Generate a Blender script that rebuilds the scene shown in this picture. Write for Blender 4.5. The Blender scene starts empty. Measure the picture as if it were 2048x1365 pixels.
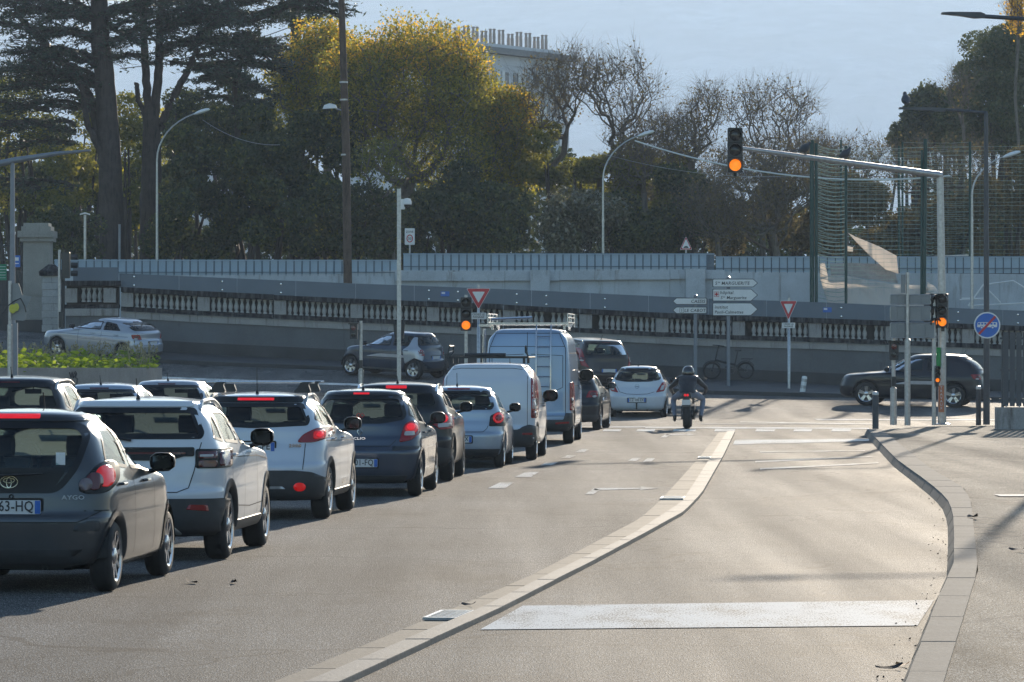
import bpy, bmesh, math, random
import numpy as np
from mathutils import Vector, Matrix
from mathutils.bvhtree import BVHTree
from mathutils.geometry import tessellate_polygon

random.seed(7)
rng = np.random.default_rng(11)
sc = bpy.context.scene
COL = sc.collection
R = math.radians

# ------------------------------------------------------------------ camera
F = 8500.0          # focal length in photo pixels
HC = 2.1            # camera height
YH = 690.0          # horizon row
cam_d = bpy.data.cameras.new('camera')
cam = bpy.data.objects.new('camera', cam_d)
COL.objects.link(cam)
cam.location = (0, 0, HC)
cam.rotation_euler = (R(90), 0, 0)
cam_d.sensor_width = 36.0
cam_d.lens = F / 2048 * 36
cam_d.shift_y = 7.5 / 2048
cam_d.clip_start = 0.5
cam_d.clip_end = 9000
sc.camera = cam

# ------------------------------------------------------------------ light
SUN_EL, SUN_AZ = R(13.2), R(9.3)      # azimuth clockwise from the view direction
wd = bpy.data.worlds.new("World")
sc.world = wd
wd.use_nodes = True
nt = wd.node_tree
bg = nt.nodes['Background']
sky = nt.nodes.new('ShaderNodeTexSky')
sky.sky_type = 'NISHITA'
sky.sun_disc = False
sky.sun_elevation = SUN_EL
sky.sun_rotation = SUN_AZ
sky.air_density = 1.2
sky.dust_density = 0.25
sky.ozone_density = 3.0
nt.links.new(sky.outputs[0], bg.inputs[0])
bg.inputs[1].default_value = 0.115
sl = bpy.data.lights.new('sun', 'SUN')
sl.energy = 5.0
sl.angle = R(0.53)
sl.color = (1.0, 0.86, 0.68)
so = bpy.data.objects.new('sun', sl)
COL.objects.link(so)
sdir = Vector((math.sin(SUN_AZ) * math.cos(SUN_EL), math.cos(SUN_AZ) * math.cos(SUN_EL), math.sin(SUN_EL)))
so.rotation_euler = sdir.to_track_quat('Z', 'Y').to_euler()
so.location = (0, 0, 60)
sc.view_settings.view_transform = 'Standard'
sc.view_settings.look = 'None'
sc.view_settings.gamma = 1.0
sc.view_settings.exposure = 0.95
sc.view_settings.use_curve_mapping = False
sc.cycles.use_denoising = True
sc.cycles.max_bounces = 6
sc.cycles.diffuse_bounces = 2
sc.cycles.glossy_bounces = 3
sc.cycles.transmission_bounces = 4
sc.cycles.transparent_max_bounces = 12
sc.cycles.volume_bounces = 0
sc.cycles.sample_clamp_indirect = 6
sc.cycles.caustics_reflective = False
sc.cycles.caustics_refractive = False

# ------------------------------------------------------------------ helpers
def P(px, py, d):
    """a photo pixel at distance d -> a point of the place"""
    return Vector(((px - 1024) / F * d, d, HC - (py - YH) / F * d))

def Gp(px, py, z=0.0):
    d = (HC - z) * F / (py - YH)
    return Vector(((px - 1024) / F * d, d, z))

def tag(o, label=None, cat=None, group=None, kind=None):
    if label: o['label'] = label
    if cat: o['category'] = cat
    if group: o['group'] = group
    if kind: o['kind'] = kind
    return o

def thing(name, label, cat, loc=(0, 0, 0), rotz=0.0, group=None, scale=1.0):
    o = bpy.data.objects.new(name, None)
    o.empty_display_size = 0.3
    COL.objects.link(o)
    o.location = loc
    o.rotation_euler = (0, 0, rotz)
    o.scale = (scale,) * 3
    return tag(o, label, cat, group)

def link(name, me, parent=None, loc=None, rot=None):
    o = bpy.data.objects.new(name, me)
    COL.objects.link(o)
    if parent: o.parent = parent
    if loc is not None: o.location = loc
    if rot is not None: o.rotation_euler = rot
    return o

def copy_tree(o, parent=None, **kw):
    c = o.copy()
    COL.objects.link(c)
    c.parent = parent
    for ch in list(o.children): copy_tree(ch, c)
    return c

class MB:
    def __init__(s): s.v = []; s.f = []; s.m = []
    def add(s, vs, fs, mi=0):
        b = len(s.v)
        s.v += [tuple(v) for v in vs]
        s.f += [tuple(i + b for i in f) for f in fs]
        s.m += [mi] * len(fs)
    def box(s, c, d, rz=0.0, mi=0, M=None):
        x, y, z = d[0] / 2, d[1] / 2, d[2] / 2
        vs = [Vector((i * x, j * y, k * z)) for k in (-1, 1) for j in (-1, 1) for i in (-1, 1)]
        if M is not None: vs = [M @ v for v in vs]
        elif rz: 
            q = Matrix.Rotation(rz, 3, 'Z'); vs = [q @ v for v in vs]
        vs = [v + Vector(c) for v in vs]
        s.add(vs, [(0, 2, 3, 1), (4, 5, 7, 6), (0, 1, 5, 4), (2, 6, 7, 3), (0, 4, 6, 2), (1, 3, 7, 5)], mi)
    def tube(s, pts, r, n=8, cap=True, mi=0, closed=False):
        pts = [Vector(p) for p in pts]
        k = len(pts)
        rs = r if isinstance(r, (list, tuple)) else [r] * k
        up = Vector((0, 0, 1)); prev = None
        vs = []
        for i, p in enumerate(pts):
            a = pts[i - 1] if (i > 0 or closed) else p
            b = pts[(i + 1) % k] if (i < k - 1 or closed) else p
            t = (b - a)
            if t.length < 1e-9: t = Vector((0, 0, 1))
            t.normalize()
            if prev is None:
                ref = up if abs(t.z) < 0.9 else Vector((1, 0, 0))
                nrm = t.cross(ref).normalized()
            else:
                nrm = prev - t * prev.dot(t)
                if nrm.length < 1e-6: nrm = t.cross(up)
                nrm.normalize()
            prev = nrm
            bn = t.cross(nrm)
            for j in range(n):
                an = 2 * math.pi * j / n
                vs.append(p + (nrm * math.cos(an) + bn * math.sin(an)) * rs[i])
        fs = []
        for i in range(k if closed else k - 1):
            i2 = (i + 1) % k
            for j in range(n):
                fs.append((i * n + j, i * n + (j + 1) % n, i2 * n + (j + 1) % n, i2 * n + j))
        if cap and not closed:
            fs.append(tuple(range(n))[::-1]); fs.append(tuple((k - 1) * n + j for j in range(n)))
        s.add(vs, fs, mi)
    def lathe(s, prof, n=16, c=(0, 0, 0), axis='Z', mi=0, cap=True):
        vs = []
        for r, h in prof:
            for j in range(n):
                a = 2 * math.pi * j / n
                u, w = r * math.cos(a), r * math.sin(a)
                v = {'Z': (u, w, h), 'X': (h, u, w), 'Y': (w, h, u)}[axis]
                vs.append(Vector(v) + Vector(c))
        fs = []
        for i in range(len(prof) - 1):
            for j in range(n):
                fs.append((i * n + j, i * n + (j + 1) % n, (i + 1) * n + (j + 1) % n, (i + 1) * n + j))
        if cap:
            fs.append(tuple(range(n))[::-1]); fs.append(tuple((len(prof) - 1) * n + j for j in range(n)))
        s.add(vs, fs, mi)
    def prism(s, poly, y0, y1, mi=0, axis='Y', c=(0, 0, 0)):
        """poly in (x,z), extruded along y"""
        n = len(poly)
        def m(u, w, t): return {'Y': (u, t, w), 'X': (t, u, w), 'Z': (u, w, t)}[axis]
        vs = [Vector(m(u, w, y0)) + Vector(c) for u, w in poly] + [Vector(m(u, w, y1)) + Vector(c) for u, w in poly]
        tri = tessellate_polygon([[Vector((u, w, 0)) for u, w in poly]])
        fs = [tuple(t) for t in tri] + [tuple(i + n for i in t[::-1]) for t in tri]
        fs += [(i, (i + 1) % n, n + (i + 1) % n, n + i) for i in range(n)]
        s.add(vs, fs, mi)
    def mesh(s, name, mats, smooth=False, sharp=None):
        me = bpy.data.meshes.new(name)
        me.from_pydata(s.v, [], s.f)
        for m in (mats if isinstance(mats, (list, tuple)) else [mats]): me.materials.append(m)
        if any(s.m): me.polygons.foreach_set('material_index', s.m)
        bm = bmesh.new(); bm.from_mesh(me)
        bmesh.ops.recalc_face_normals(bm, faces=bm.faces)
        bm.to_mesh(me); bm.free()
        if smooth:
            me.polygons.foreach_set('use_smooth', [True] * len(me.polygons))
            me.set_sharp_from_angle(angle=R(sharp or 40))
        return me
    def build(s, name, mats, parent=None, smooth=False, loc=None, sharp=None):
        return link(name, s.mesh(name, mats, smooth, sharp), parent, loc)

def np_mesh(name, V, Q, mat, smooth=False):
    """fast mesh from numpy arrays; Q is (n,3) or (n,4)"""
    me = bpy.data.meshes.new(name)
    V = np.ascontiguousarray(V, dtype=np.float32); Q = np.ascontiguousarray(Q, dtype=np.int32)
    me.vertices.add(len(V)); me.vertices.foreach_set('co', V.ravel())
    k = Q.shape[1]
    me.loops.add(Q.size); me.loops.foreach_set('vertex_index', Q.ravel())
    me.polygons.add(len(Q))
    me.polygons.foreach_set('loop_start', np.arange(0, Q.size, k, dtype=np.int32))
    me.update(calc_edges=True)
    me.materials.append(mat)
    if smooth: me.polygons.foreach_set('use_smooth', [True] * len(Q))
    return me

# ------------------------------------------------------------------ materials
def new_mat(name):
    m = bpy.data.materials.new(name); m.use_nodes = True
    return m, m.node_tree, m.node_tree.nodes['Principled BSDF']

def mixc(nt, fac, a, b, blend='MIX'):
    n = nt.nodes.new('ShaderNodeMix'); n.data_type = 'RGBA'; n.blend_type = blend
    for s, v in ((0, fac), (6, a), (7, b)):
        if hasattr(v, 'links') or hasattr(v, 'is_linked'): nt.links.new(v, n.inputs[s])
        else: n.inputs[s].default_value = v if s == 0 else (*v[:3], 1)
    return n.outputs[2]

def noise(nt, scale, detail=4, rough=0.55, vec=None, dist=0.0):
    n = nt.nodes.new('ShaderNodeTexNoise')
    n.inputs['Scale'].default_value = scale; n.inputs['Detail'].default_value = detail
    n.inputs['Roughness'].default_value = rough; n.inputs['Distortion'].default_value = dist
    if vec is not None: nt.links.new(vec, n.inputs['Vector'])
    return n.outputs['Fac']

def ramp(nt, fac, stops):
    n = nt.nodes.new('ShaderNodeValToRGB')
    el = n.color_ramp.elements
    while len(el) < len(stops): el.new(0.5)
    for e, (p, c) in zip(el, stops):
        e.position = p; e.color = (*c, 1) if len(c) == 3 else c
    nt.links.new(fac, n.inputs[0])
    return n.outputs[0]

def coords(nt, scale=(1, 1, 1), kind='Object'):
    t = nt.nodes.new('ShaderNodeTexCoord'); mp = nt.nodes.new('ShaderNodeMapping')
    mp.inputs['Scale'].default_value = scale
    nt.links.new(t.outputs[kind], mp.inputs[0])
    return mp.outputs[0]

def bump(nt, b, h, strength=0.3, dist=0.01):
    n = nt.nodes.new('ShaderNodeBump')
    n.inputs['Strength'].default_value = strength; n.inputs['Distance'].default_value = dist
    nt.links.new(h, n.inputs['Height']); nt.links.new(n.outputs[0], b.inputs['Normal'])

def mat(name, col, rough=0.6, metal=0.0, var=0.15, vs=8.0, bmp=0.0, emit=None, es=1.0, coat=0.0, spec=0.5):
    m, nt, b = new_mat(name)
    v = coords(nt)
    nz = noise(nt, vs, 5, 0.6, v)
    lo = tuple(c * (1 - var) for c in col); hi = tuple(min(1, c * (1 + var)) for c in col)
    nt.links.new(ramp(nt, nz, [(0.3, lo), (0.7, hi)]), b.inputs['Base Color'])
    b.inputs['Roughness'].default_value = rough; b.inputs['Metallic'].default_value = metal
    b.inputs['Coat Weight'].default_value = coat; b.inputs['Coat Roughness'].default_value = 0.04
    b.inputs['Specular IOR Level'].default_value = spec
    if bmp: bump(nt, b, nz, bmp, 0.02)
    if emit:
        b.inputs['Emission Color'].default_value = (*emit, 1); b.inputs['Emission Strength'].default_value = es
    return m

def paint(name, col, metal=0.3, rough=0.35, coat=0.85):
    """car paint: coated, dusty low down; dark lining on the inner face of the shell"""
    m, nt, b = new_mat(name)
    v = coords(nt)
    nz = noise(nt, 3.0, 6, 0.65, v)
    fl = noise(nt, 900.0, 1, 0.5, v)
    dust = ramp(nt, nz, [(0.35, (0, 0, 0)), (0.8, (1, 1, 1))])
    sp = nt.nodes.new('ShaderNodeSeparateXYZ'); nt.links.new(v, sp.inputs[0])
    mr = nt.nodes.new('ShaderNodeMapRange'); mr.inputs[1].default_value = 0.75; mr.inputs[2].default_value = 0.2
    mr.inputs[3].default_value = 0.0; mr.inputs[4].default_value = 0.32
    nt.links.new(sp.outputs[2], mr.inputs[0])
    mu = nt.nodes.new('ShaderNodeMath'); mu.operation = 'MULTIPLY'
    nt.links.new(mr.outputs[0], mu.inputs[0]); nt.links.new(dust, mu.inputs[1])
    base = mixc(nt, fl, tuple(c * 0.9 for c in col), tuple(c * 1.1 for c in col))
    c1 = mixc(nt, mu.outputs[0], base, (0.15, 0.14, 0.13))
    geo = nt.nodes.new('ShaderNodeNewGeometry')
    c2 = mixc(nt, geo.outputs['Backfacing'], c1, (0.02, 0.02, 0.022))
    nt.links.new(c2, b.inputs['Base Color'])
    rr = nt.nodes.new('ShaderNodeMapRange'); rr.inputs[3].default_value = rough; rr.inputs[4].default_value = rough + 0.3
    nt.links.new(mu.outputs[0], rr.inputs[0]); nt.links.new(rr.outputs[0], b.inputs['Roughness'])
    b.inputs['Metallic'].default_value = metal
    b.inputs['Coat Weight'].default_value = coat; b.inputs['Coat Roughness'].default_value = 0.07; b.inputs['Specular IOR Level'].default_value = .25
    return m

def glass(name, tint, gl=1.45):
    m, nt, b = new_mat(name)
    nt.nodes.remove(b)
    out = nt.nodes['Material Output']
    tr = nt.nodes.new('ShaderNodeBsdfTransparent'); tr.inputs[0].default_value = (*tint, 1)
    g = nt.nodes.new('ShaderNodeBsdfGlossy'); g.inputs['Roughness'].default_value = 0.03
    nz = noise(nt, 2.5, 3, 0.5, coords(nt))
    bp = nt.nodes.new('ShaderNodeBump'); bp.inputs['Strength'].default_value = 0.05; bp.inputs['Distance'].default_value = 0.01
    nt.links.new(nz, bp.inputs['Height']); nt.links.new(bp.outputs[0], g.inputs['Normal'])
    fr = nt.nodes.new('ShaderNodeFresnel'); fr.inputs[0].default_value = gl
    mx = nt.nodes.new('ShaderNodeMixShader')
    nt.links.new(fr.outputs[0], mx.inputs[0]); nt.links.new(tr.outputs[0], mx.inputs[1]); nt.links.new(g.outputs[0], mx.inputs[2])
    nt.links.new(mx.outputs[0], out.inputs[0])
    return m

def leaf_mat(name, c0, c1, c2, trans=0.45, rough=0.6, scale=0.6, gloss=0.25, tcol=(1.4, 1.35, 0.85)):
    m, nt, b = new_mat(name)
    geo = nt.nodes.new('ShaderNodeNewGeometry')
    v = coords(nt)
    n1 = noise(nt, scale, 3, 0.6, v)
    rm = nt.nodes.new('ShaderNodeMath'); rm.operation = 'MULTIPLY_ADD'
    nt.links.new(geo.outputs['Random Per Island'], rm.inputs[0]); rm.inputs[1].default_value = 0.5
    sb = nt.nodes.new('ShaderNodeMath'); sb.operation = 'SUBTRACT'; nt.links.new(n1, sb.inputs[0]); sb.inputs[1].default_value = 0.25
    nt.links.new(sb.outputs[0], rm.inputs[2])
    c = ramp(nt, rm.outputs[0], [(0.15, c0), (0.5, c1), (0.85, c2)])
    b.inputs['Roughness'].default_value = rough
    b.inputs['Specular IOR Level'].default_value = gloss
    nt.links.new(c, b.inputs['Base Color'])
    t = nt.nodes.new('ShaderNodeBsdfTranslucent')
    hs = mixc(nt, 1.0, c, tcol, 'MULTIPLY')
    nt.links.new(hs, t.inputs[0])
    mx = nt.nodes.new('ShaderNodeMixShader'); mx.inputs[0].default_value = trans
    nt.links.new(b.outputs[0], mx.inputs[1]); nt.links.new(t.outputs[0], mx.inputs[2])
    nt.links.new(mx.outputs[0], nt.nodes['Material Output'].inputs[0])
    return m

def asphalt(name, base=0.082, warm=(1.0, 0.965, 0.918), rough=0.76, tex=1.0, spec=0.22):
    m, nt, b = new_mat(name)
    v = coords(nt)
    sp = nt.nodes.new('ShaderNodeTexVoronoi'); sp.inputs['Scale'].default_value = 75; nt.links.new(v, sp.inputs['Vector'])
    stone = ramp(nt, sp.outputs['Color'], [(0.2, (base * .5,) * 3), (0.55, (base,) * 3), (0.9, (base * 2.6,) * 3)])
    big = noise(nt, 0.22, 5, 0.6, v)
    mid = noise(nt, 2.2, 5, 0.65, coords(nt, (1, 0.15, 1)))
    c = mixc(nt, 1.0, stone, ramp(nt, big, [(0.3, tuple(w * 0.78 for w in warm)), (0.7, tuple(w * 1.2 for w in warm))]), 'MULTIPLY')
    c = mixc(nt, 1.0, c, ramp(nt, mid, [(0.3, (0.85,) * 3), (0.72, (1.15,) * 3)]), 'MULTIPLY')
    # cracks sealed with tar
    vo = nt.nodes.new('ShaderNodeTexVoronoi'); vo.feature = 'DISTANCE_TO_EDGE'; vo.inputs['Scale'].default_value = 0.16
    dn = nt.nodes.new('ShaderNodeTexNoise'); dn.inputs['Scale'].default_value = 0.8; nt.links.new(v, dn.inputs['Vector'])
    ad = nt.nodes.new('ShaderNodeVectorMath'); ad.operation = 'MULTIPLY_ADD'
    nt.links.new(dn.outputs['Color'], ad.inputs[0]); ad.inputs[1].default_value = (2, 2, 0); nt.links.new(v, ad.inputs[2])
    nt.links.new(ad.outputs[0], vo.inputs['Vector'])
    cr = ramp(nt, vo.outputs['Distance'], [(0.0, (1, 1, 1)), (0.004, (1, 1, 1)), (0.007, (0, 0, 0))])
    c = mixc(nt, cr, c, (base * .45,) * 3)
    # coarse aggregate that still reads at a low angle
    g1 = noise(nt, 1.0, 2, 0.7, coords(nt, (110, 15, 1))); g2 = noise(nt, 1.0, 2, 0.7, coords(nt, (45, 6, 1)))
    c = mixc(nt, 1.0, c, ramp(nt, g1, [(0.39, (0.1,) * 3), (0.61, (2.1,) * 3)]), 'MULTIPLY')
    c = mixc(nt, 1.0, c, ramp(nt, g2, [(0.3, (0.72,) * 3), (0.7, (1.28,) * 3)]), 'MULTIPLY')
    # wheel tracks along the lanes, dull patches and drips
    tr = noise(nt, 1.0, 3, 0.6, coords(nt, (0.9, 0.035, 1))); pt = noise(nt, 1.0, 5, 0.75, coords(nt, (0.55, 0.22, 1)))
    c = mixc(nt, 1.0, c, ramp(nt, tr, [(0.35, (0.78,) * 3), (0.62, (1.12,) * 3)]), 'MULTIPLY')
    c = mixc(nt, 1.0, c, ramp(nt, pt, [(0.34, (0.55,) * 3), (0.46, (1.0,) * 3), (0.66, (1.05,) * 3), (0.72, (1.45,) * 3)]), 'MULTIPLY')
    nt.links.new(c, b.inputs['Base Color'])
    rg = nt.nodes.new('ShaderNodeMapRange'); rg.inputs[3].default_value = rough + .12; rg.inputs[4].default_value = rough - .12
    nt.links.new(tr, rg.inputs[0]); nt.links.new(rg.outputs[0], b.inputs['Roughness'])
    b.inputs['Specular IOR Level'].default_value = spec
    sm = nt.nodes.new('ShaderNodeMath'); sm.operation = 'ADD'; nt.links.new(g1, sm.inputs[0]); nt.links.new(sp.outputs['Distance'], sm.inputs[1])
    bump(nt, b, sm.outputs[0], 0.6 * tex, 0.008)
    return m

def road_paint(name, wear=0.45):
    m, nt, b = new_mat(name)
    v = coords(nt)
    a = noise(nt, 1, 3, 0.75, coords(nt, (70, 10, 1))); w = noise(nt, 1.0, 5, 0.7, coords(nt, (1.6, .5, 1)))
    s = nt.nodes.new('ShaderNodeMath'); s.operation = 'MULTIPLY_ADD'
    nt.links.new(w, s.inputs[0]); s.inputs[1].default_value = 0.7; nt.links.new(a, s.inputs[2])
    f = ramp(nt, s.outputs[0], [(wear + 0.0, (0, 0, 0)), (wear + 0.2, (1, 1, 1))])
    nt.links.new(mixc(nt, f, (0.13, 0.125, 0.115), (0.7, 0.68, 0.64)), b.inputs['Base Color'])
    b.inputs['Roughness'].default_value = 0.75
    b.inputs['Specular IOR Level'].default_value = 0.25
    bump(nt, b, a, 0.4, 0.004)
    return m

def stone(name, col, stain=(0.05, 0.05, 0.05), amt=0.55, vs=1.2, rough=0.85, streak=True, bmp=0.4):
    m, nt, b = new_mat(name)
    v = coords(nt); vv = coords(nt, (1.6, 1.6, 0.22 if streak else 1.6))
    n1 = noise(nt, vs, 6, 0.65, v); n2 = noise(nt, vs * 2.2, 6, 0.7, vv); n3 = noise(nt, 30, 3, 0.6, v)
    c = ramp(nt, n1, [(0.3, tuple(x * .8 for x in col)), (0.7, tuple(min(1, x * 1.15) for x in col))])
    c = mixc(nt, ramp(nt, n2, [(amt, (0, 0, 0)), (amt + 0.18, (1, 1, 1))]), c, stain)
    c = mixc(nt, 1.0, c, ramp(nt, n3, [(0.3, (.85,) * 3), (0.7, (1.1,) * 3)]), 'MULTIPLY')
    nt.links.new(c, b.inputs['Base Color'])
    b.inputs['Roughness'].default_value = rough
    b.inputs['Specular IOR Level'].default_value = 0.2
    bump(nt, b, n3, bmp, 0.01)
    return m

def porous(m, fac):
    """an open, dusty surface: part of it has no sheen at a low angle"""
    nt = m.node_tree; b = nt.nodes['Principled BSDF']; df = nt.nodes.new('ShaderNodeBsdfDiffuse'); df.inputs['Roughness'].default_value = 1.0
    for k, s in (('Base Color', 'Color'), ('Normal', 'Normal')):
        if b.inputs[k].is_linked: nt.links.new(b.inputs[k].links[0].from_socket, df.inputs[s])
    mx = nt.nodes.new('ShaderNodeMixShader'); mx.inputs[0].default_value = fac
    nt.links.new(b.outputs[0], mx.inputs[1]); nt.links.new(df.outputs[0], mx.inputs[2]); nt.links.new(mx.outputs[0], nt.nodes['Material Output'].inputs[0])
    return m

M = {}
M['asphalt'] = asphalt('asphalt')
M['sidewalk'] = asphalt('sidewalk_asphalt', 0.17, (1.0, 0.86, 0.7), 0.82, 1.0, 0.2)
M['kerb'] = stone('kerb_stone', (0.19, 0.178, 0.16), (0.11, 0.1, 0.09), 0.58, 2.0, 0.92, False, 0.7)
M['gutter'] = stone('gutter_stone', (0.17, 0.148, 0.12), (0.1, 0.088, 0.072), 0.6, 2.0, 0.75, False)
M['median'] = stone('median_stone', (0.2, 0.19, 0.175), (0.11, 0.1, 0.09), 0.62, 2.0, 0.7, False)
M['paint_line'] = road_paint('road_paint', 0.68)
M['paint_worn'] = road_paint('worn_road_paint', 0.76)
M['balus'] = stone('baluster_stone', (0.42, 0.415, 0.4), (0.12, 0.105, 0.095), 0.56, 2.4)
M['coping'] = stone('black_stained_stone', (0.1, 0.1, 0.1), (0.015, 0.015, 0.018), 0.36, 2.2)
M['plinth'] = stone('plinth_stone', (0.34, 0.325, 0.31), (0.12, 0.1, 0.085), 0.55, 1.2)
M['wallpaint'] = stone('painted_wall', (0.135, 0.14, 0.145), (0.06, 0.058, 0.055), 0.6, 0.5, 0.7, True, 0.15)
M['wallbase'] = stone('wall_base', (0.07, 0.07, 0.07), (0.03, 0.03, 0.03), 0.6, 1.0)
M['barrier'] = mat('grey_blue_board', (0.12, 0.15, 0.185), 0.5, 0.0, 0.1, 0.8)
M['wall2'] = stone('pale_retaining_wall', (0.46, 0.5, 0.53), (0.22, 0.2, 0.18), 0.56, 0.7, 0.8, True, 0.15)
M['canvas'] = mat('pale_blue_screen', (0.34, 0.44, 0.52), 0.6, 0.0, 0.1, 2.0)
M['fencewire'] = mat('dark_fence_wire', (0.12, 0.16, 0.2), 0.6, 0.2)
M['galv'] = mat('galvanised_steel', (0.42, 0.43, 0.44), 0.38, 0.8, 0.2, 14)
M['greypost'] = mat('grey_painted_steel', (0.2, 0.22, 0.25), 0.45, 0.3, 0.1, 6)
M['darkpost'] = mat('dark_grey_steel', (0.07, 0.075, 0.085), 0.45, 0.3, 0.12, 6)
M['wood'] = stone('weathered_wood_pole', (0.12, 0.085, 0.065), (0.04, 0.03, 0.025), 0.5, 3.0, 0.8, True, 0.5)
for k_, f_ in (('asphalt', .38), ('sidewalk', .5), ('kerb', .2), ('gutter', .35), ('median', .3), ('paint_line', .55), ('paint_worn', .5)): porous(M[k_], f_)
M['black'] = mat('black_plastic', (0.02, 0.021, 0.023), 0.42, 0.0, 0.15, 10)
M['rubber'] = mat('tyre_rubber', (0.017, 0.017, 0.018), 0.78, 0.0, 0.25, 20, 0.2)
M['signback'] = mat('sign_back_grey', (0.2, 0.215, 0.225), 0.45, 0.4, 0.08, 4)
M['white'] = mat('sign_white', (0.72, 0.73, 0.72), 0.42, 0.0, 0.05, 5)
M['signgrey'] = mat('sign_border_dark', (0.035, 0.04, 0.045), 0.5)
M['red'] = mat('sign_red', (0.5, 0.03, 0.04), 0.4, 0.0, 0.08)
M['blue'] = mat('sign_blue', (0.015, 0.13, 0.5), 0.4, 0.0, 0.08)
M['ink'] = mat('black_ink', (0.03, 0.03, 0.035), 0.5)
M['amber_on'] = mat('lit_amber_lens', (0.8, 0.3, 0.02), 0.4, emit=(1.0, 0.2, 0.004), es=0.62)
_n = M['amber_on'].node_tree; _v = _n.nodes.new('ShaderNodeTexVoronoi'); _v.inputs['Scale'].default_value = 42; _n.links.new(coords(_n), _v.inputs['Vector'])
_n.links.new(ramp(_n, _v.outputs['Distance'], [(.2, (1.0, .27, .01)), (.75, (.75, .12, .003))]), _n.nodes['Principled BSDF'].inputs['Emission Color'])
M['lens_off'] = mat('dark_signal_lens', (0.03, 0.028, 0.028), 0.18)
M['greenpost'] = mat('dark_green_steel', (0.008, 0.05, 0.042), 0.5, 0.1, 0.15)
M['net'] = mat('pale_green_net_cord', (0.3, 0.42, 0.38), 0.6)
M['tarp'] = None
M['bark'] = stone('dark_bark', (0.075, 0.06, 0.055), (0.03, 0.026, 0.026), 0.5, 3.0, 0.9, True, 0.6)
M['bark2'] = stone('grey_bark', (0.17, 0.145, 0.125), (0.08, 0.068, 0.06), 0.5, 3.0, 0.9, True, 0.6)
M['grass'] = mat('park_grass', (0.07, 0.12, 0.02), 0.8, 0.0, 0.4, 3.0, 0.5)
M['soil'] = mat('dry_ground', (0.06, 0.058, 0.055), 0.9, 0.0, 0.3, 0.6, 0.3)
M['chrome'] = mat('chrome', (0.7, 0.7, 0.7), 0.12, 1.0, 0.03)
M['alloy'] = mat('alloy_rim', (0.5, 0.5, 0.52), 0.25, 0.95, 0.08)
M['alloy_dark'] = mat('dark_alloy', (0.06, 0.06, 0.065), 0.35, 0.7, 0.1)
M['trim'] = mat('black_trim', (0.01, 0.011, 0.013), 0.42, 0.0, 0.1, 6, spec=0.3)
M['clad'] = mat('dark_bumper_plastic', (0.035, 0.037, 0.04), 0.55, 0.0, 0.2, 8)
M['gap'] = mat('panel_gap_black', (0.01, 0.01, 0.01), 0.8)
M['seat'] = mat('dark_seat_cloth', (0.03, 0.03, 0.034), 0.9)
M['glass'] = glass('clear_window_glass', (0.68, 0.8, 0.76))
M['tint'] = glass('tinted_window_glass', (0.42, 0.5, 0.5))
M['dust_glass'] = glass('dusty_windscreen_glass', (0.8, 0.93, 0.88))
_n = M['dust_glass'].node_tree; _t = _n.nodes.new('ShaderNodeBsdfTranslucent'); _t.inputs[0].default_value = (.8, .9, .82, 1); _m = _n.nodes.new('ShaderNodeMixShader')
_o = _n.nodes['Material Output']; _s = _o.inputs[0].links[0].from_socket; _m.inputs[0].default_value = .09
_n.links.new(_s, _m.inputs[1]); _n.links.new(_t.outputs[0], _m.inputs[2]); _n.links.new(_m.outputs[0], _o.inputs[0])
M['red_lens'] = mat('red_tail_lens', (0.26, 0.006, 0.01), 0.22, 0.0, 0.1, coat=0.25)
M['dim_lens'] = mat('dark_red_lens', (0.1, 0.012, 0.014), 0.2, 0.0, 0.1, coat=0.6)
M['grey_lens'] = mat('smoked_lamp_lens', (0.16, 0.12, 0.13), 0.2, 0.0, 0.1, coat=0.3)
M['alloy_flat'] = mat('badge_silver', (0.5, 0.52, 0.54), 0.5, 0.2, 0.03)
M['clear_lens'] = mat('clear_lamp_lens', (0.45, 0.42, 0.42), 0.15, 0.0, 0.1, coat=0.6)
M['red_on'] = mat('lit_brake_lens', (0.7, 0.02, 0.02), 0.2, emit=(0.9, 0.012, 0.03), es=.3)
M['red_glow'] = mat('glowing_tail_lens', (0.4, 0.01, 0.012), 0.25, emit=(1.0, 0.015, 0.012), es=0.13, coat=0.2)
M['plate'] = mat('plate_white', (0.62, 0.63, 0.63), 0.35, 0.0, 0.04)
M['plate_blue'] = mat('plate_blue', (0.02, 0.12, 0.45), 0.35)
# ------------------------------------------------------------------ vehicles
def pchip(Y, n):
    """monotone interpolation of rows of Y at n samples"""
    Y = np.asarray(Y, float); k = len(Y); t = np.linspace(0, k - 1, n)
    h = np.diff(Y, axis=0); d = np.zeros_like(Y)
    a, b = h[:-1], h[1:]
    with np.errstate(divide='ignore', invalid='ignore'):
        d[1:-1] = np.where(a * b > 0, 2 * a * b / np.where(a + b == 0, 1, a + b), 0)
    d[0], d[-1] = h[0], h[-1]
    i = np.minimum(t.astype(int), k - 2); f = (t - i)[:, None]
    h00 = 2 * f**3 - 3 * f**2 + 1; h10 = f**3 - 2 * f**2 + f; h01 = -2 * f**3 + 3 * f**2; h11 = f**3 - f**2
    return h00 * Y[i] + h10 * d[i] + h01 * Y[i + 1] + h11 * d[i + 1]

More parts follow.
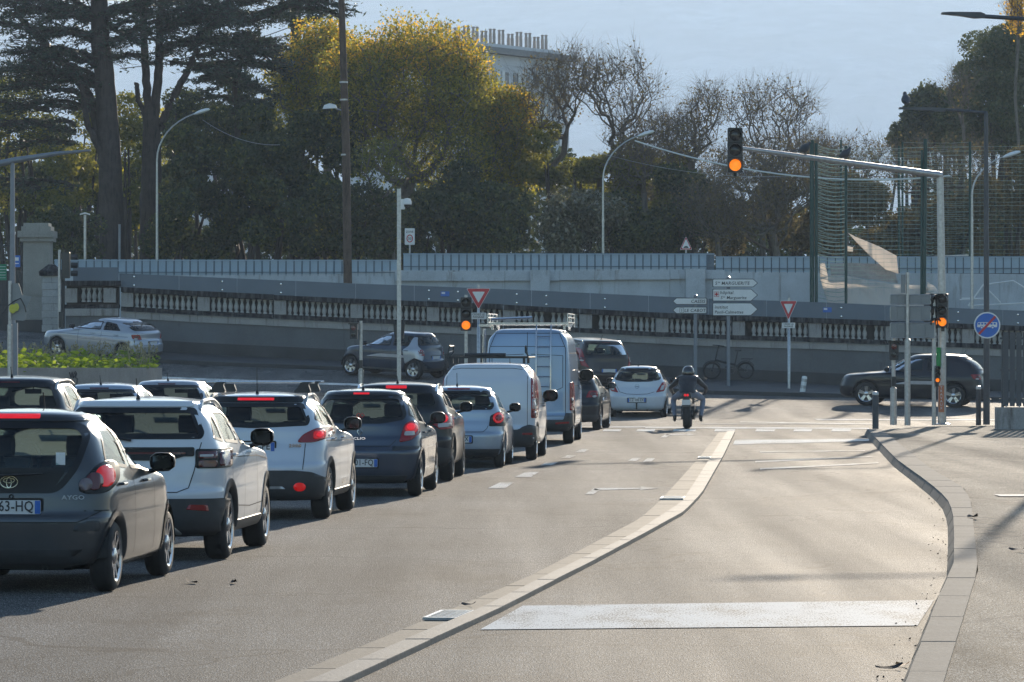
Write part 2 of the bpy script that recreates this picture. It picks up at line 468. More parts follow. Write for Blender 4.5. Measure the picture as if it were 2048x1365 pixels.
def rnd(poly, r=0.04, n=4):
    """round the corners of a polygon"""
    out = []; k = len(poly)
    rs = r if isinstance(r, (list, tuple)) else [r] * k
    for i in range(k):
        p = Vector(poly[i]); a = Vector(poly[i - 1]); b = Vector(poly[(i + 1) % k])
        da, db = (a - p), (b - p)
        rr = min(rs[i], da.length * .45, db.length * .45)
        if rr < 1e-4: out.append(tuple(p)); continue
        p0 = p + da.normalized() * rr; p1 = p + db.normalized() * rr
        for j in range(n + 1):
            t = j / n
            q = p0 * (1 - t)**2 + p * 2 * t * (1 - t) + p1 * t * t
            out.append((q.x, q.y))
    return out

def ell(cx, cy, rx, ry=None, n=18):
    ry = ry or rx
    return [(cx + rx * math.cos(2 * math.pi * i / n), cy + ry * math.sin(2 * math.pi * i / n)) for i in range(n)]

def ccw(p):
    a = sum(p[i - 1][0] * p[i][1] - p[i][0] * p[i - 1][1] for i in range(len(p)))
    return p if a > 0 else p[::-1]

def inset(poly, d):
    poly = ccw(poly); k = len(poly); out = []
    for i in range(k):
        p = Vector(poly[i]); a = (p - Vector(poly[i - 1])); b = (Vector(poly[(i + 1) % k]) - p)
        if a.length < 1e-6: a = b
        if b.length < 1e-6: b = a
        na = Vector((-a.y, a.x)).normalized(); nb = Vector((-b.y, b.x)).normalized()
        n = (na + nb)
        if n.length < 1e-6: n = na
        n.normalize(); c = max(0.5, n.dot(na))
        q = p + n * d / c; out.append((q.x, q.y))
    return out

def mirror(poly): return [(-u, v) for u, v in poly][::-1]

def inpoly(pts, poly):
    x, y = pts[:, 0], pts[:, 1]; c = np.zeros(len(x), bool); k = len(poly)
    for i in range(k):
        x0, y0 = poly[i - 1]; x1, y1 = poly[i]
        if y0 == y1: continue
        m = ((y0 > y) != (y1 > y)) & (x < (x1 - x0) * (y - y0) / (y1 - y0) + x0)
        c ^= m
    return c

class Car:
    def __init__(s, name, label, cat, slices, paintm, wb, rw, loc, head, scale=1.0, group=None,
                 corners=(3.0, .5, 2.6, .8), res=1.0, upper=(3.2, .35), wheelw=.2):
        s.t = thing(name, label, cat, loc, -head, group, scale)
        s.wb, s.rw, s.W = wb, rw, max(x[3] for x in slices)
        s.paint = paintm; s.sl = np.array(slices, float); s.holes = []; s.zb = slices[0][0]
        nr, ar, nf, af = corners
        z, yr, yf, w = s.sl.T
        s.M = int(78 * res); S = pchip(s.sl, s.M)
        nR, nS, nF = int(16 * res), int(64 * res), int(12 * res)
        half = []
        for (z, yr, yf, w) in S:
            L = yf - yr; hh = min(1, max(0, (z - .6) / .4))
            a = min(ar + (upper[1] - ar) * hh, L / 2.1); af_ = min(af, L / 2.1); en = nr + (upper[0] - nr) * hh
            ph = np.linspace(0, math.pi / 2, nR) ** 1.0
            xr = w * np.sin(ph)**(2 / en); y1 = yr + a - a * np.cos(ph)**(2 / en)
            ys = np.linspace(yr + a, yf - af_, nS + 2)[1:-1]; xs = np.full(nS, w)
            ph = np.linspace(math.pi / 2, 0, nF)
            xf = w * np.sin(ph)**(2 / nf); y2 = yf - af_ + af_ * np.cos(ph)**(2 / nf)
            half.append(np.stack([np.r_[xr, xs, xf], np.r_[y1, ys, y2], np.full(nR + nS + nF, z)], 1))
        H = np.array(half); N = H.shape[1]
        Lh = H[:, 1:-1][:, ::-1].copy(); Lh[:, :, 0] *= -1
        G = np.concatenate([H, Lh], 1); K = G.shape[1]
        # body sides swell a little between the wheels
        mid = (s.sl[2, 1] + s.sl[2, 2]) / 2; hl = (s.sl[2, 2] - s.sl[2, 1]) / 2
        G[:, :, 0] *= 1 - 0.05 * np.clip(np.abs(G[:, :, 1] - mid) / hl, 0, 1)**3
        # crown of the roof
        s.V = G.reshape(-1, 3)
        i, j = np.meshgrid(np.arange(s.M - 1), np.arange(K), indexing='ij')
        j2 = (j + 1) % K
        s.Q = np.stack([i * K + j, i * K + j2, (i + 1) * K + j2, (i + 1) * K + j], -1).reshape(-1, 4)
        s.K = K
        s.bvh = BVHTree.FromPolygons([Vector(v) for v in s.V], [tuple(q) for q in s.Q])
    def cast(s, u, v, ang):
        a = R(ang); d = Vector((-math.sin(a), math.cos(a), 0)); ax = Vector((math.cos(a), math.sin(a), 0))
        for k in range(60):
            uu = u * (1 - k * .01) if abs(ang) != 90 else u + (s.wb / 2 * (1 if ang > 0 else -1) - u) * k * .01
            o = ax * uu + Vector((0, 0, v)) - d * 9
            h = s.bvh.ray_cast(o, d)
            if h[0] is not None:
                n = h[1]
                if n.dot(d) > 0: n = -n
                return h[0], n
        return ax * u + Vector((0, 0, v)), -d
    def project(s, bm, ang, off):
        for v in bm.verts:
            p, n = s.cast(v.co.x, v.co.y, ang); v.co = p + n * off
    def cut(s, bm, g):
        if not bm.verts: return
        xs = [v.co.x for v in bm.verts]; ys = [v.co.y for v in bm.verts]
        for lo, hi, nrm in ((min(xs), max(xs), (1, 0, 0)), (min(ys), max(ys), (0, 1, 0))):
            t = lo + g
            while t < hi - g * .2:
                co = (t, 0, 0) if nrm[0] else (0, t, 0)
                bmesh.ops.bisect_plane(bm, geom=bm.verts[:] + bm.edges[:] + bm.faces[:], plane_co=co, plane_no=nrm)
                t += g
    def finish(s, bm, name, m, parent, thick=0.0):
        me = bpy.data.meshes.new(name)
        bmesh.ops.recalc_face_normals(bm, faces=bm.faces)
        bm.to_mesh(me); bm.free(); me.materials.append(m)
        me.polygons.foreach_set('use_smooth', [True] * len(me.polygons))
        return link(name, me, parent or s.t)
    def patch(s, name, poly, ang, m, off=.004, g=.09, parent=None):
        if 'cladding' in name or 'valance' in name or name in ('rear_bumper', 'roof_cell', 'light_bar', 'spoiler'): off = max(off, .013); g = .045
        poly = ccw(list(poly)); bm = bmesh.new()
        vs = [bm.verts.new((u, v, 0)) for u, v in poly]
        for t in tessellate_polygon([[Vector((u, v, 0)) for u, v in poly]]):
            try: bm.faces.new([vs[i] for i in t])
            except ValueError: pass
        s.cut(bm, g)
        # a rim that turns down to the body, so that the piece has an edge
        if off > .0055:
            bd = [e for e in bm.edges if len(e.link_faces) == 1]
            s.project(bm, ang, off)
            r = bmesh.ops.extrude_edge_only(bm, edges=bd)
            for v in [x for x in r['geom'] if isinstance(x, bmesh.types.BMVert)]:
                h = s.bvh.find_nearest(v.co)
                if h[0] is not None: v.co = h[0] + (h[0] - v.co) * .3
        else:
            s.project(bm, ang, off)
        return s.finish(bm, name, m, parent)
    def ring(s, name, outer, inner, ang, m, off=.004, g=.12, parent=None):
        bm = bmesh.new(); k = len(outer)
        a = [bm.verts.new((u, v, 0)) for u, v in outer]; b = [bm.verts.new((u, v, 0)) for u, v in inner]
        for i in range(k):
            j = (i + 1) % k
            try: bm.faces.new((a[i], a[j], b[j], b[i]))
            except ValueError: pass
        s.cut(bm, g); s.project(bm, ang, off)
        return s.finish(bm, name, m, parent)
    def line(s, paths, w=.009, m=None, off=.003, name='panel_gap', parent=None):
        """paths: list of (ang, [(u,v)...])"""
        for ang, pts in paths:
            bm = bmesh.new(); dn = []
            for (a, b) in zip(pts[:-1], pts[1:]):
                k = max(1, int((Vector(b) - Vector(a)).length / .05))
                dn += [Vector(a).lerp(Vector(b), i / k) for i in range(k)]
            dn.append(Vector(pts[-1])); rows = []
            for i, p in enumerate(dn):
                t = dn[min(i + 1, len(dn) - 1)] - dn[max(i - 1, 0)]
                n = Vector((-t.y, t.x)).normalized() * w / 2
                r = []
                for q in (p + n, p - n):
                    c, nn = s.cast(q.x, q.y, ang); r.append(bm.verts.new(c + nn * off))
                rows.append(r)
            for r0, r1 in zip(rows[:-1], rows[1:]):
                bm.faces.new((r0[0], r1[0], r1[1], r0[1]))
            s.finish(bm, name, m or M['gap'], parent)
    def window(s, name, poly, ang, m, border=.04, frame=None):
        """cuts the opening, lays a dark seal round it and sets the pane in"""
        poly = ccw(list(poly)); inn = inset(poly, border)
        s.holes.append((inset(poly, border * .55), ang))
        p = s.patch(name, inset(poly, border * .8), ang, m, -.004, .11)
        s.ring('window_seal', poly, inn, ang, frame or M['trim'], .004, parent=p)
        return p
    def both(s, fn, *a, **k):
        pass
    def body(s):
        V, Q = s.V.copy(), s.Q
        # wheel arches: move the nearest vertices onto the arch, then open it
        Ra = s.rw + .055
        for yc in (0, s.wb):
            dy, dz = V[:, 1] - yc, V[:, 2] - s.rw; rr = np.hypot(dy, dz)
            m = (np.abs(rr - Ra) < .03) & (np.abs(V[:, 0]) > s.W * .6)
            V[m, 1] = yc + dy[m] / rr[m] * Ra; V[m, 2] = s.rw + dz[m] / rr[m] * Ra
        C = V[Q].mean(1); e1 = V[Q[:, 1]] - V[Q[:, 0]]; e2 = V[Q[:, 3]] - V[Q[:, 0]]
        Nn = np.cross(e1, e2); Nn /= np.linalg.norm(Nn, axis=1)[:, None] + 1e-9
        ctr = np.array([0, s.wb / 2, .8]); sg = np.sign(((C - ctr) * Nn).sum(1)); Nn *= sg[:, None]
        keep = np.ones(len(Q), bool)
        for yc in (0, s.wb):
            keep &= ~((np.hypot(C[:, 1] - yc, C[:, 2] - s.rw) < Ra) & (np.abs(C[:, 0]) > s.W * .55))
        for poly, ang in s.holes:
            a = R(ang); u = C[:, 0] * math.cos(a) + C[:, 1] * math.sin(a)
            fac = Nn[:, 0] * math.sin(a) - Nn[:, 1] * math.cos(a)
            keep &= ~(inpoly(np.stack([u, C[:, 2]], 1), poly) & (fac > .12))
        me = np_mesh('body', V, Q[keep], s.paint, True)
        bm = bmesh.new(); bm.from_mesh(me)
        K = s.K; bm.verts.ensure_lookup_table()
        bm.faces.new([bm.verts[i] for i in range(K)][::-1])
        bm.faces.new([bm.verts[i] for i in range((s.M - 1) * K, s.M * K)])
        bmesh.ops.delete(bm, geom=[v for v in bm.verts if not v.link_faces], context='VERTS')
        bmesh.ops.recalc_face_normals(bm, faces=bm.faces)
        for f in bm.faces: f.smooth = True
        bm.to_mesh(me); bm.free()
        s.bodyo = link('body', me, s.t)
    def arches(s, m=None, w=.03):
        Ra = s.rw + .055
        for ang, sg in ((90, 1), (-90, -1)):
            for yc in (0, s.wb):
                pts = [(R(a)) for a in np.linspace(-8, 188, 26)]
                o = [(sg * yc + (Ra + w) * math.cos(a), s.rw + (Ra + w) * math.sin(a)) for a in pts]
                i = [(sg * yc + (Ra - .018) * math.cos(a), s.rw + (Ra - .018) * math.sin(a)) for a in pts]
                bm = bmesh.new()
                A = [bm.verts.new((u, v, 0)) for u, v in o]; B = [bm.verts.new((u, v, 0)) for u, v in i]
                for k in range(len(pts) - 1): bm.faces.new((A[k], A[k + 1], B[k + 1], B[k]))
                s.project(bm, ang, .008)
                bd = [e for e in bm.edges if len(e.link_faces) == 1 and (e.verts[0] in B and e.verts[1] in B)]
                r = bmesh.ops.extrude_edge_only(bm, edges=bd)
                for v in r['geom']:
                    if isinstance(v, bmesh.types.BMVert): v.co.x -= sg * .08
                s.finish(bm, 'wheel_arch', m or s.paint, s.t)
    def under(s):
        mb = MB(); sl = s.sl; L0, L1 = sl[2, 1], sl[2, 2]
        mb.box((0, (L0 + L1) / 2, s.zb + .06), (s.W * 1.15, (L1 - L0) * .86, .14))
        mb.box((0, (L0 + L1) / 2, s.zb + .16), (s.W * 1.15, (L1 - L0) * .8, .16))
        Ra = s.rw + .05
        for yc in (0, s.wb):
            for sg in (-1, 1):
                n = 14; vs = []; x0, x1 = sg * s.W * .55, sg * (s.W - .03)
                for k in range(n + 1):
                    a = math.pi * k / n
                    for x in (x0, x1): vs.append((x, yc + Ra * math.cos(a), s.rw + Ra * math.sin(a)))
                vs.append((x0, yc, s.rw))
                fs = [(2 * k, 2 * k + 1, 2 * k + 3, 2 * k + 2) for k in range(n)]
                fs += [(2 * k, 2 * k + 2, len(vs) - 1) for k in range(n)]
                mb.add(vs, fs)
        mb.tube([(s.W * .35, L0 + .1, s.zb + .03), (s.W * .35, L0 + .5, s.zb + .04)], .03, 8)
        mb.build('underbody', M['gap'], s.t)
    def wheels(s, style=5, rimr=.66, mrim=None, width=.2, inn=.0):
        rw = s.rw; h = width / 2
        t = MB(); rr = rw * rimr
        t.lathe([(rr, -h), (rw - .035, -h), (rw - .01, -h + .02), (rw, -h + .045), (rw, h - .045), (rw - .01, h - .02), (rw - .035, h), (rr + .01, h), (rr, h - .01), (rr - .02, h - .1), (rr - .02, -h)], 34, axis='X', cap=False)
        for k in range(3):   # tread grooves
            x = -h + .055 + k * (width - .11) / 2
            t.lathe([(rw + .0015, x - .004), (rw + .0015, x + .004)], 34, axis='X', cap=False)
        tm = t.mesh('wheel', M['rubber'], True, 40)
        r = MB()
        r.lathe([(rr - .018, h - .012), (rr + .004, h + .002), (rr + .004, h - .012), (rr - .03, h - .05), (rr - .03, -h)], 30, axis='X', cap=False)
        r.lathe([(.0, h + .004), (.03, h + .004), (.065, h - .01), (.07, h - .04)], 18, axis='X', cap=False)
        if style == 'steel':
            r.lathe([(.06, h - .02), (rr * .55, h - .035), (rr * .75, h - .02), (rr - .02, h - .02)], 30, axis='X', cap=False)
            for k in range(12):
                a = 2 * math.pi * k / 12
                q = Matrix.Rotation(a, 3, 'X')
                r.box(q @ Vector((h - .018, 0, rr * .7)), (.02, .05, rr * .3), M=q)
        else:
            for k in range(style):
                for dd in ((0,) if style > 7 else (-.14, .14)):
                    a = 2 * math.pi * k / style + dd
                    q = Matrix.Rotation(a, 3, 'X')
                    wi = .028 if style > 7 else .034
                    vs = []
                    for z, ww, x in ((.04, wi * .9, h - .02), (rr - .01, wi * .62, h - .006)):
                        for sy in (-1, 1):
                            for sx in (0, -.03): vs.append(q @ Vector((x + sx, sy * ww, z)))
                    r.add(vs, [(0, 2, 6, 4), (1, 5, 7, 3), (0, 4, 5, 1), (2, 3, 7, 6), (4, 6, 7, 5), (0, 1, 3, 2)])
        rm = r.mesh('rim', mrim or M['alloy'], True, 30)
        b = MB(); b.lathe([(.0, h - .075), (rr - .03, h - .075)], 24, axis='X', cap=False)
        b.lathe([(.05, h - .06), (rr * .72, h - .06), (rr * .72, h - .07)], 24, axis='X', cap=False)
        bmh = b.mesh('brake_disc', M['alloy_dark'])
        for yc in (0, s.wb):
            for sg in (1, -1):
                x = sg * (s.W * .985 - h - .012 - inn)
                w = link('wheel', tm, s.t, (x, yc, rw), (0, 0, 0 if sg > 0 else math.pi))
                link('rim', rm, w); link('brake_disc', bmh, w)
    def seats(s, y=1.15, z=.35, head=True, rear=True, x=.36):
        st = MB()
        st.box((0, 0, .1), (.5, .5, .18)); st.box((0, -.25, .42), (.48, .14, .6), M=Matrix.Rotation(R(12), 3, 'X'))
        st.tube([(-.13, -.33, .83), (.13, -.33, .83)], .09, 10)
        st.box((0, -.33, .74), (.1, .04, .12))
        me = st.mesh('seat', M['seat'], True, 45)
        for sg in (-1, 1): link('seat', me, s.t, (sg * x, y, z))
        if rear:
            b = MB(); b.box((0, 0, .1), (1.2, .5, .2)); b.box((0, -.25, .4), (1.22, .14, .5), M=Matrix.Rotation(R(12), 3, 'X'))
            for xx in (-.38, 0, .38): b.tube([(xx - .1, -.32, .69), (xx + .1, -.32, .69)], .065, 8)
            b.build('rear_bench', M['seat'], s.t, True, (0, y - .85, z), 45)
        d = MB(); d.box((0, y + .75, z + .48), (1.25, .35, .22)); d.build('dashboard', M['seat'], s.t)
        k = MB(); k.tube([(-x + .17 * math.cos(q), y + .5 + .06 * math.sin(q), z + .62 + .17 * math.sin(q)) for q in np.linspace(0, 2 * math.pi, 17)[:-1]], .018, 5, closed=True); k.build('steering_wheel', M['seat'], s.t)
        k = MB(); zt = s.sl[-1, 0] - .24; k.box((0, y + .35, zt), (.24, .03, .07)); k.tube([(0, y + .36, zt), (0, y + .42, zt + .12)], .01, 4); k.build('interior_mirror', M['seat'], s.t)
    def mirrors(s, y, z, m=None, size=1.0, arm=.1):
        for sg in (1, -1):
            size *= 1; x = sg * (s.W + arm * .8)
            mb = MB(); n = 12
            prof = [(.0, .07), (.05, .06), (.085, .02), (.09, -.03), (.085, -.045)]
            vs = []; 
            for r, yy in prof:
                for j in range(n):
                    a = 2 * math.pi * j / n
                    cx, cz = math.cos(a), math.sin(a)
                    e = 1.0 / max(abs(cx)**3 + abs(cz)**3, 1e-6)**(1 / 3)
                    vs.append((r * 1.2 * cx * e * size, yy * size * 1.3, r * .9 * cz * e * size))
            fs = [(i * n + j, i * n + (j + 1) % n, (i + 1) * n + (j + 1) % n, (i + 1) * n + j) for i in range(len(prof) - 1) for j in range(n)]
            mb.add(vs, fs); 
            mb.tube([(0, 0, -.05 * size), (-sg * (arm + .05), .02, -.09 * size)], .022 * size, 6)
            o = mb.build('wing_mirror', m or M['trim'], s.t, True, (x, y, z), 50)
            g = MB(); g.prism([(a * .7 * size, b * .74 * size) for a, b in rnd([(-.11, -.075), (.11, -.075), (.115, .07), (-.11, .078)], .04)], -.062 * size, -.05 * size)
            g.build('mirror_glass', M['mirror'], o)
    def handles(s, ys, z, m=None):
        for sg in (1, -1):
            for y in ys:
                p, n = s.cast(sg * y, z, 90 * sg)
                mb = MB(); mb.tube([(p.x - sg * .01, y - .1, z), (p.x + sg * .028, y - .075, z), (p.x + sg * .03, y + .06, z), (p.x - sg * .01, y + .09, z)], .013, 6)
                mb.build('door_handle', m or s.paint, s.t, True)
    def rails(s, y0, y1, x, z, m=None, r=.018, h=.05):
        for sg in (1, -1):
            pts = []
            for t in np.linspace(0, 1, 12):
                y = y0 + (y1 - y0) * t
                hh = s.bvh.ray_cast(Vector((sg * x, y, 3)), Vector((0, 0, -1)))
                zz = hh[0].z if hh[0] is not None else z
                e = min(1, min(t, 1 - t) * 9)
                pts.append((sg * x, y, zz - .01 + h * (1 - (1 - e)**2)))
            mb = MB(); mb.tube(pts, r, 8); mb.build('roof_rail', m or M['galv'], s.t, True)
    def antenna(s, x, y, h=.2, tilt=.5, r=.006):
        hh = s.bvh.ray_cast(Vector((x, y, 3)), Vector((0, 0, -1)))
        z = hh[0].z if hh[0] is not None else s.sl[-1, 0]
        mb = MB(); mb.tube([(x, y, z - .01), (x, y - .03, z + .04)], [.025, .012], 8)
        mb.tube([(x, y - .03, z + .03), (x, y - .03 - h * tilt, z + .03 + h)], r, 5)
        mb.build('antenna', M['black'], s.t, True)
    def plate(s, text, z, y=None, w=.52, h=.11, x=0, blue=(1, 1), align='CENTER', font_h=.085, left=None):
        p, n = s.cast(x, z, 0)
        yy = min(s.cast(x - w / 2, z, 0)[0].y, s.cast(x + w / 2, z, 0)[0].y, p.y) - .012
        mb = MB(); mb.prism(rnd([(-w / 2, -h / 2), (w / 2, -h / 2), (w / 2, h / 2), (-w / 2, h / 2)], .012, 3), 0, .02)
        o = mb.build('number_plate', M['plate'], s.t, False, (x, yy, z))
        f = MB(); f.prism(rnd([(-w / 2 - .02, -h / 2 - .018), (w / 2 + .02, -h / 2 - .018), (w / 2 + .02, h / 2 + .018), (-w / 2 - .02, h / 2 + .018)], .02, 3), .012, .03)
        f.build('plate_holder', M['trim'], o)
        for sg, on in ((-1, blue[0]), (1, blue[1])):
            if on:
                b = MB(); b.box((sg * (w / 2 - .024), -.0015, 0), (.044, .004, h - .006)); b.build('plate_band', M['plate_blue'], o)
        if text:
            lx = {'RIGHT': w / 2 - .055, 'CENTER': 0, 'LEFT': -w / 2 + .055}[align]
            lettering(text, font_h, (lx, -.003, -font_h * .36), M['ink'], o, align=align, depth=.002, sx=.82)
    def text(s, txt, h, u, z, m=None, ang=0, name='badge', sx=1.3, off=.006):
        p, n = s.cast(u, z, ang)
        rz = math.atan2(-n.x, n.y) + math.pi if ang == 0 else R(ang)
        return lettering(txt, h, tuple(p + n * off), m or M['chrome'], s.t, name=name, rz=R(ang) if ang else math.atan2(n.x, -n.y), depth=.006, sx=sx)
    def badge(s, polys, u, z, name='badge', m=None, th=.006):
        """chrome emblem from closed outlines drawn as tubes"""
        p, n = s.cast(u, z, 0)
        mb = MB()
        for pl in polys: mb.tube([(p.x + a, s.cast(u + a, z + b, 0)[0].y - .008, z + b) for a, b in pl], th, 5, closed=True)
        mb.build(name, m or M['chrome'], s.t, True)
    def wiper(s, u0, z0, u1, z1):
        bm = []
        for t in np.linspace(0, 1, 7):
            u, z = u0 + (u1 - u0) * t, z0 + (z1 - z0) * t
            p, n = s.cast(u, z, 0); bm.append(p + n * (.03 if 0 < t < 1 else .015))
        mb = MB(); mb.tube(bm, [.016, .014, .012, .01, .009, .008, .006], 6); mb.build('rear_wiper', M['black'], s.t, True)

def lettering(txt, h, loc, m, parent, align='CENTER', depth=.003, sx=1.0, rz=0.0, name='lettering', shear=0.0, flip=False):
    c = bpy.data.curves.new('t', 'FONT'); c.body = txt; c.size = h * 1.38; c.align_x = align; c.extrude = depth; c.resolution_u = 2
    c.shear = shear; c.space_character = 1.05; c.offset = h * .012
    o = bpy.data.objects.new('t', c); COL.objects.link(o)
    me = bpy.data.meshes.new_from_object(o.evaluated_get(bpy.context.evaluated_depsgraph_get()))
    bpy.data.objects.remove(o); bpy.data.curves.remove(c)
    me.transform(Matrix.Rotation(R(90), 4, 'X') @ Matrix.Diagonal((sx, 1, 1, 1)))
    me.materials.clear(); me.materials.append(m); me.name = name
    return link(name, me, parent, loc, (0, 0, rz))

M['mirror'] = mat('mirror_glass', (0.05, 0.055, 0.06), 0.08, 1.0, 0.03)

def shape(H, w, ro, fo, wb, belt=.95, hood=.88, ws=None, rf=None, yb=None, yt=None, rwt=.58, gc=.19, bump_z=.55, bz=.04, flat=.03, hr=.13, wk=.045):
    """slices (z, rear y, front y, half width) of a hatchback-like body"""
    ws = ws if ws is not None else wb * .72; rf = rf if rf is not None else wb * .5
    yb = yb if yb is not None else -ro + .08; yt = yt if yt is not None else -ro + .3
    fy = wb + fo; l = lambda a, b, t: a + (b - a) * t
    return [(gc, -ro + .16, fy - .15, w - .09), (gc + .06, -ro + .05, fy - .06, w - .035), (gc + .18, -ro + .005, fy - .01, w - .008),
            (bump_z - .05, -ro, fy, w), (bump_z, -ro + .008, fy - .01, w), (bump_z + .045, -ro + bz, fy - .03, w - .002),
            (l(bump_z + .04, hood, .5), l(-ro + bz, yb, .45), fy - .09, w - .004), (hood - .05, l(-ro + bz, yb, .8), fy - .2, w - .014),
            (hood + .01, l(-ro + bz, yb, .92), l(fy, ws, .45), w - .03), (belt, yb, ws, w - wk - .012),
            (l(belt, H, .28), l(yb, yt, .2), l(ws, rf, .36), l(w - wk - .012, rwt, .3)),
            (l(belt, H, .55), l(yb, yt, .45), l(ws, rf, .67), l(w - wk - .012, rwt, .6)),
            (H - hr, l(yb, yt, .85), rf, rwt), (H - hr * .45, yt + .02, rf - .16, rwt - .05),
            (H - flat, yt + .12, rf - .32, rwt - .17), (H - .006, l(yt, rf, .35), l(yt, rf, .6), .22), (H, l(yt, rf, .45), l(yt, rf, .55), .03)]
# ------------------------------------------------------------------ ground shape
WX = [-60, -45, -30, -20, -10.9, -5.6, -.4, 3, 6.8, 10.4, 17, 26, 60]
WZ = [3.6, 3.4, 2.9, 2.3, 1.75, 1.5, 1.3, 1.07, .88, .72, .45, .3, .2]
def gz(x, y):
    t = min(1.0, max(0.0, (y - 122) / 26.0)); w = np.interp(x, WX, WZ)
    e = t if t > .12 else t * t / .24 + .0 * t
    if t > .12: e = t - .06 + .06 * t
    return float(w * e)

# ------------------------------------------------------------------ terrain, roads
def struct(o, label=None): o['kind'] = 'structure'; return o

def face_up(o):
    if sum(p.normal.z * p.area for p in o.data.polygons) < 0: o.data.flip_normals()
    return o

def polyline(pts, z=0.0): return [Gp(x, y, z) for x, y in pts]

def at_y(pl, y):
    """x on a polyline at distance y (extrapolating at the ends)"""
    for a, b in zip(pl[:-1], pl[1:]):
        if a.y <= y <= b.y: return a.x + (b.x - a.x) * (y - a.y) / (b.y - a.y)
    a, b = (pl[0], pl[1]) if y < pl[0].y else (pl[-2], pl[-1])
    return a.x + (b.x - a.x) * (y - a.y) / (b.y - a.y)

KZ = .12
kerb_in = polyline([(1811, 1365), (1887, 1167), (1907, 1139), (1908, 1070), (1906, 1028), (1898, 1004), (1878, 982), (1840, 953), (1794, 920), (1734, 859)], KZ)
kerb_out = polyline([(1887, 1365), (1956, 1139), (1943, 1005), (1929, 977), (1859, 936), (1767, 862)], KZ)

# big base sheet
mb = MB(); mb.add([(-5000, -280, -.7), (5000, -280, -.7), (5000, 5400, -.7), (-5000, 5400, -.7)], [(0, 1, 2, 3)])
struct(face_up(mb.build('ground', M['soil'])))

def sheet(name, xs, ys, zf, m, hole=None):
    nx, ny = len(xs), len(ys)
    V = np.array([(x, y, zf(x, y)) for y in ys for x in xs])
    i, j = np.meshgrid(np.arange(ny - 1), np.arange(nx - 1), indexing='ij')
    Q = np.stack([i * nx + j, i * nx + j + 1, (i + 1) * nx + j + 1, (i + 1) * nx + j], -1).reshape(-1, 4)
    if hole is not None: Q = Q[[not hole(*V[q].mean(0)[:2]) for q in Q]]
    return link(name, np_mesh(name, V, Q, m, True))

ys = list(np.arange(-20, 118, 6.0)) + list(np.arange(118, 150, 1.0)) + [150, 156, 162, 167]
def road_z(x, y):
    if y > 148: 
        return gz(x, 148) + (y - 148) * .02 if x < -14 else gz(x, 148) - .02
    return gz(x, y)
struct(sheet('road', list(np.arange(-60, 62, 2.0)), ys, road_z, M['asphalt']))

# right-hand pavement, a raised slab with a face towards the road
def pavement():
    ysx = [-10, 0, 10, 20] + [p.y for p in kerb_out]; ysx = sorted(set([round(y, 2) for y in ysx]))
    xo = lambda y: at_y(kerb_out, y)
    vs, fs = [], []
    for y in ysx: vs += [(xo(y), y, KZ - .01), (45, y, KZ - .01)]
    y1 = ysx[-1] + .2
    for k in range(len(ysx) - 1): fs.append((2 * k, 2 * k + 1, 2 * k + 3, 2 * k + 2))
    # far edge: the pavement ends along the cross road
    e = len(vs)
    xe = xo(ysx[-1]); far = [(xe, ysx[-1]), (xe + 1.2, 102.5), (xe + 3, 103.8), (20, 105.2), (45, 106)]
    vs += [(x, y, KZ - .01) for x, y in far] + [(x, y, -.05) for x, y in far]
    base = len(ysx) * 2 - 1
    fs.append((base - 1, base, e + 4, e + 3, e + 2, e + 1, e))
    for k in range(4): fs.append((e + k, e + k + 1, e + 6 + k, e + 5 + k))
    m = MB(); m.add(vs, fs); o = struct(face_up(m.build('sidewalk', M['sidewalk']))); return far
far_edge = pavement()

def run_blocks(parent, name, A, B, pitch, y0, y1, z0, z1, m, gap=.012, face=0, jit=.004, batter=0.0):
    """blocks between the polylines A (left) and B (right)"""
    y = y0; k = 0
    while y < y1:
        ax, ax2 = at_y(A, y), at_y(A, min(y + 1, y1)); sl = math.hypot(1, ax2 - ax)
        yn = min(y1, y + pitch / sl)
        a0, a1, b0, b1 = at_y(A, y), at_y(A, yn), at_y(B, y), at_y(B, yn)
        g = gap / sl; zz = z1 + random.uniform(-jit, jit) * .5
        c = Vector(((a0 + b1) / 2, (y + yn) / 2, 0))
        q = [(a0, y + g), (b0, y + g), (b1, yn - g), (a1, yn - g)]
        ch = .012
        top = [Vector((x, yy, 0)) for x, yy in q]; cc = sum(top, Vector()) / 4
        tp = [p + (cc - p).normalized() * ch for p in top]
        vs = [(p.x - c.x - (batter if i_ in (0, 3) else 0), p.y - c.y, z0) for i_, p in enumerate(top)] + [(p.x - c.x, p.y - c.y, zz - ch * .7) for p in top] + [(p.x - c.x, p.y - c.y, zz) for p in tp]
        fs = [(8, 9, 10, 11)]
        for r in (0, 4):
            fs += [(r + i, r + (i + 1) % 4, r + 4 + (i + 1) % 4, r + 4 + i) for i in range(4)]
        mm = MB(); mm.add(vs, fs); mm.build(name, m, parent, loc=(c.x, c.y, 0))
        y = yn; k += 1
kb = thing('sidewalk_kerb', None, None); kb['kind'] = 'structure'
run_blocks(kb, 'kerb_stone', kerb_in, kerb_out, 2.6, 18, kerb_in[-1].y, -.05, KZ + .004, M['kerb'], batter=.09)
# low end of the kerb turning round the corner
far_in = [Vector((x, y, 0)) for x, y in far_edge]
for (a, b) in zip(far_in[:-1], far_in[1:]):
    n = max(1, int((b - a).length / 1.1))
    for k in range(n):
        p, q = a.lerp(b, k / n), a.lerp(b, (k + 1) / n); d = (q - p); an = math.atan2(d.y, d.x)
        mm = MB(); mm.box((0, 0, .035), (d.length - .02, .22, .17), an); mm.build('kerb_stone', M['kerb'], kb, loc=((p + q) / 2 + Vector((0, .11, 0))))

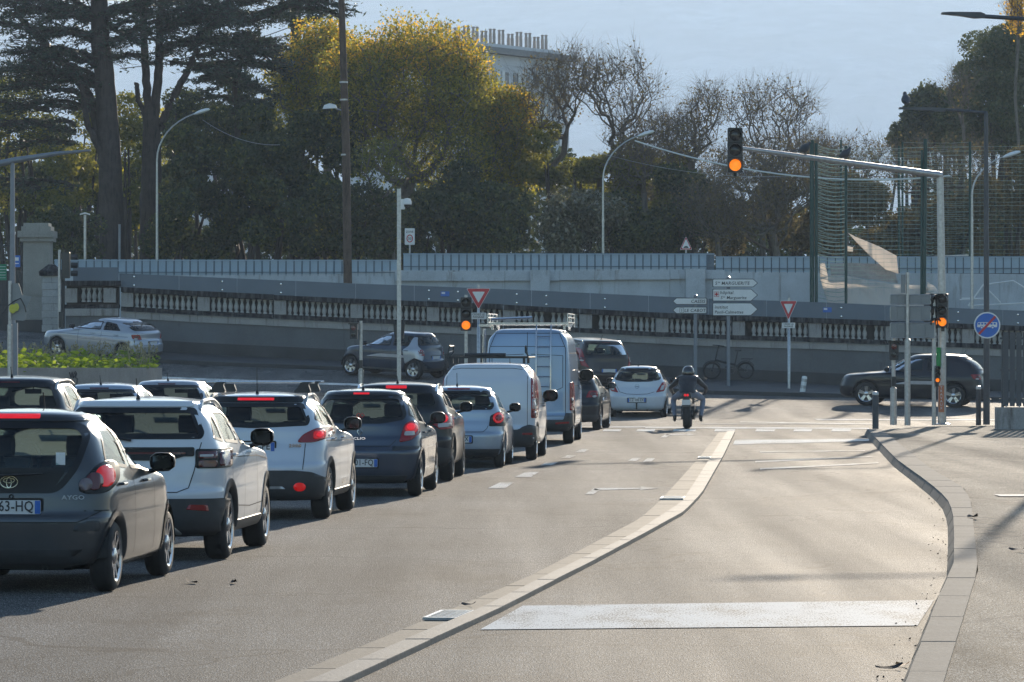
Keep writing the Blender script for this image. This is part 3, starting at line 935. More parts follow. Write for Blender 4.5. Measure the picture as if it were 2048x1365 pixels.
m0 = polyline([(554, 1365), (837, 1249), (1062, 1154), (1281, 1039), (1325, 998), (1396, 919.5), (1438, 865)])
m1 = polyline([(639, 1365), (964, 1225), (1125, 1144), (1262, 1078), (1364, 1010), (1418, 924), (1455, 865)])
m2 = polyline([(705, 1365), (1003, 1225), (1179, 1134), (1301, 1068), (1369, 1029), (1403, 993), (1447, 915), (1471, 864)])
md = thing('median_kerb', None, None); md['kind'] = 'structure'
run_blocks(md, 'gutter_stone', m0, m1, 1.9, 18, 101.5, -.05, .012, M['gutter'], .008, jit=.003)
run_blocks(md, 'median_stone', m1, m2, 1.9, 18.4, 101.5, -.05, .045, M['median'], .008)

# drain grates in the gutter
def grate(y, L, label):
    xa, xb = at_y(m0, y), at_y(m1, y); w = xb - xa; sl = (at_y(m0, y + .5) - at_y(m0, y - .5))
    an = -math.atan(sl)
    t = thing('drain_grate', label, 'drain grate', ((xa + xb) / 2, y, .016), an, 'drain grates in the gutter')
    f = MB(); w2 = w * math.cos(an) * .96
    for sg in (-1, 1): f.box((sg * w2 / 2, 0, .01), (.03, L, .02)); f.box((0, sg * L / 2, .01), (w2 + .03, .03, .02))
    f.build('frame', M['galv'], t)
    n = int(L / .11)
    bar = MB(); bar.box((0, 0, .009), (w2 - .03, .028, .018)); me = bar.mesh('bar', M['galv'])
    for k in range(n): link('bar', me, t, (0, -L / 2 + (k + .5) * L / n, 0))
    r = MB()
    for k in range(3): r.box(((k - 1) * w2 / 4, 0, .0075), (.018, L - .04, .013))
    r.build('cross_bar', M['galv'], t)
grate(17850 / (1237 - 690), .9, 'nearest steel drain grate in the gutter left of the pale kerb')
grate(17850 / (1000 - 690), .8, 'middle drain grate in the gutter, where the kerb bends')
grate(17850 / (918 - 690), .8, 'farthest drain grate, crossed by the shadow of the signal arm')

# painted markings: thin sheets on the asphalt
def mark(name, quads, m=None, z=.006):
    mm = MB()
    for q in quads:
        # split so that wear reads and the sheet follows the road
        vs = []
        for x, y in q: p = Gp(x, y) if not isinstance(x, tuple) else None; vs.append((p.x, p.y, z))
        mm.add(vs, [tuple(range(len(vs)))])
    return struct(face_up(mm.build(name, m or M['paint_line'])))
mark('road_marking', [[(960, 1261), (1835, 1253), (1868, 1202), (1046, 1213)]])
mark('stop_line', [[(1466, 890), (1738, 883), (1738, 878.5), (1470, 881)]])
dash = [[(975, 978), (1010, 978), (1028, 966), (1000, 966)], [(1030, 955), (1062, 955), (1078, 945), (1052, 945)], [(1080, 932), (1102, 932), (1116, 926), (1092, 926)],
        [(1122, 917), (1140, 917), (1152, 912), (1134, 912)], [(1255, 923), (1272, 923), (1282, 917), (1266, 917)], [(1285, 925), (1303, 924), (1310, 917.5), (1294, 918)], [(1150, 905), (1168, 905), (1178, 900), (1162, 900)]]
for q in dash: mark('lane_dash', [q], M['paint_worn'])
mark('lane_arrow', [[(1170, 990), (1186, 990), (1200, 981), (1188, 977.5)], [(1188, 981.5), (1282, 979), (1282, 976.8), (1190, 977.4)], [(1280, 981), (1318, 977.7), (1282, 974.3)]], M['paint_worn'])
mark('lane_arrow', [[(1320, 876), (1332, 876), (1340, 871), (1332, 869)], [(1332, 871.4), (1375, 870.4), (1375, 869), (1334, 869.4)], [(1374, 872), (1398, 869.8), (1375, 867.5)]], M['paint_worn'])
mark('crossing_line', [[(1060, 857), (1290, 856), (1290, 853.6), (1060, 854)], [(1290, 857.5), (1738, 859), (1738, 856.8), (1290, 854)]])
for x0, x1 in ((1205, 1240), (1272, 1308), (1345, 1390), (1428, 1468), (1510, 1548), (1586, 1622), (1662, 1700)):
    mark('crossing_dash', [[(x0, 863.6), (x1, 863.6), (x1 + 3, 859.6), (x0 + 3, 859.2)]])
mark('worn_line', [[(1520, 940.5), (1757, 928), (1757, 925.5), (1520, 937.5)]], M['paint_worn'])
mark('worn_line', [[(1510, 926), (1745, 915), (1745, 913.2), (1510, 923)]], M['paint_worn'])
mark('worn_line', [[(1520, 906), (1730, 903), (1730, 901.5), (1520, 904)]], M['paint_worn'])
mark('worn_line', [[(1480, 845.6), (1745, 850), (1745, 848), (1480, 843.8)]], M['paint_worn'])
mm = MB(); a = Gp(2000, 993, KZ); b = Gp(2060, 990, KZ); mm.add([(a.x, a.y, KZ + .002), (b.x, a.y, KZ + .002), (b.x, a.y + .7, KZ + .002), (a.x, a.y + .7, KZ + .002)], [(0, 1, 2, 3)]); struct(face_up(mm.build('road_marking', M['paint_line'])))
# lines on the cross road follow its slope
def strip(name, pts, w, m, z=.008):
    mm = MB(); vs = []
    for x, y in pts: vs += [(x, y, gz(x, y) + z), (x, y + w, gz(x, y + w) + z)]
    mm.add(vs, [(2 * i, 2 * i + 2, 2 * i + 3, 2 * i + 1) for i in range(len(pts) - 1)]); return struct(face_up(mm.build(name, m)))
strip('lane_line', [(x, 137.5 - .12 * (x + 14)) for x in np.arange(-14, 1, 1.0)], .9, M['paint_line'])
strip('lane_line', [(x, 118 + .0 * x) for x in np.arange(8.5, 24, 1.0)], 1.6, M['paint_line'])
strip('crossing_line', [(x, 112.0) for x in np.arange(5, 9.5, .5)], .5, M['paint_line'])

# ------------------------------------------------------------------ pavement under the wall
YW = 148.0
def wz_(px): return HC - (np.interp(px, [120, 237, 400, 700, 1000, 1400, 1620, 2048, 2300], [563, 574, 583, 597, 609, 630, 636, 652, 662]) - YH) / F * YW
def xw(px): return (px - 1024) / F * YW
def pxw(x): return x / YW * F + 1024
mm = MB(); xs = list(np.arange(-15.5, 34, 1.0)); vs = []
for x in xs:
    yk = 143.5 - max(0, min(1, (x + 1) / 7)) * 6.5; zk = gz(x, yk)
    vs += [(x, yk, zk - .05), (x, yk, zk + .13), (x, YW + .1, max(zk + .16, gz(x, 148) + .03))]
mm.add(vs, [f for i in range(len(xs) - 1) for f in ((3 * i, 3 * i + 3, 3 * i + 4, 3 * i + 1), (3 * i + 1, 3 * i + 4, 3 * i + 5, 3 * i + 2))])
struct(face_up(mm.build('sidewalk', M['wallbase'])))

# ------------------------------------------------------------------ balustrade wall
bw = thing('balustrade_wall', 'long stained stone balustrade on a grey painted wall below the pale retaining wall', 'wall', (0, YW, 0))
def seg(name, x0, x1, dz0, dz1, y0, y1, m, step=None):
    """a run that follows the slope of the coping between x0 and x1"""
    z0, z1 = wz_(pxw(x0)), wz_(pxw(x1)); cx = (x0 + x1) / 2
    f0 = (lambda z, x: z) 
    vs = [(x0 - cx, y0, z0 + dz0), (x1 - cx, y0, z1 + dz0), (x1 - cx, y1, z1 + dz0), (x0 - cx, y1, z0 + dz0), (x0 - cx, y0, z0 + dz1), (x1 - cx, y0, z1 + dz1), (x1 - cx, y1, z1 + dz1), (x0 - cx, y1, z0 + dz1)]
    q = MB(); q.add(vs, [(0, 1, 5, 4), (1, 2, 6, 5), (2, 3, 7, 6), (3, 0, 4, 7), (4, 5, 6, 7), (3, 2, 1, 0)])
    return q.build(name, m, bw, loc=(cx, 0, 0))
prof = [(.035, 0), (.075, 0), (.075, .04), (.05, .06), (.06, .09), (.085, .16), (.08, .24), (.05, .33), (.042, .38), (.06, .41), (.05, .43), (.075, .44), (.075, .49)]
bal = MB(); bal.lathe([(r * .98, z) for r, z in prof], 10); balm = bal.mesh('baluster', M['balus'], True, 50)
bal2 = MB(); bal2.lathe([(r * .92, z) for r, z in prof], 10); balm2 = bal2.mesh('baluster', M['balus'], True, 50)
ped = MB(); ped.box((0, 0, .245), (.42, .34, .49)); ped.box((0, -.175, .245), (.26, .012, .36)); pedm = ped.mesh('pedestal', M['plinth'])
x = xw(243); X1 = xw(2052) + 2; module = 11; k = 0
bounds = []
while x < X1:
    cx = x + .21
    link('pedestal', pedm, bw, (cx, 0, wz_(pxw(cx)) - .68))
    xe = x + .42 + module * .2 + .04
    for i in range(module):
        bx = x + .42 + .12 + i * .2
        if random.random() < .02: continue
        o = link('baluster', random.choice((balm, balm2)), bw, (bx, random.uniform(-.01, .01), wz_(pxw(bx)) - .68), (0, 0, random.uniform(0, 3)))
    seg('coping_stone', x, xe - .015, -.18, random.uniform(-.01, .01), -.24, .24, M['coping'])
    seg('ledge_stone', x, xe - .012, -.84, -.68, -.2, .22, M['coping'])
    seg('plinth_stone', x, (x + xe) / 2 - .01, -1.08, -.845, -.13, .2, M['plinth'])
    seg('plinth_stone', (x + xe) / 2, xe - .01, -1.08, -.845, -.13, .2, M['plinth'])
    seg('dark_backing', x, xe - .01, -.7, -.17, .26, .3, M['wallbase'])  # added sheet, coloured dark so that the gaps between balusters read dark
    bounds.append((x, xe)); x = xe
for x0, x1 in bounds:
    zb0 = gz((x0 + x1) / 2, 148)
    q = MB(); z0, z1 = wz_(pxw(x0)) - 1.083, wz_(pxw(x1)) - 1.083
    q.add([(x0, -.06, -.3), (x1, -.06, -.3), (x1, -.06, z1), (x0, -.06, z0), (x0, .2, -.3), (x1, .2, -.3), (x1, .2, z1), (x0, .2, z0)], [(0, 1, 2, 3), (4, 7, 6, 5), (3, 2, 6, 7), (0, 3, 7, 4), (1, 5, 6, 2)])
    q.build('wall_panel', M['wallpaint'], bw)
    q = MB(); g0 = gz(x0, 148)
    q.add([(x0, -.1, g0 - .3), (x1, -.1, gz(x1, 148) - .3), (x1, -.1, gz(x1, 148) + .42), (x0, -.1, g0 + .42), (x0, -.02, g0 + .42), (x1, -.02, gz(x1, 148) + .42)], [(0, 1, 2, 3), (3, 2, 5, 4)])
    q.build('wall_skirting', M['wallbase'], bw)
# level section at the left end
xa, xb = xw(132), xw(238); zt = HC - (562 - YH) / F * YW
lv = thing('balustrade_wall', 'short level balustrade at the left end of the long wall beside the stone pier', 'wall', (0, YW - .1, 0))
q = MB(); q.box(((xa + xb) / 2, 0, zt - .09), (xb - xa + .1, .5, .17)); q.build('coping_stone', M['coping'], lv)
q = MB(); q.box(((xa + xb) / 2, 0, zt - .9), (xb - xa + .06, .4, .14)); q.build('ledge_stone', M['coping'], lv)
q = MB(); q.box(((xa + xb) / 2, 0, zt - 1.1), (xb - xa, .36, .24)); q.build('plinth_stone', M['plinth'], lv)
q = MB(); q.box(((xa + xb) / 2, .05, (zt - 1.22) / 2 + .5), (xb - xa, .3, zt - 1.22 - 1.0)); q.build('wall_panel', M['wallpaint'], lv)
link('pedestal', pedm, lv, (xb - .3, -.02, zt - .76)); link('pedestal', pedm, lv, (xa + .2, -.02, zt - .76))
for i in range(6): link('baluster', balm, lv, (xa + .62 + i * .19, 0, zt - .74))
q = MB(); q.box(((xa + xb) / 2, .3, zt - .5), (xb - xa, .05, .7)); q.build('dark_backing', M['wallbase'], lv)  # same added dark sheet behind the level run

# board barrier standing on the coping
bb = thing('board_barrier', 'grey blue board barrier running along the top of the balustrade', 'barrier', (0, YW + .12, 0))
def bz0(px): return HC - (np.interp(px, [237, 400, 700, 1000, 1400, 1620, 1780, 2048, 2200], [574, 583, 597, 609, 630, 636, 641, 652, 656]) - YH) / F * YW
def bz1(px): return HC - (np.interp(px, [237, 400, 700, 1000, 1400, 1620, 1780, 2048, 2200], [547, 554, 567, 578, 597, 604, 611, 622, 628]) - YH) / F * YW
px = 238; k = 0
while px < 2080:
    pe = px + 118 + random.uniform(-2, 2); a, b = xw(px), xw(pe) - .012; yo = .004 * (k % 2)
    q = MB(); q.add([(a, yo, bz0(px) - .03), (b, yo, bz0(pe) - .03), (b, yo, bz1(pe)), (a, yo, bz1(px)), (a, yo + .04, bz0(px) - .03), (b, yo + .04, bz0(pe) - .03), (b, yo + .04, bz1(pe)), (a, yo + .04, bz1(px))],
          [(0, 1, 2, 3), (4, 7, 6, 5), (3, 2, 6, 7), (0, 3, 7, 4), (1, 5, 6, 2)])
    q.build('board', M['barrier'], bb)
    for u in (.25, .75):   # fixing bolts with bright heads
        xx = a + (b - a) * u
        if random.random() < .6: continue
        for zz in (.1, .4):
            s_ = MB(); s_.lathe([(0, -.03), (.03, -.025), (.035, 0)], 8, axis='Y', cap=False); s_.build('bolt', M['chrome'], bb, True, (xx, yo, bz0(pxw(xx)) + zz - .02))
    px = pe; k += 1
q = MB(); a, b = xw(146), xw(237); z0, z1 = HC - (562 - YH) / F * YW, HC - (535 - YH) / F * YW
q.add([(a, -.1, z0), (b, -.1, z0), (b, -.1, z1), (a, -.1, z1), (a, -.06, z0), (b, -.06, z0), (b, -.06, z1), (a, -.06, z1)], [(0, 1, 2, 3), (4, 7, 6, 5), (3, 2, 6, 7), (0, 3, 7, 4), (1, 5, 6, 2)])
q.build('board', M['barrier'], bb)
for i, pp in enumerate((890, 1655)):
    q = MB(); q.box((0, 0, 0), (.3, .012, .17)); q.box((-.06, -.008, .03), (.12, .006, .06), mi=1)
    o = q.build('direction_tag', [M['plate_blue'], M['white']], None, loc=(xw(pp), YW + .1, (bz0(pp) + bz1(pp)) / 2 + .02))
    tag(o, ['small blue tag on the board barrier left of the front give way sign', 'small blue tag on the board barrier right of the leaning give way sign'][i], 'tag', 'blue tags on the barrier')

# ------------------------------------------------------------------ ramp bed and pale retaining wall
YR = 166.0
def xr(px): return (px - 1024) / F * YR
def zr(py): return HC - (py - YH) / F * YR
mm = MB(); mm.add([(-14.8, YW + .3, 1.2), (60, YW + .3, .6), (60, YR, .6), (-14.8, YR, 1.2)], [(0, 1, 2, 3)]); struct(face_up(mm.build('ramp_road', M['asphalt'])))
rt = thing('retaining_wall', 'pale streaked retaining wall behind the balustrade carrying the panelled screen', 'wall', (0, YR, 0))
W2 = [(130, 552), (760, 548), (762, 541), (1000, 541), (1420, 537), (1422, 543), (1640, 545), (1990, 548), (2350, 552)]
def w2top(px): return zr(np.interp(px, [p for p, _ in W2], [q for _, q in W2]))
px = 130
while px < 2330:
    pe = px + 110; a, b = xr(px), xr(pe) - .01
    q = MB(); q.add([(a, 0, 0), (b, 0, 0), (b, 0, w2top(pe)), (a, 0, w2top(px)), (a, .4, 0), (b, .4, 0), (b, .4, w2top(pe)), (a, .4, w2top(px))], [(0, 1, 2, 3), (3, 2, 6, 7), (0, 3, 7, 4), (1, 5, 6, 2), (4, 7, 6, 5)])
    q.build('wall_panel', M['wall2'], rt)
    if 770 < px < 1450:
        q = MB(); q.box(((a + b) / 2, -.08, w2top(px + 55) - .24), (b - a, .16, .36)); q.build('coping_stone', M['wall2'], rt)
    px = pe
for pp in (1080, 1390):
    q = MB(); q.box((xr(pp), -.2, (w2top(pp) - .02) / 2), (.75, .5, w2top(pp) - .02)); q.build('pier', M['wall2'], rt)

# panelled screen on the wall
fs = thing('screen_fence', 'pale blue screen of narrow upright panels on top of the retaining wall', 'fence', (0, YR, 0))
runs = [(108, 800, 519, 552), (806, 1429, 506, 541), (1431, 2060, 512, 544)]
pan = {}
for r0, r1, t, b in runs:
    h = (b - t) / F * YR; w = 16.0 / F * YR
    q = MB(); q.box((0, .03, h / 2), (w - .045, .03, h)); pm_ = q.mesh('panel', M['canvas'])
    bar = MB(); bar.box((0, .02, h / 2), (.022, .03, h)); bm_ = bar.mesh('upright_bar', M['fencewire'])
    n = int((r1 - r0) / 16)
    for k in range(n):
        x = xr(r0) + (k + .5) * w; z = zr(b + (np.interp(r0 + k * 16, [0, 2048], [0, 3])))
        link('panel', pm_, fs, (x, .02 + random.uniform(0, .008), z), (random.uniform(-.01, .01), 0, 0))
        link('upright_bar', bm_, fs, (x + w / 2, -.01, z))
    for zz in (.26, .97):
        q = MB(); q.box(((xr(r0) + xr(r1)) / 2, -.02, zr(b + 1.5) + h * zz), (xr(r1) - xr(r0), .03, .03)); q.build('rail', M['fencewire'] if zz < .5 else M['canvas'], fs)
    q = MB(); q.box(((xr(r0) + xr(r1)) / 2, .12, zr(b) + h / 2), (xr(r1) - xr(r0), .02, h * .96)); q.build('backing_sheet', M['fencewire'], fs)

# park ground behind
def park_z(x, y): 
    return 4.6 + .5 * math.sin(x * .05 + 1) * math.sin(y * .06) + max(0, min(1, (y - 166) / 40)) * .9
struct(sheet('park_ground', list(np.linspace(-160, 160, 60)), list(np.linspace(166.45, 330, 40)), park_z, M['grass']))
mm = MB(); mm.add([(-160, 166.5, -.7), (160, 166.5, -.7), (160, 166.5, 5.0), (-160, 166.5, 5.0)], [(0, 1, 2, 3)]); struct(mm.build('park_bank', M['soil']))

# ------------------------------------------------------------------ mountain with haze
def mountain():
    xs = np.linspace(-3000, 3000, 150); ysm = np.linspace(3300, 5000, 44)
    from mathutils import noise as mn
    V = []
    for y in ysm:
        for x in xs:
            t = min(1, max(0, (y - 3300) / 1250)); r = mn.fractal(Vector((x * .0018, y * .0018, 1.3)), 1.0, 2.0, 6)
            crest = 375 + 26 * math.sin(x * .0016 + 1.0) + 10 * math.sin(x * .006)
            V.append((x, y, -2 + crest * (t ** .8) + r * 14 * t * (1 if t < 1 else .6)))
    nx = len(xs); i, j = np.meshgrid(np.arange(len(ysm) - 1), np.arange(nx - 1), indexing='ij')
    Q = np.stack([i * nx + j, i * nx + j + 1, (i + 1) * nx + j + 1, (i + 1) * nx + j], -1).reshape(-1, 4)
    o = link('mountain', np_mesh('mountain', np.array(V), Q, stone('mountain_hazed_rock', (0.66, 0.68, 0.68), (0.54, 0.57, 0.56), .45, .01, .9, False, 0.0), True)); struct(o)  # rock paled so that its colour makes up for the thin haze
mountain()
hz = MB(); hz.box((0, 2560, 229), (10200, 5740, 462))
hm, hnt, hb = new_mat('haze_air'); hnt.nodes.remove(hb)
pv = hnt.nodes.new('ShaderNodeVolumePrincipled')
HAZE = 0.00018
pv.inputs['Density'].default_value = HAZE; pv.inputs['Color'].default_value = (0.6, 0.77, 1.0, 1); pv.inputs['Anisotropy'].default_value = 0.25
hnt.links.new(pv.outputs[0], hnt.nodes['Material Output'].inputs['Volume'])
ho = hz.build('haze', hm); ho['kind'] = 'stuff'

# ------------------------------------------------------------------ apartment blocks
def apartments():
    d = 450; s = F / d
    def X(px): return (px - 1024) / s
    def Z(py): return HC - (py - YH) / s
    t = thing('apartment_block', 'hazy white apartment block with a row of paired chimneys above the trees', 'building', (X(1040), d, 0))
    wl = mat('pale_facade', (0.6, 0.62, 0.64), 0.8, 0.0, 0.08, .3); dk = mat('window_dark', (0.08, 0.1, 0.12), 0.2); ch = mat('chimney_render', (0.34, 0.3, 0.27), 0.9)
    x0, x1 = X(780) - X(1040), X(1150) - X(1040); sl = (Z(96) - Z(72)) / (X(1120) - X(960))   # the block recedes to the right
    p0 = Vector(((890 - 1024) / F * 418, 418)); p1 = Vector(((1138 - 1024) / F * 438, 438)); ang = math.atan2(p1.y - p0.y, p1.x - p0.x); L = (p1 - p0).length; zt = 32.3
    rot = Matrix.Rotation(ang, 4, 'Z')
    hold = thing('facade_wall', None, None); bpy.data.objects.remove(hold)
    t.rotation_euler = (0, 0, ang); t.location = (p0.x, p0.y, 0)
    q = MB(); q.box((L / 2, 6, (zt - 1.1) / 2), (L, 12, zt - 1.1)); q.build('facade', wl, t)
    q = MB(); q.box((L / 2, 5.8, zt - .75), (L + .8, 13, .6)); q.build('cornice', mat('cornice_grey', (0.22, 0.22, 0.22), .8), t)
    q = MB(); q.box((L / 2, 6.2, zt - .2), (L - 1, 11, .5)); q.build('roof', wl, t)
    wm = MB(); wm.box((0, 0, 0), (1.0, .1, 1.2)); wmm = wm.mesh('window', dk)
    sh = MB(); sh.box((0, 0, 0), (.5, .12, 1.5)); shm = sh.mesh('shutter', M['white'])
    n = int(L / 2.0)
    for fl in range(7):
        for k in range(n):
            z = zt - 3.4 - fl * 2.8; x = 1.2 + k * 2.0
            w_ = link('window', wmm, t, (x, -.04, z))
            link('shutter', shm, w_, (-.55 if k % 2 else .55, -.05, 0))
        q = MB(); q.box((L / 2, -.25, zt - 4.6 - fl * 2.8), (L, .5, .25)); q.build('balcony_band', wl, t)
    c = MB()
    for dx in (-.19, .19): c.box((dx, 0, .85), (.3, .5, 1.7)); c.lathe([(.13, 1.7), (.13, 2.0), (.17, 2.0), (.17, 2.12), (0, 2.16)], 8, (dx, 0, 0), cap=False)
    c.box((0, 0, .25), (.72, .6, .5)); cm = c.mesh('chimney', ch)
    for k in range(13):
        x = L - .7 - k * 1.68 + random.uniform(-.12, .12)
        link('chimney', cm, t, (x, 2.5, zt - .35 - (.3 if k % 3 == 1 else 0)), (0, 0, random.uniform(-.1, .1) - ang))
    t2 = thing('apartment_block', 'pale apartment block glimpsed through the cedar branches at the left', 'building', (X(330), 520, 0))
    q = MB(); q.box((0, 6, 15.5), (20, 12, 31)); q.build('facade', wl, t2)
    for fl in range(9):
        for k in range(7):
            link('window', wmm, t2, (-8.5 + k * 2.8, -.04, 3 + fl * 3))
apartments()

# ------------------------------------------------------------------ planter at the left
def planter():
    pts = [(-30, 113.5), (-24, 115), (-19, 117), (-16, 119.2), (-13.6, 122.2), (-12.0, 125.5), (-11.1, 129), (-10.85, 131.8), (-11.3, 133.6), (-12.6, 134.6), (-30, 136)]
    t = thing('planter', 'curved concrete planter with a scribbled tag, full of ground cover, beside the left lane', 'planter', (-18, 124, 0.0))
    conc = stone('planter_concrete', (0.33, 0.3, 0.27), (0.2, 0.18, 0.16), .62, 1.0, .8)
    P3 = [Vector((x, y, 0)) for x, y in pts]; dn = []
    for a, b in zip(P3[:-1], P3[1:]):
        n = max(1, int((b - a).length / .8)); dn += [a.lerp(b, k / n) for k in range(n)]
    dn.append(P3[-1]); q = MB(); vs = []
    zt = lambda p: max(HC - 46 / F * p.y, 0) + .0
    for i, p in enumerate(dn):
        tt = (dn[min(i + 1, len(dn) - 1)] - dn[max(i - 1, 0)]).normalized(); n = Vector((-tt.y, tt.x, 0)) * .2
        for w_ in (p, p + n): 
            for z in (gz(p.x, p.y) - .2, zt(p)): vs.append((w_.x + 18, w_.y - 124, z))
    fs = []
    for i in range(len(dn) - 1):
        a = 4 * i; b = a + 4
        fs += [(a, b, b + 1, a + 1), (a + 1, b + 1, b + 3, a + 3), (a + 3, b + 3, b + 2, a + 2)]
    q.add(vs, fs); q.build('planter_wall', conc, t, True, sharp=30)
    # soil
    c = sum(dn, Vector()) / len(dn); so_ = MB(); so_.add([(p.x + 18, p.y - 124, zt(p) - .12) for p in dn], [tuple(range(len(dn)))]); so_.build('soil', M['soil'], t)
    # graffiti tag sprayed on the wall
    gi = min(range(len(dn)), key=lambda i: abs(dn[i].x / dn[i].y * F + 1024 - 157)); p = dn[gi]; tt = (dn[gi + 1] - dn[gi - 1]).normalized(); n = Vector((tt.y, -tt.x, 0)) * .012
    g = MB(); 
    def sc_(pl): g.tube([Vector((18, -124, 0)) + p + n + tt * u + Vector((0, 0, zt(p) - .08 - v)) for u, v in pl], .018, 4)
    sc_([(-.2, .05), (-.12, .2), (-.06, .04), (0, .22), (.05, .05), (.14, .12), (.04, .2)]); sc_([(.12, .02), (.2, .1), (.12, .2), (.24, .24), (.2, .4)]); sc_([(-.22, .3), (-.05, .26), (.08, .34), (-.1, .44), (.1, .5)])
    g.build('graffiti_tag', M['ink'], t)
    poly = [(p.x, p.y) for p in dn]
    n = 16000; C = np.stack([rng.uniform(-30, -10.9, n), rng.uniform(113.6, 135, n)], 1); C = C[inpoly(C, poly)]
    hmap = .3 + .22 * np.sin(C[:, 0] * 1.7 + C[:, 1] * .5) * np.sin(C[:, 1] * 1.1) + .08 * np.sin(C[:, 0] * 5.1)
    z = np.array([HC - 46 / F * y for y in C[:, 1]]) - .1 + np.clip(hmap, .02, 1) + rng.uniform(-.25, .12, len(C))
    C3 = np.stack([C[:, 0], C[:, 1], z], 1)
    o = link('ground_cover', leaves('ground_cover', C3, .1, leaf_mat('bright_ground_cover', (0.1, 0.15, 0.015), (0.17, 0.25, 0.02), (0.3, 0.36, 0.04), .55), 1.0, 2)); o['kind'] = 'stuff'
    # tall dry grass at the back
    n = 420; x = rng.uniform(-21, -11.2, n); y = 133.2 - rng.uniform(0, 3.6, n) * rng.uniform(0, 1, n); V = []; Q = []
    for i in range(n):
        z0 = HC - 46 / F * y[i] - .05; hh = rng.uniform(.3, .85); dx, dy = rng.uniform(-.3, .35), rng.uniform(-.2, .2); b = len(V); w_ = .016
        for tt_ in (0, .5, 1): 
            xx = x[i] + dx * tt_**2; V += [(xx - w_ * (1.2 - tt_), y[i] + dy * tt_, z0 + hh * tt_), (xx + w_ * (1.2 - tt_), y[i] + dy * tt_, z0 + hh * tt_)]
        Q += [(b, b + 1, b + 3, b + 2), (b + 2, b + 3, b + 5, b + 4)]
        for k in range(5):   # seed head
            b = len(V); cx, cy, cz = x[i] + dx + rng.uniform(-.04, .04), y[i] + dy, z0 + hh + rng.uniform(-.18, .04); r_ = .022
            V += [(cx - r_, cy, cz), (cx, cy, cz - r_ * 1.6), (cx + r_, cy, cz), (cx, cy, cz + r_ * 1.6)]; Q.append((b, b + 1, b + 2, b + 3))
    o = link('dry_grass', np_mesh('dry_grass', np.array(V), np.array(Q), leaf_mat('dry_grass_straw', (0.16, 0.15, 0.1), (0.25, 0.23, 0.16), (0.4, 0.37, 0.28), .4))); o['kind'] = 'stuff'

def leaves(name, C, size, m, flat=0.0, kind=1, elong=1.0):
    """leaf-sized faces at the points C; flat pulls them level"""
    n = len(C); a = rng.normal(size=(n, 3)); a[:, 2] *= (1 - flat * .75); a /= np.linalg.norm(a, axis=1)[:, None] + 1e-9
    b = rng.normal(size=(n, 3)); 
    if flat: b[:, 2] *= (1 - flat * .6)
    b -= a * (a * b).sum(1)[:, None]; b /= np.linalg.norm(b, axis=1)[:, None] + 1e-9
    s = size * rng.uniform(.6, 1.35, n)[:, None]
    a = a * s * elong; b = b * s * (.62 if elong == 1 else .3 * elong)
    V = np.stack([C - a, C - b, C + a, C + b], 1).reshape(-1, 3)
    Q = np.arange(4 * n).reshape(n, 4)
    return np_mesh(name, V, Q, m)
planter()
M['tarp'] = leaf_mat('pale_tarpaulin', (0.72, 0.68, 0.64), (0.8, 0.76, 0.72), (0.85, 0.82, 0.78), .6, .7, .5, .2, (1.0, .98, .96))
def axle(wpx, yg, W, head, sc_=1.0):
    """rear axle centre from the foot of the outer right rear tyre"""
    p = Gp(wpx, yg); h = R(head)
    r = Vector((math.cos(h), -math.sin(h), 0))
    return p - r * (W * .985) * sc_

# ------------------------------------------------------------------ the queue
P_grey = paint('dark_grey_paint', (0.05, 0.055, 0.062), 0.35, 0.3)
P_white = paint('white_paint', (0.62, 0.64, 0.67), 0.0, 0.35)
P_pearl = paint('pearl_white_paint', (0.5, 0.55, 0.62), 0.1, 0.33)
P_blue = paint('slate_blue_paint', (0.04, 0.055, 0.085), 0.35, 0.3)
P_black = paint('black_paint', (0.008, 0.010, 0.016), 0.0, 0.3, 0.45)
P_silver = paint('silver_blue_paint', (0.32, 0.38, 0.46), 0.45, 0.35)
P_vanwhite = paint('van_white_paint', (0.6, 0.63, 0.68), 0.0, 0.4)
P_vansilver = paint('van_sky_tinted_silver_paint', (0.26, 0.36, 0.5), 0.25, 0.35)  # silver van; the blue of the reflected sky is put into its paint
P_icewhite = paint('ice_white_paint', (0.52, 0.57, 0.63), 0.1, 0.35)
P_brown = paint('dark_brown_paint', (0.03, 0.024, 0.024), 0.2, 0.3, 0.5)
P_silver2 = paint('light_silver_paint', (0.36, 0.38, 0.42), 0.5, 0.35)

GRP = 'cars queueing for the lights'

def side_windows(c, panes, m='glass'):
    for i, p in enumerate(panes):
        nm = 'side_window'
        c.window(nm, rnd(p, .05), 90, M[m], .03)
        c.window(nm, mirror(rnd(p, .05)), -90, M[m], .03)

def lamps(c, name, poly, m, off=.012, ang=0, extra=()):
    """a lamp on each side; extra: (polygon, material, offset) lying on the lamp"""
    for sg in (1, -1):
        f = (lambda q: q) if sg > 0 else mirror
        o = c.patch(name, f(poly), ang * sg, M[m] if isinstance(m, str) else m, off, .05)
        for pl, mm, oo in extra:
            c.patch('lamp_lens', f(pl), ang * sg, M[mm], oo, .05, parent=o)

def side_gaps(c, ys, z0, z1, z2=None):
    L = []
    for y in ys:
        for a, s in ((90, 1), (-90, -1)):
            L.append((a, [(s * y, z0), (s * y, z1)]))
    return L

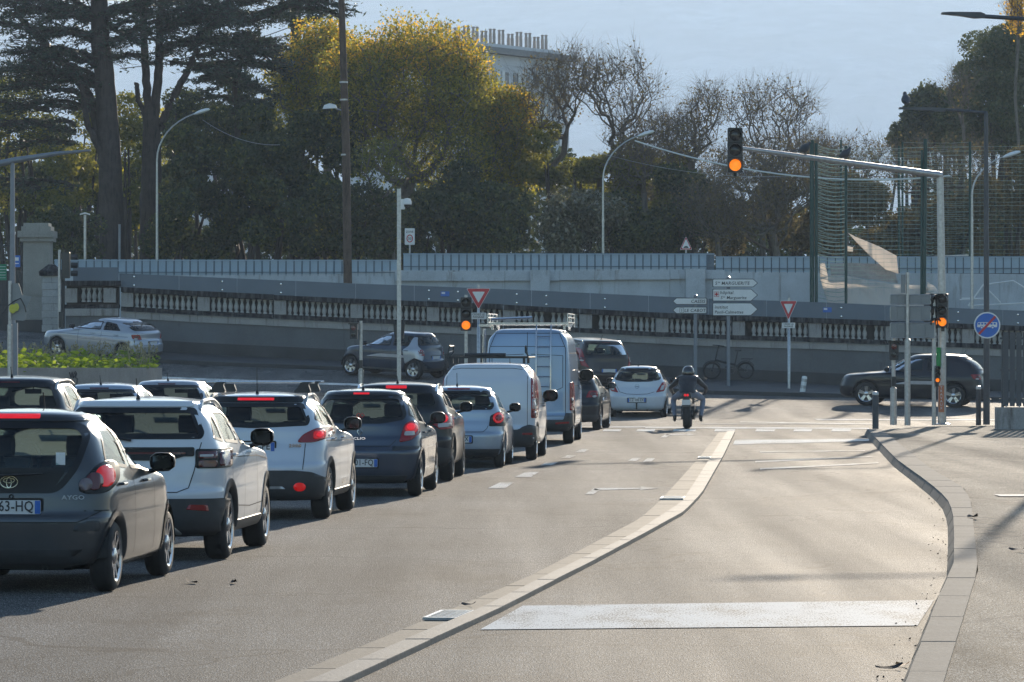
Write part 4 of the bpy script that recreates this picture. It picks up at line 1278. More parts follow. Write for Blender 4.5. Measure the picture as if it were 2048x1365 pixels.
# 1 dark grey city car --------------------------------------------------
def city_car():
    wb, ro, fo, w, H = 2.34, .50, .565, .8075, 1.465
    sl = shape(H, w, ro, fo, wb, belt=.98, hood=.9, ws=1.72, rf=1.05, yb=-.42, yt=-.2, rwt=.56, bump_z=.6, bz=.05)
    c = Car('hatchback_car', 'dark grey city hatchback nearest the camera with round-lensed tail lamps and glass tailgate', 'car', sl, P_grey, wb, .285,
            axle(236, 1183, w, 5.7, 1.06), R(5.7), 1.06, GRP, (3.6, .5, 2.6, .8), 1.0, (2.8, .42))
    side_windows(c, [[(-.1, 1.02), (.62, .97), (.66, 1.33), (.18, 1.33)], [(.74, .965), (1.62, .94), (1.16, 1.3), (.77, 1.34)]])
    c.window('rear_window', rnd([(-.4, .80), (.4, .80), (.55, 1.0), (.6, 1.26), (.5, 1.36), (-.5, 1.36), (-.6, 1.26), (-.55, 1.0)], .09), 0, M['glass'], .05)
    c.patch('tailgate_panel', rnd([(-.36, .845), (.36, .845), (.46, 1.0), (-.46, 1.0)], .05), 0, M['trim'], .004)
    c.window('windscreen', rnd([(-.62, 1.0), (.62, 1.0), (.5, 1.33), (-.5, 1.33)], .08), 180, M['dust_glass'], .05)
    base = [(.43, .82), (.52, .79), (.68, .80), (.80, .90), (.79, 1.02), (.70, 1.06), (.60, 1.03), (.50, .93)]
    lamps(c, 'tail_lamp', rnd(base, .06), 'trim', .008, 14, [
        (ell(.66, .93, .085, .085), 'red_glow', .014), (ell(.565, .89, .07), 'dim_lens', .02), (ell(.495, .867, .05), 'grey_lens', .026)])
    o = c.patch('brake_light', rnd([(-.2, 1.385), (.2, 1.385), (.2, 1.412), (-.2, 1.412)], .01), 0, M['red_on'], .02, .06)
    c.patch('spoiler', rnd([(-.55, 1.365), (.55, 1.365), (.5, 1.43), (-.5, 1.43)], .03), 0, P_grey, .012)
    lamps(c, 'bumper_reflector', rnd([(.45, .5), (.66, .5), (.66, .58), (.56, .58), (.46, .54)], .02), 'clad', .006, 8)
    c.patch('bumper_insert', rnd([(-.52, .3), (.52, .3), (.6, .36), (-.6, .36)], .02), 0, M['clad'], .01)
    c.plate('63-HQ', .69, align='RIGHT', blue=(1, 1))
    c.text('AYGO', .035, .51, .75, M['alloy_flat'])
    c.badge([ell(0, 0, .07, .048), ell(0, .012, .045, .02), ell(0, -.004, .02, .042)], 0, .89, th=.006)
    c.badge([ell(0, 0, .016, .016, 10)], .02, .775, 'lock', M['trim'])
    c.line([(0, [(-.62, .6), (-.55, .57), (.55, .57), (.62, .6), (.72, .66)]), (90, [(-.38, .66), (-.2, .66)]), (-90, [(.38, .66), (.2, .66)])] + side_gaps(c, (.7, 1.55), .28, .96))
    c.wiper(-.35, .93, .27, .955)
    o = MB(); p, n = c.cast(.4, 1.07, 0); o.box(p + n * .012, (.075, .004, .1)); o.build('window_sticker', M['white'], c.t)
    c.mirrors(1.5, 1.0); c.handles((.22, 1.2), .86, P_grey); c.arches(w=.035); c.under(); c.wheels(9, .7, width=.175)
    c.seats(1.1, .32); c.antenna(.0, 1.0, .2)
    c.body()
city_car()

# 2 white compact SUV -------------------------------------------------
def white_suv():
    wb, ro, fo, w, H = 2.55, .72, .84, .88, 1.56
    sl = shape(H, w, ro, fo, wb, belt=1.08, hood=1.0, ws=1.85, rf=1.25, yb=-.62, yt=-.4, rwt=.62, gc=.24, bump_z=.66, bz=.05, hr=.11)
    c = Car('compact_suv', 'white compact SUV with black light bar across the tailgate, behind the dark grey city car', 'car', sl, P_white, wb, .33,
            axle(462, 1118, w, 4.5, 1.02), R(4.5), 1.02, GRP, (3.0, .5, 2.6, .8), 1.0, (3.4, .35))
    side_windows(c, [[(-.38, 1.16), (.0, 1.12), (.03, 1.4), (-.1, 1.41)], [(.09, 1.12), (.82, 1.09), (.82, 1.42), (.12, 1.43)], [(.92, 1.085), (1.78, 1.06), (1.32, 1.38), (.93, 1.42)]], 'tint')
    c.window('rear_window', rnd([(-.66, 1.16), (.66, 1.16), (.68, 1.22), (.57, 1.46), (-.57, 1.46), (-.68, 1.22)], .05), 0, M['tint'], .055)
    c.window('windscreen', rnd([(-.68, 1.1), (.68, 1.1), (.56, 1.43), (-.56, 1.43)], .08), 180, M['dust_glass'], .05)
    c.patch('light_bar', rnd([(-.5, 1.0), (-.38, .96), (.38, .96), (.5, 1.0), (.6, 1.0), (.6, 1.085), (-.6, 1.085), (-.6, 1.0)], .02), 0, M['trim'], .008)
    c.patch('light_strip', rnd([(-.52, 1.02), (.52, 1.02), (.52, 1.04), (-.52, 1.04)], .005), 0, M['dim_lens'], .014)
    b = [(.5, .885), (.86, .885), (.88, 1.06), (.5, 1.07)]
    lamps(c, 'tail_lamp', rnd(b, .03), 'trim', .01, 10, [(rnd([(.53, .98), (.7, .98), (.7, 1.045), (.53, 1.045)], .015), 'dim_lens', .018),
          (rnd([(.54, .995), (.66, .995), (.66, 1.015), (.54, 1.015)], .005), 'clear_lens', .024),
          (rnd([(.53, .9), (.7, .9), (.7, .96), (.53, .96)], .015), 'dim_lens', .018), (rnd([(.73, .905), (.85, .905), (.86, 1.04), (.73, 1.04)], .02), 'dim_lens', .018)])
    c.patch('bumper_cladding', rnd([(-.8, .25), (.8, .25), (.87, .6), (.6, .6), (-.6, .6), (-.87, .6)], .03), 0, M['clad'], .008)
    c.patch('skid_plate', rnd([(-.5, .27), (.5, .27), (.3, .44), (-.3, .44)], .04), 0, M['galv'], .016)
    lamps(c, 'bumper_reflector', rnd([(.53, .50), (.73, .48), (.72, .54), (.56, .545)], .01), 'red_lens', .018)
    for a, s in ((90, 1), (-90, -1)):
        c.patch('sill_cladding', rnd([(s * u, v) for u, v in [(.4, .26), (2.15, .26), (2.1, .36), (.45, .36)]], .02), a, M['clad'], .006)
    c.line([(0, [(-.66, 1.13), (-.6, .86), (-.55, .70), (-.45, .66), (.45, .66), (.55, .70), (.6, .86), (.66, 1.13)])] + side_gaps(c, (.87, 1.75), .38, 1.06) + side_gaps(c, (.12,), .72, 1.1)
           + [(90, [(-.3, 1.0), (.6, .97), (1.8, .95), (2.9, .88)]), (90, [(.45, .5), (1.2, .47), (2.2, .48)])])
    o = c.patch('brake_light', rnd([(-.2, 1.485), (.2, 1.485), (.2, 1.5), (-.2, 1.5)], .005), 0, M['dim_lens'], .01)
    c.patch('spoiler', rnd([(-.56, 1.465), (.56, 1.465), (.54, 1.51), (-.54, 1.51)], .02), 0, P_white, .01)
    c.plate('', .78); c.badge([ell(0, 0, .055)], 0, 1.02); c.wiper(0, 1.15, -.35, 1.17)
    c.rails(-.25, 1.35, .6, 1.5, h=.06, r=.02); c.antenna(0, -.2, .17)
    c.mirrors(1.6, 1.14, M['black'], 1.1, .09); c.handles((.3, 1.3), 1.0, P_white)
    c.arches(M['clad'], .06); c.under(); c.wheels(5, .68, width=.215); c.seats(1.2, .45)
    c.body()
white_suv()

# 3 white crossover ----------------------------------------------------
def white_crossover():
    wb, ro, fo, w, H = 2.54, .78, .84, .87, 1.53
    sl = shape(H, w, ro, fo, wb, belt=1.06, hood=.98, ws=1.8, rf=1.2, yb=-.66, yt=-.42, rwt=.6, gc=.24, bump_z=.66, hr=.12)
    c = Car('crossover_car', 'white crossover with roof bars and leaf-shaped red tail lamps, third in the queue', 'car', sl, P_pearl, wb, .325,
            axle(662, 1037, w, 4.2), R(4.2), 1.0, GRP, (3.4, .52, 2.6, .8), 1.0, (3.0, .42))
    side_windows(c, [[(-.4, 1.2), (.02, 1.12), (.03, 1.37), (-.08, 1.38)], [(.1, 1.11), (.8, 1.07), (.8, 1.4), (.12, 1.4)], [(.9, 1.07), (1.72, 1.04), (1.28, 1.36), (.91, 1.4)]])
    c.window('rear_window', rnd([(-.64, 1.13), (0, 1.1), (.64, 1.13), (.66, 1.2), (.56, 1.4), (-.56, 1.4), (-.66, 1.2)], .05), 0, M['tint'], .05)
    c.window('windscreen', rnd([(-.66, 1.08), (.66, 1.08), (.54, 1.4), (-.54, 1.4)], .08), 180, M['dust_glass'], .05)
    b = [(.42, .93), (.62, .93), (.9, 1.0), (.84, 1.12), (.66, 1.1), (.5, 1.03)]
    lamps(c, 'tail_lamp', rnd(b, .05), 'red_lens', .014, 8, [(rnd([(.62, .965), (.76, .98), (.77, 1.07), (.62, 1.06)], .03), 'red_glow', .022),
                                                          (ell(.69, 1.02, .04, .03), 'red_on', .03), (rnd([(.8, .99), (.9, 1.01), (.88, 1.05), (.81, 1.03)], .02), 'clear_lens', .022)])
    c.patch('brake_light', rnd([(-.22, 1.425), (.22, 1.425), (.22, 1.455), (-.22, 1.455)], .012), 0, M['red_on'], .016, .06)
    c.patch('spoiler', rnd([(-.55, 1.405), (.55, 1.405), (.53, 1.47), (-.53, 1.47)], .02), 0, M['trim'], .008)
    c.patch('bumper_cladding', rnd([(-.8, .25), (.8, .25), (.86, .5), (.7, .58), (.5, .6), (-.5, .6), (-.7, .58), (-.86, .5)], .04), 0, M['clad'], .008)
    c.patch('skid_plate', rnd([(-.4, .38), (.4, .38), (.36, .41), (-.36, .41)], .01), 0, M['galv'], .014)
    lamps(c, 'bumper_reflector', ell(.56, .405, .07, .05, 14), 'red_glow', .02)
    c.line([(0, [(-.62, 1.1), (-.6, .95), (-.6, .61)]), (0, [(.62, .92), (.6, .61)])] + side_gaps(c, (.85, 1.7), .36, 1.04) + [(90, [(-.3, .95), (1.2, .92), (2.4, .9)])])
    for a, s in ((90, 1), (-90, -1)):
        c.patch('sill_cladding', rnd([(s * u, v) for u, v in [(.4, .26), (2.15, .26), (2.1, .34), (.45, .34)]], .02), a, M['clad'], .006)
        c.line([(a, [(s * (1.1 + i), .42), (s * (1.2 + i), .45), (s * (1.3 + i), .42), (s * (1.2 + i), .39), (s * (1.1 + i), .42)]) for i in (0, .22)], .012, M['chrome'], .006, 'door_trim')
    c.plate('1-PE', .88, align='RIGHT'); c.text('2008', .04, .5, .875)
    c.rails(-.3, 1.3, .58, 1.45, h=.07, r=.018, m=M['galv']); c.antenna(-.02, -.15, .3, .05)
    for yy in (.0, .95):   # load bars
        mb = MB(); z = H + .1
        mb.prism(rnd([(-.02, 0), (.02, 0), (.02, .03), (-.02, .03)], .01), -.66, .66, axis='X', c=(0, yy, z)); mb.build('cross_bar', M['alloy'], c.t, True, sharp=30)
        for sg in (1, -1):
            f = MB(); f.prism(rnd([(-.12, -.11), (.1, -.11), (.06, .0), (.12, .02), (-.02, .02), (-.05, -.03)], .03), yy - .05, yy + .05, c=(sg * .52, 0, z)); f.build('bar_foot', M['black'], c.t, True)
    c.mirrors(1.58, 1.12, M['black'], 1.05); c.handles((.3, 1.25), .96, M['chrome'])
    c.arches(M['clad'], .05); c.under(); c.wheels(7, .68, width=.205); c.seats(1.15, .42)
    c.body()
white_crossover()

# 4 slate hatchback ----------------------------------------------------
def slate_hatch():
    wb, ro, fo, w, H = 2.59, .60, .80, .845, 1.49
    sl = shape(H, w, ro, fo, wb, belt=.98, hood=.9, ws=1.85, rf=1.15, yb=-.46, yt=-.2, rwt=.58, bump_z=.64, bz=.07)
    c = Car('hatchback_car', 'slate blue hatchback with tall red tail lamps and diamond badge, fourth in the queue', 'car', sl, P_blue, wb, .305,
            axle(845, 992, w, 3.5), R(3.5), 1.0, GRP, (3.3, .52, 2.5, .85), 1.0, (2.7, .48))
    side_windows(c, [[(-.2, 1.12), (.1, 1.02), (.12, 1.34), (.0, 1.33)], [(.18, 1.01), (.84, .98), (.84, 1.36), (.2, 1.36)], [(.94, .98), (1.8, .95), (1.3, 1.3), (.95, 1.35)]])
    c.window('rear_window', rnd([(-.6, 1.06), (-.3, 1.01), (.3, 1.01), (.6, 1.06), (.63, 1.14), (.54, 1.39), (-.54, 1.39), (-.63, 1.14)], .06), 0, M['tint'], .05)
    c.window('windscreen', rnd([(-.64, 1.0), (.64, 1.0), (.5, 1.34), (-.5, 1.34)], .08), 180, M['dust_glass'], .05)
    b = [(.49, .75), (.66, .78), (.79, .88), (.76, 1.02), (.66, 1.05), (.57, 1.0)]
    lamps(c, 'tail_lamp', rnd(b, .04), 'red_lens', .016, 6, [(ell(.65, .96, .06, .045, 14), 'red_on', .026), (rnd([(.56, .84), (.7, .84), (.7, .9), (.57, .9)], .02), 'clear_lens', .024), (ell(.66, .94, .09, .075, 14), 'red_glow', .02)])
    c.patch('brake_light', rnd([(-.11, 1.405), (.11, 1.405), (.11, 1.425), (-.11, 1.425)], .008), 0, M['red_on'], .02, .06)
    c.patch('spoiler', rnd([(-.55, 1.395), (.55, 1.395), (.52, 1.45), (-.52, 1.45)], .02), 0, P_blue, .012)
    lamps(c, 'bumper_strip', rnd([(.46, .64), (.8, .66), (.8, .70), (.46, .70)], .01), 'clad', .01)
    c.patch('lower_valance', rnd([(-.6, .2), (.6, .2), (.66, .3), (-.66, .3)], .02), 0, M['clad'], .01)
    c.badge([[(0, .055), (.035, 0), (0, -.055), (-.035, 0)]], 0, .9, th=.009)
    c.text('CLIO', .035, .0, .79, sx=1.5); c.plate('01-FQ', .47, align='RIGHT')
    c.line([(0, [(-.6, 1.0), (-.5, .78), (-.42, .7), (.42, .7), (.5, .78)])] + side_gaps(c, (.89, 1.8), .3, .96))
    o = MB(); p, n = c.cast(-.02, 1.12, 0); o.tube([(p + n * .01 + Vector(q)) for q in [(x * .03 * (1 if k % 2 else .7), 0, z * .03) for k, (x, z) in enumerate([(1, 0), (.5, .8), (-.5, .8), (-1, 0), (-.5, -.8), (.5, -.8)])]], .007, 4, closed=True)
    o.tube([(p + n * .01 + Vector((x + .05, 0, z))) for x, z in [(.03, 0), (0, .03), (-.03, 0), (0, -.03)]], .007, 4, closed=True)
    o.build('window_sticker', M['red'], c.t)
    c.wiper(-.0, 1.03, -.4, 1.05); c.antenna(0, .05, .28, .1)
    c.mirrors(1.6, 1.06, M['black'], 1.05); c.handles((.3, 1.3), .88, P_blue)
    c.arches(w=.035); c.under(); c.wheels(5, .66, width=.185); c.seats(1.15, .35)
    c.body()
slate_hatch()

# 5 black crossover ---------------------------------------------------
def black_crossover():
    wb, ro, fo, w, H = 2.55, .75, .8, .87, 1.53
    sl = shape(H, w, ro, fo, wb, belt=1.05, hood=.97, ws=1.8, rf=1.2, yb=-.64, yt=-.45, rwt=.62, gc=.24, bump_z=.64)
    c = Car('crossover_car', 'black crossover with silver roof rails between the slate hatchback and the small silver hatchback', 'car', sl, P_black, wb, .325,
            axle(908, 962, w, 3.0), R(3.0), 1.0, GRP, (2.8, .5, 2.6, .8), .85, (3.0, .4))
    side_windows(c, [[(-.38, 1.16), (.02, 1.12), (.03, 1.37), (-.1, 1.38)], [(.1, 1.11), (.8, 1.07), (.8, 1.4), (.12, 1.4)], [(.9, 1.07), (1.72, 1.04), (1.28, 1.36), (.91, 1.4)]], 'tint')
    c.window('rear_window', rnd([(-.6, 1.12), (.6, 1.12), (.66, 1.2), (.58, 1.4), (-.58, 1.4), (-.66, 1.2)], .05), 0, M['tint'], .05)
    c.window('windscreen', rnd([(-.66, 1.08), (.66, 1.08), (.54, 1.4), (-.54, 1.4)], .08), 180, M['dust_glass'], .05)
    b = [(.44, .92), (.62, .80), (.84, .82), (.84, 1.0), (.7, 1.07), (.62, .98)]
    lamps(c, 'tail_lamp', rnd(b, .04), 'red_lens', .014, 6, [(ell(.66, .97, .07, .06, 14), 'red_on', .024), (rnd([(.58, .83), (.78, .85), (.78, .9), (.58, .9)], .02), 'clear_lens', .022)])
    c.patch('brake_light', rnd([(-.16, 1.43), (.16, 1.43), (.16, 1.465), (-.16, 1.465)], .012), 0, M['red_on'], .016, .06)
    c.patch('bumper_cladding', rnd([(-.8, .25), (.8, .25), (.86, .5), (.5, .56), (-.5, .56), (-.86, .5)], .04), 0, M['clad'], .008)
    c.plate('', .8); c.line(side_gaps(c, (.85, 1.7), .36, 1.04) + [(0, [(-.6, 1.08), (-.55, .66), (.55, .66), (.6, 1.08)])])
    c.rails(-.3, 1.3, .6, 1.45, h=.06, r=.024, m=M['chrome']); c.antenna(0, -.2, .08, .8)
    c.mirrors(1.58, 1.12, M['black'], 1.0); c.handles((.3, 1.25), .96, M['chrome'])
    c.arches(M['clad'], .04); c.under(); c.wheels(5, .68, M['alloy_dark'], width=.205); c.seats(1.15, .42)
    c.body()
black_crossover()

# 6 small silver hatchback --------------------------------------------
def silver_hatch():
    wb, ro, fo, w, H = 2.46, .64, .79, .825, 1.465
    sl = shape(H, w, ro, fo, wb, belt=.98, hood=.9, ws=1.75, rf=1.1, yb=-.5, yt=-.24, rwt=.58, bump_z=.6, bz=.06)
    c = Car('hatchback_car', 'small silver blue hatchback with round red lamps in black housings, behind the white van', 'car', sl, P_silver, wb, .295,
            axle(1010, 935, w, 3.4, .96), R(3.4), .96, GRP, (2.8, .5, 2.5, .8), .85, (2.8, .42))
    side_windows(c, [[(-.15, 1.05), (.75, 1.0), (.76, 1.34), (.05, 1.34)], [(.84, .99), (1.68, .96), (1.24, 1.3), (.86, 1.34)]])
    c.window('rear_window', rnd([(-.6, 1.03), (.6, 1.03), (.64, 1.1), (.54, 1.37), (-.54, 1.37), (-.64, 1.1)], .07), 0, M['glass'], .05)
    c.window('windscreen', rnd([(-.62, 1.0), (.62, 1.0), (.5, 1.33), (-.5, 1.33)], .08), 180, M['dust_glass'], .05)
    b = [(.5, .74), (.81, .74), (.79, .97), (.68, 1.0), (.53, .93)]
    lamps(c, 'tail_lamp', rnd(b, .03), 'trim', .012, 6, [(ell(.665, .885, .095), 'red_glow', .022), (ell(.665, .885, .055), 'red_lens', .03)])
    c.patch('brake_light', rnd([(-.2, 1.39), (.2, 1.39), (.2, 1.405), (-.2, 1.405)], .005), 0, M['red_lens'], .014, .06)
    c.patch('lower_valance', rnd([(-.68, .2), (.68, .2), (.74, .34), (-.74, .34)], .02), 0, M['clad'], .008)
    c.plate('EX', .51, align='RIGHT')
    c.line([(0, [(-.6, 1.0), (-.52, .7), (-.45, .64), (.45, .64), (.52, .7), (.54, .75)])] + side_gaps(c, (.8, 1.65), .3, .96))
    c.badge([ell(0, 0, .05)], 0, .9); c.wiper(-.05, 1.0, -.4, 1.04); c.antenna(-.05, .1, .2, .3)
    c.mirrors(1.52, 1.05, M['black'], 1.0); c.handles((.9,), .87, P_silver)
    c.arches(w=.03); c.under(); c.wheels('steel', .66, width=.18); c.seats(1.1, .35)
    c.body()
silver_hatch()

# 7, 8 vans ------------------------------------------------------------
def van_shape(H, w, ro, fo, wb, belt, hood, ws, rf, rwt, gc=.26):
    fy = wb + fo
    return [(gc, -ro + .12, fy - .15, w - .1), (gc + .07, -ro + .03, fy - .06, w - .05), (.45, -ro, fy, w - .015), (.62, -ro - .0, fy - .01, w), (.68, -ro + .04, fy - .02, w),
            (.8, -ro + .045, fy - .06, w), (hood - .1, -ro + .05, fy - .16, w - .005), (hood, -ro + .055, fy - .4, w - .01), (belt, -ro + .06, ws, w - .02),
            ((belt + H) / 2, -ro + .09, (ws + rf) / 2, w - .06), (H - .28, -ro + .13, rf + .12, w - .1), (H - .12, -ro + .17, rf - .05, rwt), (H - .05, -ro + .24, rf - .25, rwt - .08),
            (H - .02, -ro + .4, rf - .5, rwt - .25), (H - .004, .6, 1.3, .2), (H, .8, 1.1, .03)]

def panel_van():
    wb, ro, fo, w, H = 3.2, .82, .9, .95, 1.89
    sl = van_shape(H, w, ro, fo, wb, 1.15, 1.08, 2.75, 1.95, .74)
    c = Car('panel_van', 'white panel van with blank tailgate, tall thin tail lamps and a black roof rack', 'van', sl, P_vanwhite, wb, .33,
            axle(1075, 920, w, 3.6, .94), R(3.6), .94, GRP, (4.2, .35, 2.8, .8), .85, (4.4, .3))
    for a in (90, -90):
        s = 1 if a > 0 else -1
        c.window('side_window', [(q, z) for q, z in (rnd([(1.75, 1.2), (2.62, 1.17), (2.2, 1.58), (1.78, 1.62)], .06) if s > 0 else mirror(rnd([(1.75, 1.2), (2.62, 1.17), (2.2, 1.58), (1.78, 1.62)], .06)))], a, M['glass'], .04)
    c.window('windscreen', rnd([(-.78, 1.2), (.78, 1.2), (.66, 1.7), (-.66, 1.7)], .08), 180, M['dust_glass'], .05)
    b = [(.8, .82), (.93, .82), (.95, 1.2), (.9, 1.72), (.8, 1.74)]
    lamps(c, 'tail_lamp', rnd(b, .03), 'red_lens', .014, 4, [(rnd([(.82, 1.0), (.92, 1.0), (.92, 1.2), (.82, 1.2)], .02), 'clear_lens', .022), (rnd([(.82, .85), (.92, .85), (.92, .97), (.82, .97)], .02), 'dim_lens', .022)])
    c.patch('rear_bumper', rnd([(-.92, .28), (.92, .28), (.94, .66), (.8, .7), (.6, .6), (-.6, .6), (-.8, .7), (-.94, .66)], .04), 0, M['clad'], .02)
    lamps(c, 'bumper_reflector', rnd([(.68, .5), (.86, .5), (.86, .54), (.68, .54)], .01), 'red_lens', .03)
    c.line([(0, [(-.78, 1.74), (-.78, .62), (-.5, .58), (.5, .58), (.78, .62), (.78, 1.74), (.5, 1.78), (-.5, 1.78), (-.78, 1.74)])] + side_gaps(c, (.6, 1.65, 2.7), .4, 1.15) + side_gaps(c, (.6, 1.65), 1.2, 1.65)
           + [(90, [(-.5, 1.1), (2.6, 1.05)]), (-90, [(.5, 1.1), (-2.6, 1.05)])])
    c.plate('', .75); c.mirrors(2.4, 1.22, M['black'], 1.45, .14); c.handles((1.8,), 1.02, M['clad']); c.antenna(.3, 1.6, .12, .4)
    rk = MB(); z = H + .08
    for yy in (-.45, .25, .95, 1.65): rk.prism([(-.025, 0), (.025, 0), (.025, .04), (-.025, .04)], -.78, .78, axis='X', c=(0, yy, z))
    for sg in (1, -1):
        rk.tube([(sg * .78, -.5, z + .02), (sg * .78, 1.75, z + .02)], .018, 6)
        rk.tube([(sg * .78, -.5, z + .02), (sg * .74, -.5, z + .24), (sg * .70, -.0, z + .24), (sg * .7, 0, z + .12), (sg * .78, .02, z + .02)], .014, 6)
        rk.tube([(sg * .76, -.5, z + .12), (sg * .72, 0, z + .14)], .01, 6)
        for yy in (-.4, .95): rk.box((sg * .7, yy, z - .05), (.05, .08, .1))
    rk.build('roof_rack', M['black'], c.t)
    t = MB(); t.tube([(-.45, -.48, z + .07), (.35, -.48, z + .07)], .035, 10); t.build('rack_roller', M['black'], c.t, True)
    c.arches(M['clad'], .03); c.under(); c.wheels('steel', .62, width=.205); c.seats(2.0, .55, rear=False, x=.45)
    c.body()
panel_van()

def high_van():
    wb, ro, fo, w, H = 3.66, 1.0, 1.0, 1.0, 2.56
    sl = van_shape(H, w, ro, fo, wb, 1.4, 1.25, 3.4, 2.5, .78, .3)
    sl.insert(9, (1.65, -ro + .075, 3.2, w - .03))
    c = Car('high_roof_van', 'silver high roof van with ladder on rear door and aluminium roof rack', 'van', sl, P_vansilver, wb, .36,
            axle(1148, 887, w, 3.6, .96), R(3.6), .96, GRP, (4.6, .32, 2.8, .8), .85, (4.6, .32))
    p = rnd([(2.2, 1.45), (3.15, 1.42), (2.75, 2.0), (2.22, 2.05)], .06)
    c.window('side_window', p, 90, M['glass'], .04); c.window('side_window', mirror(p), -90, M['glass'], .04)
    c.window('windscreen', rnd([(-.82, 1.45), (.82, 1.45), (.74, 2.15), (-.74, 2.15)], .08), 180, M['dust_glass'], .05)
    b = [(.87, .74), (.97, .74), (.99, 1.0), (.96, 1.36), (.87, 1.36)]
    lamps(c, 'tail_lamp', rnd(b, .03), 'red_lens', .016, 4, [(rnd([(.89, .9), (.96, .9), (.96, 1.02), (.89, 1.02)], .02), 'dim_lens', .024)])
    c.patch('rear_bumper', rnd([(-.96, .3), (.96, .3), (.98, .68), (.84, .68), (.8, .54), (-.8, .54), (-.84, .68), (-.98, .68)], .03), 0, M['clad'], .03)
    lamps(c, 'bumper_reflector', rnd([(.62, .44), (.9, .46), (.9, .5), (.62, .48)], .01), 'red_lens', .04)
    c.line([(0, [(0, .62), (0, 2.46)]), (0, [(-.84, .62), (-.84, 2.1), (-.7, 2.44), (.7, 2.44), (.84, 2.1), (.84, .62), (-.84, .62)]),
            (0, [(-.78, 1.2), (-.78, 1.95), (-.08, 1.98)]), (0, [(.08, 1.98), (.78, 1.95), (.78, 1.25), (.5, 1.12)]), (0, [(-.82, 2.15), (.82, 2.15)]),
            (90, [(-.6, 1.3), (2.2, 1.25)]), (90, [(-.6, 2.0), (2.1, 2.0)])] + side_gaps(c, (.7, 2.0), .5, 2.1), w=.012)
    ld = MB(); y = -ro + .02
    for x in (.2, .52): ld.tube([(x, y - .06, .95), (x, y - .04, 1.6), (x, y + .02, 2.45), (x, y + .2, 2.62)], .017, 6)
    for k in range(7): ld.tube([(.2, y - .055 + k * .011, 1.05 + k * .22), (.52, y - .055 + k * .011, 1.05 + k * .22)], .012, 6)
    ld.build('door_ladder', M['alloy'], c.t, True)
    rk = MB(); z = H + .07
    for yy in (-.7, .1, .9, 1.7, 2.3): rk.prism([(-.03, 0), (.03, 0), (.03, .05), (-.03, .05)], -.86, .86, axis='X', c=(0, yy, z))
    for sg in (1, -1):
        for h in (.05, .16, .24): rk.tube([(sg * .88, -.75, z + h), (sg * .88, 2.35, z + h)], .016, 6)
        for yy in (-.75, .1, .9, 2.35): rk.box((sg * .88, yy, z + .1), (.03, .06, .3))
        for yy in (-.5, 1.7): rk.box((sg * .8, yy, z - .05), (.05, .08, .12))
    rk.tube([(-.8, -.75, z + .12), (.1, -.75, z + .16)], .03, 8)
    rk.build('roof_rack', M['alloy'], c.t, True)
    sd = MB()
    for yy in (.3, .75): sd.tube([(-1.08, yy, 1.0), (-1.04, yy, 2.55)], .025, 6)
    for k in range(6): sd.tube([(-1.07, .3, 1.15 + k * .25), (-1.07, .75, 1.15 + k * .25)], .015, 6)
    sd.box((-1.0, .5, 2.62), (.3, .6, .06)); sd.build('side_ladder', M['alloy'], c.t, True)
    c.plate('', .68, x=-.4); c.mirrors(3.0, 1.5, M['black'], 1.6, .16); c.handles((2.3,), 1.2, M['clad'])
    c.arches(M['clad'], .03); c.under(); c.wheels('steel', .6, width=.225); c.seats(2.5, .75, rear=False, x=.5)
    c.body()
high_van()

